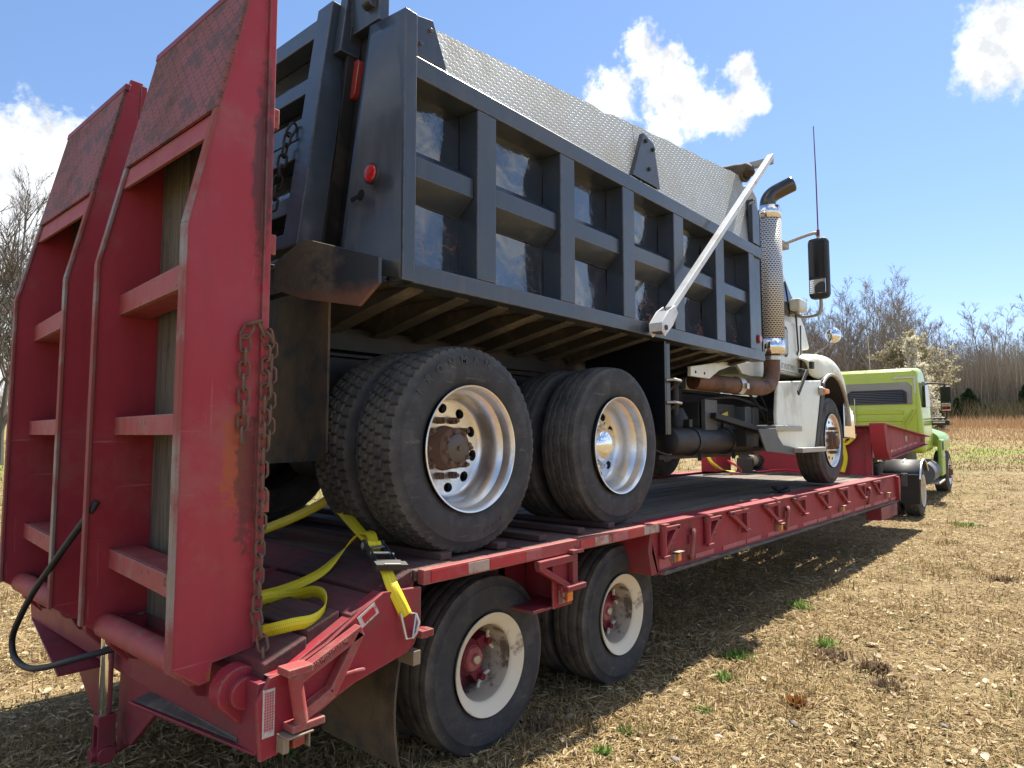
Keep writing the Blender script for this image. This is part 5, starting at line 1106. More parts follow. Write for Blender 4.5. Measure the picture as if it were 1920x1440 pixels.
m = MB(); m.cyl((2.05, .35, 1.15), (2.05, .35, 2.28), .012, 8); gp(m, 'air_line_pole', 'steel', bevel=0)
m = MB(); m.cyl((2.6, .1, 2.96), (2.6, .12, 3.75), .008, 6); gp(m, 'aerial', 'steel', bevel=0)
m = MB(); m.box(1.70, 2.0, -.32, .12, 1.52, 1.62); gp(m, 'deck_plate', 'plastic')
# hood and front fender
def hood2():
    m = MB(); rows = []
    for x, zt, hw in ((3.30, 1.68, 1.12), (3.5, 1.67, 1.16), (3.8, 1.62, 1.20), (4.15, 1.54, 1.21), (4.5, 1.44, 1.20), (4.75, 1.24, 1.14), (4.85, .95, 1.08)):
        r = [(x, -hw, .95 if x < 3.7 else 1.08), (x, -hw * 1.01, 1.30 if x < 4.7 else 1.1), (x, -hw * .97, min(1.40, zt)), (x, -hw * .85, min(1.48, zt)), (x, -hw * .66, zt), (x, -hw * .3, zt + .16), (x, 0, zt + .2)]
        rows.append(r + [(a, -b_, c) for a, b_, c in reversed(r[:-1])])
    k = len(rows[0]); m.v = [p for r in rows for p in r]
    for i in range(len(rows) - 1):
        for j in range(k - 1): m.f.append((i * k + j, (i + 1) * k + j, (i + 1) * k + j + 1, i * k + j + 1))
    m.f.append(tuple((len(rows) - 1) * k + j for j in range(k))); return m
o = gp(hood2(), 'hood', 'mint_sheen', bevel=0, smooth=80); sb = o.modifiers.new('round', 'SUBSURF'); sb.levels = sb.render_levels = 2
for s_ in (-1, 1):
    m = MB(); a, b_ = sorted((s_ * 1.10, s_ * 1.19)); m.box(3.05, 3.58, a, b_, .48, 1.30); sk2 = gp(m, 'side_skirt', 'mint_sheen', bevel=.03)
    m = MB(); m.box(3.12, 3.34, min(s_ * 1.192, s_ * 1.196), max(s_ * 1.192, s_ * 1.196), 1.06, 1.26); m.build('vent', 'plastic', sk2, (0, 0, 0), 0)
    m = MB()
    for i in range(6): m.bar((3.08 + i * .08, s_ * 1.194, .90), (3.15 + i * .08, s_ * 1.194, .96), .03, .004, (0, 1, 0))
    m.build('striped_tape', 'label', sk2, (0, 0, 0), 0)
    m = MB(); m.box(4.15, 4.25, s_ * 1.22 - .012, s_ * 1.22 + .012, 1.36, 1.42); gp(m, 'turn_signal', 'amber')
    m = MB(); m.cyl((2.0, s_ * .92, .62), (3.0, s_ * .92, .62), .25, 32); gp(m, 'fuel_tank', 'grey', bevel=.01)
    m = MB(); m.box(2.3, 3.2, s_ * 1.1 - .11, s_ * 1.1 + .11, .37, .41); gp(m, 'step', 'alu', bevel=.005)
    # mirror
    m = MB(); yy = s_ * 1.29; m.box(3.28, 3.38, yy - .11, yy + .11, 1.93, 2.52); gm = gp(m, 'door_mirror', 'plastic', bevel=.03)
    m = MB(); m.box(3.274, 3.279, yy - .085, yy + .085, 2.16, 2.49); m.build('mirror_glass', 'darkmirror', gm, (0, 0, 0), 0)
    m = MB(); m.box(3.270, 3.279, yy - .085, yy + .085, 1.96, 2.13); m.build('convex_glass', 'mirror', gm, (0, 0, 0), .004)
    m = MB(); m.tube([(3.0, s_ * .91, 2.60), (3.3, s_ * 1.20, 2.58), (3.33, s_ * 1.28, 2.55), (3.33, s_ * 1.29, 2.50)], .02, 8); m.tube([(3.3, s_ * 1.0, 1.78), (3.33, s_ * 1.25, 1.78), (3.33, s_ * 1.29, 1.83), (3.33, s_ * 1.29, 1.94)], .02, 8); m.build('mirror_arm', 'plastic', gm, (0, 0, 0), 0)
    m = MB(); a, b_ = sorted((s_ * 1.0, s_ * 1.34)); m.box(3.22, 3.36, a, b_, 1.63, 1.74); gp(m, 'visor_bar', 'plastic', bevel=.01); m = MB(); m.box(3.215, 3.219, a + .08, b_ - .02, 1.68, 1.71); gp(m, 'bar_trim', 'alu', bevel=0)
    # quarter fenders over the drive tyres
    m = MB(); vs = []; fs = []; A = [R_(t) for t in (35, 50, 65, 80, 95, 110, 125, 140, 155, 170, 182, 190)]
    for a_ in A: vs += [(.575 * math.cos(a_), s_ * .62, .50 + .575 * math.sin(a_)), (.575 * math.cos(a_), s_ * 1.24, .50 + .575 * math.sin(a_))]
    for i in range(len(A) - 1): fs.append((2 * i, 2 * i + 2, 2 * i + 3, 2 * i + 1))
    m.add(vs, fs); gf = gp(m, 'quarter_fender', 'plastic', bevel=0, smooth=60); sd = gf.modifiers.new('shell', 'SOLIDIFY'); sd.thickness = .012
    m = MB(); m.tube([(.58 * math.cos(a_), s_ * 1.24, .50 + .58 * math.sin(a_)) for a_ in A[:9]], .016, 6); m.tube([(.583 * math.cos(a_), s_ * .93, .50 + .583 * math.sin(a_)) for a_ in A[:6]], .010, 6); m.build('fender_edge', 'alu', gf, (0, 0, 0), 0)
    m = MB(); m.box(-.605, -.575, s_ * 1.0 - .05, s_ * 1.0 + .05, .62, .86); m.cyl((-.61, s_ * 1.0, .82), (-.63, s_ * 1.0, .82), .02, 8); m.cyl((-.61, s_ * 1.0, .67), (-.63, s_ * 1.0, .67), .02, 8); m.box(-.59, -.575, s_ * .62, s_ * 1.24, .30, .33); m.build('fender_bracket', 'grey', gf, (0, 0, 0), .004)
    m = MB(); m.box(-.592, -.580, min(s_ * .62, s_ * 1.24), max(s_ * .62, s_ * 1.24), .30, .84); m.build('fender_flap', 'plastic', gf, (0, 0, 0), .004)
    fl = s_ > 0
    wq_ = wheel(trac, (0, 0, 0), (0, s_ * 1.07, .49), 'drive', flip=fl, tyre='tyre_rib')
    for q in wq_.children:
        if q.name.startswith('rim'): q.material_slots[0].link = 'OBJECT'; q.material_slots[0].material = MT['white_rim']
    wheel(trac, (0, 0, 0), (0, s_ * .74, .49), 'inner', flip=fl, tyre='tyre_rib'); wheel(trac, (0, 0, 0), (4.1, s_ * 1.06, .50), 'steer', flip=fl, tyre='tyre_steer')
m = MB(); m.box(-1.2, 4.7, -.45, -.36, .72, .98); m.box(-1.2, 4.7, .36, .45, .72, .98); m.cyl((0, -.7, .49), (0, .7, .49), .1, 16); m.cyl((4.1, -.9, .49), (4.1, .9, .49), .06, 16); m.lathe([(-.01, .45), (.06, .45)], (0, 0, 1.04), 24, 'z'); m.box(-.3, .3, -.4, .4, .98, 1.06); gp(m, 'chassis', 'grime')
# ------------------------------------------------------------------ straps, chains, loose gear
def ribbon(path, wdirs, w, name, mt, parent=None, off=(0, 0, 0), thick=.0035, n=6, label=None):
    """flat webbing along a smooth path; wdirs = width direction at each control point"""
    P = smooth_path(path, n); Wd = smooth_path(wdirs, n); V = []; F = []; UV = []; L = 0.0
    for i, p in enumerate(P):
        t = (P[min(i + 1, len(P) - 1)] - P[max(i - 1, 0)]).normalized(); wv = Wd[i] - t * Wd[i].dot(t); wv.normalize()
        if i: L += (p - P[i - 1]).length
        for k in (-.5, 0, .5): V.append(tuple(p + wv * w * k - Vector(off))); UV.append((L, k + .5))
    for i in range(len(P) - 1):
        for k in range(2): F.append((i * 3 + k, i * 3 + k + 1, i * 3 + k + 4, i * 3 + k + 3))
    me = bpy.data.meshes.new(name); me.from_pydata(V, [], F); ul = me.uv_layers.new(name='UVMap')
    for l in me.loops: ul.data[l.index].uv = UV[l.vertex_index]
    me.shade_smooth(); o = bpy.data.objects.new(name, me); COL.objects.link(o); o.data.materials.append(MT[mt]); o.parent = parent
    sd = o.modifiers.new('thick', 'SOLIDIFY'); sd.thickness = thick; sd.offset = 0
    return o
RO = (1.75, 2.13, .97)
strap = thing('ratchet_strap', 'yellow ratchet strap with black ratchet and hook holding the rear axle to the trailer tail', 'ratchet strap', RO)
X_ = (1, 0, 0)
ribbon([(1.795, 2.108, .83), (1.765, 2.122, .90), (1.745, 2.14, .955), (1.752, 2.18, 1.0), (1.775, 2.24, 1.02)], [(1, -.3, .25), (1, -.3, .3), (1, -.25, .2), (1, -.25, 0), (1, -.25, 0)], .052, 'webbing', 'yellow', strap, RO)
ribbon([(1.825, 2.36, 1.07), (1.86, 2.47, 1.095), (1.93, 2.71, 1.165), (2.0, 2.94, 1.23)], [(1, -.25, 0), (1, -.25, .1), (.8, -.2, .5), (.6, -.1, .7)], .05, 'webbing', 'yellow', strap, RO)
ribbon([(2.0, 2.94, 1.23), (1.98, 3.06, 1.175), (1.95, 3.25, 1.10), (1.92, 3.62, .985)], [(.2, 0, .9), (.3, 0, .9), (.3, 0, .9), (.3, 0, .9)], .055, 'webbing', 'yellow', strap, RO)
ribbon([(1.83, 2.37, 1.075), (1.865, 2.44, 1.115), (1.86, 2.52, 1.10), (1.80, 2.57, 1.02), (1.72, 2.58, .955), (1.62, 2.60, .915), (1.52, 2.64, .885), (1.46, 2.66, .872)], [(1, -.2, 0), (1, -.2, .2), (.9, -.1, .3), (.7, .4, .5), (.4, .6, .6), (.2, .7, .7), (.1, .5, .9), (.1, .4, 1)], .045, 'loose_tail', 'yellow', strap, RO)
coil = []
for i in range(15):
    a = R_(120 - i * 30); rx = .135 + .006 * i; coil.append((1.44 + rx * math.cos(a) * .8 + .01, 2.43 + rx * math.sin(a) * 1.15, slope(1.44) + .035 + .10 * rx * math.cos(a) * 2.4 + (.012 * math.sin(i * 1.7))))
ribbon([(1.46, 2.66, .872), (1.42, 2.66, .87)] + coil, [(.1, .3, 1)] * 2 + [(.15 * math.cos(i), .15 * math.sin(i), 1) for i in range(15)], .045, 'coiled_tail', 'yellow', strap, RO)
ra = Vector((.055, .18, .06)).normalized(); rw = Vector((1, -.25, -.1)); rw = (rw - ra * rw.dot(ra)).normalized(); ru = rw.cross(ra).normalized()
if ru.z < 0: ru = -ru
rc = Vector((1.80, 2.30, 1.045))
def rp(a, w_, u): return rc + ra * a + rw * w_ + ru * u
m = MB()
for s_ in (-1, 1): m.bar(rp(-.09, s_ * .034, 0), rp(.09, s_ * .034, .01), .006, .034, ru); m.bar(rp(-.12, s_ * .041, .012), rp(.05, s_ * .041, .02), .006, .026, ru); m.cyl(rp(.07, s_ * .036, .01), rp(.07, s_ * .046, .01), .026, 14); m.cyl(rp(-.05, s_ * .046, .01), rp(-.05, s_ * .050, .01), .008, 8)
m.bar(rp(-.135, -.07, .020), rp(-.135, .07, .020), .034, .026, ru); m.bar(rp(-.115, -.055, .02), rp(-.115, .055, .02), .03, .02, ru)
q = m.build('ratchet', 'plastic', strap, RO, .003)
m = MB(); m.cyl(rp(.07, -.048, .01), rp(.07, .048, .01), .014, 14); m.cyl(rp(-.02, -.045, .02), rp(-.02, .045, .02), .007, 10); m.bar(rp(.01, -.03, .028), rp(.03, .03, .028), .018, .004, ru); m.cyl(rp(-.03, .036, .02), rp(-.03, .055, .02), .008, 8); m.build('spool', 'steel', q, RO, .001)
m = MB(); m.bar(rp(-.149, -.035, .030), rp(-.149, .035, .030), .004, .014, ru); m.build('handle_label', 'label', q, RO, 0)
m = MB()
for i in range(1): m.cyl(rp(.07, -.03, .01), rp(.07, .03, .01), .022, 18)
me = m.build('wound_webbing', 'yellow', q, RO, 0); me.data.uv_layers.new(name='UVMap')
m = MB(); m.tube([(1.768, 2.112, .845), (1.785, 2.095, .745), (1.815, 2.092, .742), (1.823, 2.095, .77), (1.842, 2.105, .83), (1.815, 2.110, .836)], .006, 8); m.tube([(1.815, 2.092, .742), (1.83, 2.085, .76), (1.846, 2.09, .80), (1.842, 2.105, .83)], .006, 8); m.build('hook', 'steel', strap, RO, 0)
# front strap on the gooseneck wall
FO = (10.74, 2.85, 1.0)
fs_ = thing('tie_down_strap', 'yellow tie-down strap hanging knotted on the red gooseneck wall behind the front wheel', 'strap', FO)
ribbon([(10.78, 2.72, 1.62), (10.76, 2.76, 1.54), (10.74, 2.82, 1.44), (10.74, 2.80, 1.36), (10.74, 2.78, 1.22), (10.745, 2.80, 1.10), (10.73, 2.83, 1.0)], [(0, 1, .3), (0, 1, .1), (.2, .6, .5), (.1, .5, .2), (0, .8, .1), (0, 1, 0), (0, 1, 0)], .06, 'webbing', 'yellow', fs_, FO)
ribbon([(10.775, 2.64, 1.56), (10.75, 2.67, 1.50), (10.74, 2.76, 1.42), (10.72, 2.86, 1.40), (10.68, 3.0, 1.38)], [(0, 1, .2), (0, .8, .4), (.1, .5, .6), (0, .1, 1), (0, .1, 1)], .045, 'loop', 'yellow', fs_, FO)
# chains
def link_mesh(name, L, w, r, mt):
    m = MB(); pts = []
    for i in range(14):
        a = 2 * math.pi * i / 14; pts.append((math.cos(a) * w, 0, math.sin(a) * w + (L - w) * (1 if math.sin(a) > 0 else -1)))
    m.tube(pts, r, 6, closed=True); me = m.mesh(name, smooth=60); me.materials.append(MT[mt]); return me
def chain(path, me, pitch, parent, off, nm='link', jit=.25):
    P = [Vector(p) for p in path]; d = [0]
    for i in range(1, len(P)): d.append(d[-1] + (P[i] - P[i - 1]).length)
    s = pitch / 2; k = 0
    while s < d[-1]:
        i = max(j for j in range(len(d) - 1) if d[j] <= s); f = (s - d[i]) / (d[i + 1] - d[i]); p = P[i].lerp(P[i + 1], f); t = (P[i + 1] - P[i]).normalized()
        o = bpy.data.objects.new(nm, me); COL.objects.link(o); o.parent = parent
        q = t.to_track_quat('Z', 'Y') @ Matrix.Rotation((math.pi / 2) * (k % 2) + rng.uniform(-jit, jit) + .5, 3, 'Z').to_quaternion()
        o.rotation_euler = q.to_euler(); o.location = p - Vector(off); s += pitch; k += 1
lk = link_mesh('link', .031, .0175, .0052, 'rust')
CO = (1.275, 2.325, 1.97)
c1 = thing('chain', 'long rusty chain hanging down the front edge of the right-hand ramp', 'chain', CO)
chain([(1.255, 2.325, 1.965), (1.29, 2.325, 1.90), (1.285, 2.322, 1.72), (1.282, 2.322, 1.2), (1.27, 2.315, .9), (1.262, 2.245, .80), (1.258, 2.215, .70), (1.262, 2.22, .50)], lk, .048, c1, CO)
c2 = thing('chain', 'short rusty chain end hanging beside the long chain on the right-hand ramp', 'chain', (1.21, 2.33, 1.95))
chain([(1.262, 2.33, 1.97), (1.225, 2.325, 1.958), (1.205, 2.33, 1.92), (1.205, 2.333, 1.52)], lk, .048, c2, (1.21, 2.33, 1.95))
c2b = thing('chain', 'doubled-back chain strand behind the long chain on the ramp edge', 'chain', (1.31, 2.33, 1.93))
chain([(1.30, 2.33, 1.94), (1.315, 2.335, 1.88), (1.312, 2.335, 1.62), (1.31, 2.335, 1.5)], lk, .048, c2b, (1.31, 2.33, 1.93))
lk2 = link_mesh('link', .036, .021, .0065, 'grime')
c3 = thing('chain', 'dark spreader chain hanging on the tailgate of the dump body', 'chain', (tgx(3.05) - .03, 2.88, 3.05))
chain([(tgx(3.06) - .02, 2.885, 3.06), (tgx(3.0) - .035, 2.90, 3.01), (tgx(2.85) - .04, 2.915, 2.85), (tgx(2.6) - .04, 2.925, 2.64)], lk2, .056, c3, (tgx(3.05) - .03, 2.88, 3.05))
c4 = thing('chain', 'small heap of black chain lying on the deck by the front wheel', 'chain', (7.0, 2.42, .97))
pts = [(7.0 + .16 * math.cos(i * 1.1) * (.5 + .05 * i) + rng.uniform(-.03, .03), 2.42 + .05 * math.sin(i * 1.1) + rng.uniform(-.03, .03), .985 + .012 * (i % 3)) for i in range(14)]
chain(pts, lk2, .05, c4, (7.0, 2.42, .97), jit=1.2)
# winch with its cables at the front of the deck
WO = (10.2, 3.95, .985)
wi = thing('winch', 'black and steel winch standing on the deck behind the front wheel', 'winch', WO)
m = MB(); m.lathe([(-.30, .0001), (-.30, .11), (-.27, .12), (-.24, .11), (-.23, .07), (.0, .07), (.01, .115), (.04, .115), (.05, .09), (.22, .09), (.24, .075), (.26, .0001)], (0, 0, .17), 28, 'x'); m.build('drum', 'grime', wi, (0, 0, 0), 0)
m = MB(); m.lathe([(-.21, .073), (-.20, .085)] + [(-.20 + .19 * i / 24, .085 + (.006 if i % 2 else 0)) for i in range(25)] + [(-.01, .073)], (0, 0, .17), 24, 'x'); m.build('rope', 'brass', wi, (0, 0, 0), 0)
m = MB(); m.box(-.34, .30, -.13, .13, 0, .035); m.box(-.34, -.31, -.12, .12, .03, .22); m.box(.06, .09, -.12, .12, .03, .22); m.build('base_frame', 'plastic', wi, (0, 0, 0), .006)
m = MB(); m.cyl((-.30, .0, .30), (.24, .0, .30), .018, 10); m.build('tie_bar', 'steel', wi, (0, 0, 0), 0)
rc1 = MB().tube(smooth_path([(9.55, 4.05, .995), (9.75, 3.95, 1.0), (9.72, 4.05, 1.12), (9.80, 4.18, 1.16), (9.9, 4.05, 1.06), (9.95, 3.85, 1.0), (10.15, 3.6, 1.03), (10.3, 3.45, 1.03), (10.45, 3.3, .995), (10.4, 3.1, .995)]), .011, 7)
tag(rc1.build('cable', 'redcable', None, (9.9, 3.9, .985), 0), 'red power cable looped over the deck in front of the winch', 'cable').location = (9.9, 3.9, .985)
ys = ribbon([(9.65, 4.42, 1.22), (9.62, 4.34, 1.12), (9.66, 4.20, 1.03), (9.8, 4.05, .998)], [(0, 1, .2)] * 4, .05, 'strap', 'yellow', None, (9.7, 4.2, .985)); ys.location = (9.7, 4.2, .985); tag(ys, 'short yellow strap draped beside the red toolbox under the truck', 'strap')
tb = thing('toolbox', 'small red steel toolbox at the far edge of the deck', 'toolbox', (10.0, 4.45, .985))
MB().box(-.28, .28, -.12, .12, 0, .34).build('box', 'red', tb, (0, 0, 0), .012); MB().box(-.285, .285, -.125, .125, .34, .37).build('lid', 'red_dark', tb, (0, 0, 0), .008); MB().box(-.05, .05, -.135, -.12, .27, .33).build('clasp', 'steel', tb, (0, 0, 0), .003)
m = MB().tube(smooth_path([(9.0, 4.2, .98), (9.4, 4.0, .985), (9.9, 3.6, .98), (10.3, 3.0, .98)]), .010, 6); o = m.build('hose', 'plastic', None, (9.6, 3.7, .98), 0); o.location = (9.6, 3.7, .98); tag(o, 'thin black hose lying across the front of the wooden deck', 'hose')

# ------------------------------------------------------------------ terrain
def smooth01(t): t = np.clip(t, 0, 1); return t * t * (3 - 2 * t)
def hfun(x, y):
    d = np.sqrt(x * x + y * y)
    h = 2.9 * smooth01((d - 26) / 56)
    h = h + .20 * smooth01((x - 14.5) / 5)
    h = h + .06 * np.sin(x * .11 + y * .07) * smooth01((d - 10) / 20) + .12 * np.sin(x * .045 - y * .06 + 1) * smooth01((d - 25) / 20)
    h = h + (.010 * np.sin(x * 2.3 + 1.1 * y) * np.sin(1.7 * y - .6 * x) + .006 * np.sin(5.1 * x + 2 * y) * np.sin(4.3 * y)) * smooth01((60 - d) / 40)
    return h
rad = np.concatenate([np.linspace(0, 8, 90), np.geomspace(8.1, 420, 110)]); ang = np.linspace(0, 2 * np.pi, 480, endpoint=False)
RR, AA = np.meshgrid(rad, ang, indexing='ij'); X = RR * np.cos(AA); Y = RR * np.sin(AA); Z = hfun(X, Y)
V = np.stack([X, Y, Z], -1).reshape(-1, 3); nA = len(ang); i, j = np.meshgrid(np.arange(len(rad) - 1), np.arange(nA), indexing='ij'); j2 = (j + 1) % nA
F = np.stack([i * nA + j, (i + 1) * nA + j, (i + 1) * nA + j2, i * nA + j2], -1).reshape(-1, 4)
b = NB('dry_lawn')
n1 = b.noise(.35, 6, .6); n2 = b.noise(2.6, 8, .68); n3 = b.noise(22, 8, .72); n4 = b.noise(110, 5, .7)
c = b.mix(b.ramp(n2, .36, .64), (.22, .155, .078), (.40, .30, .16))
c = b.mix(b.ramp(n3, .35, .66), b.mix(.55, c, (.07, .045, .022)), c)
c = b.mix(b.math('MULTIPLY', b.ramp(n4, .52, .68), .75), c, (.56, .45, .28))
sp = b.sep(); dist = b.N.new('ShaderNodeVectorMath'); dist.operation = 'LENGTH'; b.L.new(b.co, dist.inputs[0]); dd = dist.outputs['Value']
g = b.math('MULTIPLY', b.ramp(n1, .46, .64), b.ramp(dd, 12, 26, .12, .75)); c = b.mix(b.math('MULTIPLY', g, b.ramp(n2, .3, .7, .4, 1)), c, (.13, .15, .045))
gl = b.math('MULTIPLY', b.ramp(b.math('SUBTRACT', sp[1], b.math('MULTIPLY', sp[0], .55)), 2, 9), b.ramp(dd, 8, 16)); c = b.mix(b.math('MULTIPLY', gl, b.ramp(n3, .3, .6, .35, .75)), c, (.19, .20, .06))
far = b.math('MULTIPLY', b.ramp(dd, 30, 62), b.ramp(n2, .3, .7, .5, 1)); c = b.mix(b.math('MULTIPLY', far, .7), c, (.34, .22, .11))
band = b.math('MULTIPLY', b.ramp(dd, 33, 38), b.ramp(dd, 47, 41)); c = b.mix(b.math('MULTIPLY', band, b.ramp(b.noise(.5, 5), .40, .56, 0, .8)), c, (.20, .27, .05))
b.set('Base Color', c); b.set('Roughness', .95); b.set('Specular IOR Level', .1)
b.set('Normal', b.bump(n4, .5, .015, b.bump(n3, .7, .05, b.bump(n2, .4, .10))))
me = np_mesh('ground', V, F, smooth=True); me.materials.append(b.m); gr = bpy.data.objects.new('ground', me); COL.objects.link(gr); gr['kind'] = 'structure'

# dead grass, straw and leaves as loose geometry, thinning with distance
AZ0, AZ1 = R_(-6), R_(90)
def scatter(n, d0, d1, pw=1.0):
    u = nr.random(n); d = d0 * (d1 / d0) ** (u ** pw); a = AZ0 + (AZ1 - AZ0) * nr.random(n); return d * np.cos(a), d * np.sin(a), d
def blades(name, n, d0, d1, lmin, lmax, e0, e1, wid, mat_, curve=.0, pw=1.0, clump=0):
    x, y, d = scatter(n, d0, d1, pw)
    if clump:
        k = max(1, n // clump); cx, cy, cd_ = scatter(k, d0, d1, pw); idx = np.repeat(np.arange(k), clump)[:n]
        n = len(idx); sp_ = .05 * (1 + cd_[idx] * .06); x = cx[idx] + nr.normal(0, 1, n) * sp_; y = cy[idx] + nr.normal(0, 1, n) * sp_; d = np.hypot(x, y)
    L = lmin + (lmax - lmin) * nr.random(n) ** 1.6; L = L * (1 + d * .03)
    pk = .5 + .5 * np.sin(1.9 * x + .7 * y + 1.3 * np.sin(1.1 * y)) * np.sin(1.6 * y - .9 * x + 1.7 * np.sin(.8 * x)) + .25 * np.sin(6 * x + 3 * y) * np.sin(5 * y - 2 * x)
    kp_ = nr.random(n) < np.clip(.30 + .95 * pk, .25, 1); x, y, d, L = x[kp_], y[kp_], d[kp_], L[kp_]; n = len(x)
    az = nr.random(n) * 2 * np.pi; el = np.radians(e0 + (e1 - e0) * nr.random(n)); w = wid * (.6 + .8 * nr.random(n)) * (1 + d * .14)
    dx, dy, dz = np.cos(az) * np.cos(el), np.sin(az) * np.cos(el), np.sin(el)
    z = hfun(x, y) + .003 + .012 * nr.random(n) * (el < .5)
    p = np.stack([x, y, z], -1); t = np.stack([dx, dy, dz], -1); s_ = np.stack([-np.sin(az), np.cos(az), np.zeros(n)], -1) * w[:, None] / 2
    s_[:, 2] = (nr.random(n) - .5) * w
    mid = p + t * (L * .55)[:, None]; tip = p + t * L[:, None]; tip[:, 2] -= curve * L * nr.random(n)
    V = np.stack([p - s_, p + s_, mid - s_ * .8, mid + s_ * .8, tip], 1).reshape(-1, 3); o = np.arange(n)[:, None] * 5
    F = np.concatenate([o + np.array([[0, 1, 3]]), o + np.array([[0, 3, 2]]), o + np.array([[2, 3, 4]])])
    me = np_mesh(name, V, F, {'rnd': np.repeat(nr.random(n), 5)}); me.materials.append(mat_); ob = bpy.data.objects.new(name, me); COL.objects.link(ob); ob['kind'] = 'stuff'; return ob
def blade_mat(name, cols, trans=.2):
    b = NB(name); r = b.N.new('ShaderNodeValToRGB'); r.color_ramp.interpolation = 'LINEAR'; e = r.color_ramp.elements
    e[0].color = V3(cols[0]); e[1].color = V3(cols[-1]); e[1].position = 1
    for i, c in enumerate(cols[1:-1]): q = e.new((i + 1) / (len(cols) - 1)); q.color = V3(c)
    b.L.new(b.attr('rnd'), r.inputs[0]); b.set('Base Color', r.outputs[0]); b.set('Roughness', .75); b.set('Specular IOR Level', .25)
    tr = b.N.new('ShaderNodeBsdfTranslucent'); b.L.new(r.outputs[0], tr.inputs[0]); mx = b.N.new('ShaderNodeMixShader'); mx.inputs[0].default_value = trans
    b.L.new(b.P.outputs[0], mx.inputs[1]); b.L.new(tr.outputs[0], mx.inputs[2]); b.L.new(mx.outputs[0], b.N['Material Output'].inputs[0]); return b.m
straw_m = blade_mat('straw', [(.16, .105, .05), (.33, .235, .11), (.46, .345, .17), (.40, .28, .125), (.60, .48, .28)])
stub_m = blade_mat('dead_grass', [(.12, .08, .042), (.29, .20, .095), (.42, .30, .145), (.20, .15, .07)])
blades('straw', 300000, 1.9, 28, .02, .095, 0, 24, .0034, straw_m, .1, .85)
blades('dead_grass', 120000, 1.9, 30, .012, .05, 35, 85, .0026, stub_m, .25, .85)
blades('grass_clumps', 42000, 2.0, 24, .03, .10, 40, 88, .0028, stub_m, .3, .9, clump=45)
blades('green_shoots', 9000, 2.0, 30, .015, .05, 30, 85, .004, blade_mat('green_shoots', [(.05, .10, .02), (.10, .16, .035), (.16, .19, .06)]), .2, .7, clump=22)
# curled leaves and bark flakes
def litter(name, n, d0, d1, s0, s1, mat_, pw=.9):
    x, y, d = scatter(n, d0, d1, pw); s = s0 + (s1 - s0) * nr.random(n) ** 2; s = s * (1 + d * .035); az = nr.random(n) * 2 * np.pi; asp = .25 + .4 * nr.random(n)
    z = hfun(x, y) + .006 + .012 * nr.random(n); c_, s_ = np.cos(az), np.sin(az); tl = (nr.random((n, 2)) - .5) * .7
    def pt(a, b_, h): X_ = a * s; Y_ = b_ * s * asp; return np.stack([x + X_ * c_ - Y_ * s_, y + X_ * s_ + Y_ * c_, z + h * s + X_ * tl[:, 0] + Y_ * tl[:, 1]], -1)
    k = nr.random(n) * .22
    V = np.stack([pt(-.5, 0, 0), pt(-.1, -.5, k), pt(-.1, .5, k), pt(.2, -.45, k), pt(.2, .45, k * .8), pt(.5, .05, .1 + 0 * k), pt(.05, 0, -.03)], 1).reshape(-1, 3); o = np.arange(n)[:, None] * 7
    F = np.concatenate([o + np.array([q]) for q in ([0, 1, 6], [0, 6, 2], [1, 3, 6], [6, 4, 2], [3, 5, 6], [6, 5, 4])])
    me = np_mesh(name, V, F, {'rnd': np.repeat(nr.random(n), 7)}); me.materials.append(mat_); ob = bpy.data.objects.new(name, me); COL.objects.link(ob); ob['kind'] = 'stuff'
leaf_m = blade_mat('dead_leaf', [(.13, .085, .05), (.42, .31, .17), (.64, .52, .34), (.52, .40, .24), (.74, .65, .48)], .25)
litter('dead_leaves', 22000, 2.0, 44, .014, .062, leaf_m, .8)
# stones
def stone(loc, s, label, col):
    bm = bmesh.new(); bmesh.ops.create_icosphere(bm, subdivisions=2, radius=1)
    for v in bm.verts: v.co *= 1 + rng.uniform(-.16, .16); v.co.x *= s; v.co.y *= s * rng.uniform(.68, .72); v.co.z *= s * .5
    me = bpy.data.meshes.new('stone'); bm.to_mesh(me); bm.free(); me.shade_smooth(); me.set_sharp_from_angle(angle=R_(32)); o = bpy.data.objects.new('stone', me); COL.objects.link(o)
    o.location = (loc[0], loc[1], float(hfun(np.array(loc[0]), np.array(loc[1]))) + s * .25); o.rotation_euler = (0, 0, rng.uniform(0, 6)); o.data.materials.append(col); tag(o, label, 'stone', 'stones lying in the dry grass'); return o
pale_s = mat('pale_stone', (.42, .37, .30), .85, var=.2, vs=30, dirt=(.2, .14, .09), da=.5, ds=20, bump=.004, bs=60); dark_s = mat('dark_stone', (.16, .15, .14), .85, var=.25, vs=30, bump=.004, bs=60)
STL = [((3.09, 2.24), .05, 'pale stone just in front of the rear trailer tyre', 0), ((3.19, 1.68), .042, 'dark stone in the sunny grass below the shadow edge', 1), ((3.38, 1.53), .036, 'pale stone to the right of the dark stone in the sunlit grass', 0), ((4.25, .67), .042, 'grey stone lying far right in the foreground grass', 1),
       ((3.58, 2.31), .03, 'small pale stone at the foot of the front trailer tyre', 0), ((3.80, 1.29), .04, 'brown stone beside the orange grass tuft', 1), ((3.0, 1.58), .05, 'grey stone at the bottom edge of the grass, nearest the camera', 1), ((3.78, 1.81), .026, 'small white stone between the two green tufts in the sun', 0), ((3.39, 2.36), .024, 'small pebble between the two trailer tyres', 0)]
for p, s, l, k in STL: stone(p, s * .72, l, dark_s if k else pale_s)
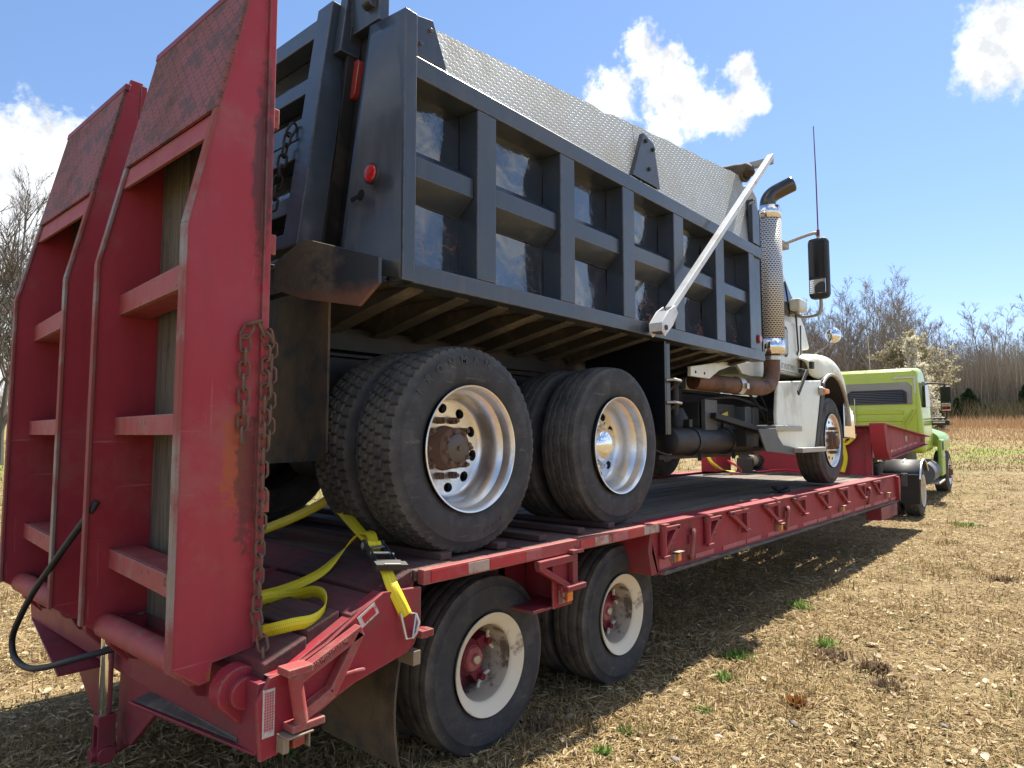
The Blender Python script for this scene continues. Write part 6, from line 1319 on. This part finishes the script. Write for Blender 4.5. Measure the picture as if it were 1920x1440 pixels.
# separate tufts of grass
def tuft(x, y, r, h, n, name, label, mat_, spread=50):
    x0 = x + nr.normal(0, r * .45, n); y0 = y + nr.normal(0, r * .45, n); az = nr.random(n) * 6.283; el = np.radians(90 - spread * nr.random(n)); L = h * (.5 + .6 * nr.random(n)); w = .0045 * (.7 + .6 * nr.random(n)) * (1 + .08 * math.hypot(x, y))
    z0 = hfun(x0, y0); t = np.stack([np.cos(az) * np.cos(el), np.sin(az) * np.cos(el), np.sin(el)], -1); s_ = np.stack([-np.sin(az), np.cos(az), 0 * az], -1) * w[:, None]; p = np.stack([x0 - x, y0 - y, z0 - float(hfun(np.array(x), np.array(y)))], -1)
    md = p + t * (L * .6)[:, None]; tp_ = p + t * L[:, None]; tp_[:, 2] -= L * .25 * nr.random(n)
    V = np.stack([p - s_, p + s_, md - s_ * .8, md + s_ * .8, tp_], 1).reshape(-1, 3); o = np.arange(n)[:, None] * 5
    F = np.concatenate([o + np.array([q]) for q in ([0, 1, 3], [0, 3, 2], [2, 3, 4])]); me = np_mesh(name, V, F, {'rnd': np.repeat(nr.random(n), 5)}); me.materials.append(mat_)
    ob = bpy.data.objects.new(name, me); COL.objects.link(ob); ob.location = (x, y, float(hfun(np.array(x), np.array(y)))); tag(ob, label, 'grass tuft', 'tufts standing out of the dry lawn'); return ob
gm = blade_mat('green_tuft', [(.07, .15, .025), (.15, .26, .05), (.28, .36, .10)], .3); om = blade_mat('orange_tuft', [(.26, .10, .025), (.36, .17, .05), (.22, .12, .05)]); bm_ = blade_mat('brown_tuft', [(.11, .075, .05), (.22, .15, .09), (.34, .25, .15)])
for x, y, r, h, n, l in ((6.34, 2.07, .10, .09, 150, 'green grass tuft at the shadow edge half way along the trailer'), (4.62, 1.94, .09, .075, 150, 'bright green tuft right of the small patch of mirror shadow'), (4.22, 1.85, .07, .06, 80, 'flat green tuft nearest in front of the mirror shadow'), (3.12, 1.90, .055, .05, 70, 'small green tuft in front of the rear trailer tyre shadow'),
                       (2.84, 1.87, .045, .06, 80, 'leafy green tuft at the bottom edge near the trailer tyre'), (5.35, 1.58, .07, .09, 120, 'dark green tuft alone in the middle of the sunny lawn'), (13.64, 1.73, .16, .09, 120, 'far green tuft to the right of the tractor'), (3.65, 1.73, .05, .05, 60, 'thin green tuft beside the small white stone'), (1.84, 3.03, .07, .06, 70, 'green tuft in the shade under the trailer tail')):
    tuft(x, y, r, h, n, 'green_tuft', l, gm, 75)
tuft(4.06, 1.36, .06, .07, 170, 'orange_tuft', 'orange dead grass tuft in the sunny foreground', om)
for x, y, l in ((5.03, 1.17, 'brown dead tuft in the middle of the right-hand lawn'), (4.71, 1.04, 'second brown dead tuft just below the first one on the right'), (2.88, 2.28, 'brown dead tuft between the rear tyre and its shadow'), (8.88, .8, 'brown dead tuft far right in the sunny lawn'), (5.1, 1.45, 'brown tuft by the dark green one')):
    tuft(x, y, .11, .075, 220, 'brown_tuft', l, bm_, 80)
m = MB().tube([(6.45, 1.22, .015), (6.7, 1.15, .02), (7.0, 1.14, .015)], [.012, .010, .005], 6); st_ = m.build('stick', bm_, None, (6.7, 1.2, 0), 0); st_.location = (6.7, 1.2, 0); tag(st_, 'thin dark stick lying in the sunny lawn', 'stick')

# ------------------------------------------------------------------ trees
def bark(name, c, r=.12):
    b = NB(name); o = b.mix(b.noise(3, 6), tuple(k * .6 for k in c), c); hv = b.N.new('ShaderNodeHueSaturation'); b.L.new(o, hv.inputs['Color']); b.L.new(b.ramp(b.rand(), 0, 1, .75, 1.3, False), hv.inputs['Value']); b.set('Base Color', hv.outputs[0]); b.set('Roughness', .9); return b.m
BK = bark('hazy_grey_bark', (.30, .26, .22)); TW = bark('hazy_grey_twigs', (.32, .28, .235)); TWR = bark('reddish_budding_twigs', (.34, .24, .19)); TWP = bark('pale_bark', (.42, .37, .31))  # far wood tones lightened, so distance haze sits in the colours
def tree_parts(seed, H, spread=.30, nl=15, n2=7, n3=6, base=.28, fine=1.0, rad=None, up_=.55, lean=.03):
    """trunk mesh builder and crown (limbs and twigs) builder, plus twig tips"""
    r = random.Random(seed); T = MB(); K = MB(); tips = []
    rad = rad or H * .011; pts = []; rs = []; p = Vector((0, 0, 0)); d = Vector((r.uniform(-lean, lean), r.uniform(-lean, lean), 1)).normalized(); n = 9
    for i in range(n + 1):
        pts.append(p.copy()); rs.append(rad * (1 - .9 * i / n) * (1.35 if i == 0 else 1)); d = (d + Vector((r.uniform(-.06, .06), r.uniform(-.06, .06), .05))).normalized(); p = p + d * H / n * .94
    T.tube(pts, rs, 7)
    def at(path, f): k = min(int(f * (len(path) - 1)), len(path) - 2); q = f * (len(path) - 1) - k; return path[k].lerp(path[k + 1], q), (path[k + 1] - path[k]).normalized()
    def grow(path, prad, L, lvl, f):
        p0, t = at(path, f); a = r.uniform(0, 6.283); s = t.cross(Vector((0, 0, 1)));
        if s.length < .1: s = Vector((1, 0, 0))
        s.normalize(); o = (s * math.cos(a) + t.cross(s) * math.sin(a)); d = (t * (up_ + r.uniform(0, .35)) + o * r.uniform(.55, .95) + Vector((0, 0, .25))).normalized()
        n = (6, 4, 3)[lvl]; q = [p0]; dd = d
        for i in range(n): dd = (dd + Vector((r.uniform(-.16, .16), r.uniform(-.16, .16), r.uniform(-.05, .17)))).normalized(); q.append(q[-1] + dd * L / n)
        w0 = max(prad * .55, .006 * fine); K.tube(q, [max(w0 * (1 - .85 * i / n), .0045 * fine) for i in range(n + 1)], (5, 4, 3)[lvl], caps=False)
        if lvl < 2:
            for _ in range(n2 if lvl == 0 else n3): grow(q, w0, L * r.uniform(.30, .58), lvl + 1, r.uniform(.22, .98))
        else: tips.extend(q[1:])
    for i in range(nl):
        f = base + (1 - base) * (i + r.random()) / nl; f = min(f, .985); grow(pts, rs[min(int(f * n), n)], H * spread * (1.15 - .75 * f) * r.uniform(.7, 1.25), 0, f)
    return T, K, tips
def tree_proto(name, seed, tw, group, label, cat='tree', bk=BK, **k):
    T, K, tips = tree_parts(seed, **k)
    o = thing(name, label, cat, (0, 0, 0), 0, group)
    for nm, mb, mt in (('trunk', T, bk), ('crown', K, tw)):
        me = mb.mesh(nm, smooth=0, fix=False); me.materials.append(mt); q = bpy.data.objects.new(nm, me); COL.objects.link(q); q.parent = o
    return o, tips
def place(proto, used, x, y, s, label=None, group=None, rz=None, dz=0):
    o = proto if proto.name not in used else dup(proto)
    used.add(proto.name); o.location = (x, y, float(hfun(np.array(x), np.array(y))) - .05 + dz); o.scale = (s, s, s * rng.uniform(.92, 1.08)); o.rotation_euler = (0, 0, rng.uniform(0, 6.28) if rz is None else rz)
    if label: o['label'] = label
    if group: o['group'] = group
    return o
LB = ['tall bare grey tree in the wood edge behind the trucks', 'bare slender tree with few limbs in the wood edge behind the trucks', 'bare tree with reddish buds in the wood edge behind the trucks', 'bare pole-like young tree at the right end of the wood']
GRP = 'bare trees along the edge of the wood'
protos = []
for sd, H, tw, lab, kw in ((21, 15, TW, 0, dict(spread=.34, nl=17, fine=2.4)), (22, 14, TW, 0, dict(spread=.30, nl=16, fine=2.4)), (23, 16, TW, 1, dict(spread=.22, nl=14, fine=2.2, base=.4)), (24, 11, TWR, 2, dict(spread=.36, nl=16, fine=2.4)), (25, 12, TWR, 2, dict(spread=.30, nl=15, fine=2.3)), (26, 14, TW, 3, dict(spread=.13, nl=13, n2=5, n3=4, fine=2.2, base=.35, rad=.11)), (27, 13, TW, 3, dict(spread=.15, nl=13, n2=5, n3=5, fine=2.2, base=.3, rad=.10))):
    protos.append((tree_proto('bare_tree', sd, tw, GRP, LB[lab], H=H, **kw)[0], lab))
used = set()
def pol(u, dist): a = R_(40.83) - math.atan((u - 960) / 1258); return dist * math.cos(a), dist * math.sin(a)
def where(u): return ('hidden behind the dump truck' if u < 1480 else 'just right of the white cab' if u < 1575 else 'behind the roof of the green cab' if u < 1690 else 'right of the round blossoming tree' if u < 1765 else 'behind the dark cedars' if u < 1850 else 'at the right end of the wood')
KN = ['tall spreading bare tree', 'slender bare tree with few limbs', 'bare tree with reddish buds', 'bare pole-like young tree']
def kind_at(u): return rng.choice([0, 0, 1, 2, 3, 4, 1]) if u < 1720 else rng.choice([5, 6, 5, 6, 4, 2])
for i in range(150):
    u = 1380 + (2010 - 1380) * (i + rng.random()) / 150; dist = rng.uniform(64, 96) + (12 if u > 1720 else 0); x, y = pol(u, dist); p, l = protos[kind_at(u)]
    sc_ = rng.uniform(.58, .80) * (1.06 if u < 1720 else 1.0); place(p, used, x, y, sc_, KN[l] + ' ' + where(u), GRP)
# named individuals that stand above the rest
for u, dist, s, k, l in ((1640, 66, .78, 0, 'tallest bare tree with a wide fan of limbs above the white cab'), (1672, 68, .76, 1, 'bare tree with upright limbs just right of the tallest one'), (1703, 72, .74, 2, 'forked bare tree rising above the blossoming tree'), (1745, 70, .60, 0, 'bare tree with stubby dark limbs right of the blossoming tree')):
    x, y = pol(u, dist); place(protos[k][0], used, x, y, s, l, GRP)
# blossoming pears
def blossom(name, seed, H, n, label, cols, crown=.45, spread=.50, sz=(.05, .13)):
    T, K, tips = tree_parts(seed, H, spread=spread, nl=26, n2=8, fine=1.6, base=.10, up_=.45)
    o = thing(name, label, 'tree', (0, 0, 0), 0, 'blossoming trees in front of the wood')
    for nm, mb, mt in (('trunk', T, BK), ('branches', K, TWP)):
        me = mb.mesh(nm, smooth=0, fix=False); me.materials.append(mt); q = bpy.data.objects.new(nm, me); COL.objects.link(q); q.parent = o
    tp_ = np.array([tuple(t) for t in tips]); idx = nr.integers(0, len(tp_), n); p = tp_[idx] + nr.normal(0, .10, (n, 3)); s = sz[0] + (sz[1] - sz[0]) * nr.random(n)
    a = nr.normal(0, 1, (n, 3)); a /= np.linalg.norm(a, axis=1)[:, None]; b2 = np.cross(a, nr.normal(0, 1, (n, 3))); b2 /= np.linalg.norm(b2, axis=1)[:, None]
    V = np.stack([p - a * s[:, None], p - b2 * s[:, None], p + a * s[:, None], p + b2 * s[:, None]], 1).reshape(-1, 3); F = np.arange(n)[:, None] * 4 + np.array([[0, 1, 2, 3]])
    me = np_mesh('blossom', V, F, {'rnd': np.repeat(nr.random(n), 4)}); me.materials.append(blade_mat('pale_blossom', cols, .35)); q = bpy.data.objects.new('crown', me); COL.objects.link(q); q.parent = o; return o
bl1 = blossom('blossoming_tree', 31, 8.0, 15000, 'round pale blossoming tree in front of the bare wood, above the tractor cab', [(.34, .29, .17), (.46, .42, .28), (.30, .27, .15), (.52, .48, .36)])
x, y = pol(1706, 60); place(bl1, set(), x, y, .80, bl1['label'], 'blossoming trees in front of the wood')
bl2 = blossom('blossoming_tree', 32, 6.2, 3600, 'slim white blossoming tree beside the tractor mirror', [(.62, .58, .46), (.72, .70, .58), (.45, .40, .25)], spread=.28, sz=(.05, .11))
x, y = pol(1738, 50); place(bl2, set(), x, y, .70, bl2['label'], 'blossoming trees in front of the wood')
bl3 = dup(bl2); x, y = pol(1722, 55); bl3.location = (x, y, float(hfun(np.array(x), np.array(y)))); bl3.scale = (.80, .80, 1.02); bl3['label'] = 'white blossoming sapling rising behind the roof corner of the green cab'
bl4 = dup(bl1); x, y = pol(1838, 74); bl4.location = (x, y, float(hfun(np.array(x), np.array(y)))); bl4.scale = (.36, .36, .33); bl4['label'] = 'small pale blossoming bush right of the dark cedar'
# cedars
cm = blade_mat('cedar_foliage', [(.012, .03, .012), (.03, .06, .022), (.055, .085, .03), (.02, .045, .02)], .1)
def cedar(seed, H, R0, label, n=5000):
    r_ = np.random.default_rng(seed); t = r_.random(n) ** .8; z = H * (.04 + .95 * t); prof = (1 - t) ** .75 * (.55 + .45 * np.minimum(1, t * 6)); a = r_.random(n) * 6.283
    lump = 1 + .35 * np.sin(3 * a + 9 * t + seed) * np.sin(14 * t + seed) + .15 * r_.normal(0, 1, n); rr = R0 * prof * lump * np.sqrt(.25 + .75 * r_.random(n))
    p = np.stack([rr * np.cos(a), rr * np.sin(a), z], -1); out = np.stack([np.cos(a), np.sin(a), .6 + .5 * r_.normal(0, 1, n)], -1) + r_.normal(0, .5, (n, 3)); out /= np.linalg.norm(out, axis=1)[:, None]
    sd = np.cross(out, r_.normal(0, 1, (n, 3))); sd /= np.linalg.norm(sd, axis=1)[:, None]; L = H * .055 * (.6 + .8 * r_.random(n))
    V = np.stack([p - sd * (L * .3)[:, None], p + sd * (L * .3)[:, None], p + out * L[:, None]], 1).reshape(-1, 3); F = np.arange(n)[:, None] * 3 + np.array([[0, 1, 2]])
    o = thing('cedar', label, 'tree', (0, 0, 0), 0, 'dark evergreen trees at the foot of the wood'); m = MB().tube([(0, 0, 0), (0, 0, H * .9)], [H * .025, .02], 6); m.build('trunk', BK, o, (0, 0, 0), 0)
    me = np_mesh('foliage', V, F, {'rnd': np.repeat(r_.random(n), 3)}); me.materials.append(cm); q = bpy.data.objects.new('foliage', me); COL.objects.link(q); q.parent = o; return o
for u, dist, H, R0, l in ((1818, 68, 4.6, 2.1, 'broad dark green cedar in the middle of the wood edge'), (1795, 66, 3.4, 1.2, 'narrow dark cedar left of the broad one'), (1752, 58, 3.0, 1.5, 'dark evergreen bush under the white blossoming tree'), (1662, 70, 6.6, 2.0, 'dark cedar seen above the roof of the green cab'), (1926, 70, 5.0, 1.5, 'dark cedar at the right edge of the wood'), (1872, 78, 3.2, 1.4, 'low cedar half hidden between the poles on the right'), (1705, 66, 5.6, 1.9, 'dark evergreen behind the blossoming tree trunk')):
    o = cedar(int(u), H * .60, R0 * .62, l); x, y = pol(u, dist); o.location = (x, y, float(hfun(np.array(x), np.array(y))) - .05)
# bare trees on the left, nearer and finer
LG = 'bare trees behind the left-hand ramp'; TW2 = bark('dark_grey_twigs', (.17, .14, .12)); BK2 = bark('dark_grey_bark', (.17, .15, .13))
la, _ = tree_proto('bare_tree', 41, TW2, LG, 'tall bare grey tree left of the ramps', H=15, spread=.30, nl=22, n2=8, n3=7, fine=1.15, base=.12, up_=.9, bk=BK2)
lb_, _ = tree_proto('bare_tree', 42, TW2, LG, 'second bare tree close behind the first one at the left edge', H=14, spread=.26, nl=20, n2=8, n3=7, fine=1.15, base=.12, up_=.95, bk=BK2)
u2 = set()
for u, dist, p, s, l in ((40, 34, la, .84, None), (5, 37, lb_, .84, None), (78, 40, lb_, .80, 'bare tree half hidden by the left-hand ramp'), (-60, 36, la, .8, 'bare tree just outside the left edge behind the ramps'), (120, 46, la, .95, 'bare tree standing behind the left-hand ramp'), (230, 52, lb_, 1.0, 'bare tree seen between the two ramps'), (-20, 48, lb_, 1.1, 'farther bare tree at the left edge')):
    x, y = pol(u, dist); place(p, u2, x, y, s, l, LG)
for i in range(34):   # the wood goes on behind the trucks to the left
    u = -250 + 1640 * (i + rng.random()) / 34; x, y = pol(u, rng.uniform(70, 95)); p, l = protos[rng.choice([0, 1, 2, 4])]; place(p, used, x, y, rng.uniform(.5, .68), KN[l] + ' in the far wood on the left', GRP)
# thicket under the trees and the tall orange grass in front of it
def sticks(name, n, u0, u1, d0, d1, h0, h1, w, mat_, fan=.25, pw=1.6):
    u = u0 + (u1 - u0) * nr.random(n); dist = d0 + (d1 - d0) * nr.random(n); a = R_(40.83) - np.arctan((u - 960) / 1258); x, y = dist * np.cos(a), dist * np.sin(a); z = hfun(x, y)
    h = h0 + (h1 - h0) * nr.random(n) ** pw; ww = w * (.5 + nr.random(n)); az = nr.random(n) * 6.283; s_ = np.stack([np.cos(az), np.sin(az), 0 * az], -1) * ww[:, None] / 2
    k = nr.normal(0, fan, (n, 2)) * h[:, None]; p = np.stack([x, y, z + h * .0], -1); md = p + np.stack([k[:, 0] * .4, k[:, 1] * .4, h * .5], -1); tp_ = p + np.stack([k[:, 0], k[:, 1], h], -1)
    V = np.stack([p - s_, p + s_, md - s_ * .8, md + s_ * .8, tp_], 1).reshape(-1, 3); o = np.arange(n)[:, None] * 5
    F = np.concatenate([o + np.array([q]) for q in ([0, 1, 3], [0, 3, 2], [2, 3, 4])]); me = np_mesh(name, V, F, {'rnd': np.repeat(nr.random(n), 5)}); me.materials.append(mat_); ob = bpy.data.objects.new(name, me); COL.objects.link(ob); ob['kind'] = 'stuff'; return ob
tk = blade_mat('thicket_stems', [(.16, .14, .105), (.30, .265, .205), (.36, .29, .225), (.26, .235, .175), (.60, .54, .45)], .0)
sticks('thicket', 90000, 1330, 2060, 70, 100, .8, 8.0, .03, tk, .13, 1.2); sticks('thicket', 24000, -320, 1330, 78, 100, .8, 5.0, .04, tk, .18)
sticks('undergrowth', 16000, 1380, 2060, 64, 76, .4, 2.2, .04, blade_mat('undergrowth_stems', [(.10, .10, .05), (.18, .15, .09), (.25, .18, .11), (.12, .15, .05)], .1), .3)
og = blade_mat('orange_grass', [(.34, .20, .10), (.44, .28, .15), (.32, .21, .12), (.52, .39, .24)], .3)
sticks('tall_orange_grass', 22000, 1400, 2060, 58, 70, .15, .85, .026, og, .16, 1.5); sticks('tall_orange_grass', 8000, 1400, 2060, 48, 58, .06, .32, .026, og, .2, 2.0)
sticks('field_grass', 16000, 1300, 2060, 30, 58, .04, .16, .03, stub_m, .5); sticks('field_grass', 9000, -200, 1300, 26, 62, .05, .22, .04, blade_mat('spring_grass', [(.16, .17, .05), (.24, .20, .08), (.30, .23, .11)], .2), .5)
for o in bpy.data.objects:
    if o.type == 'MESH' and o.data.users > 1: pass
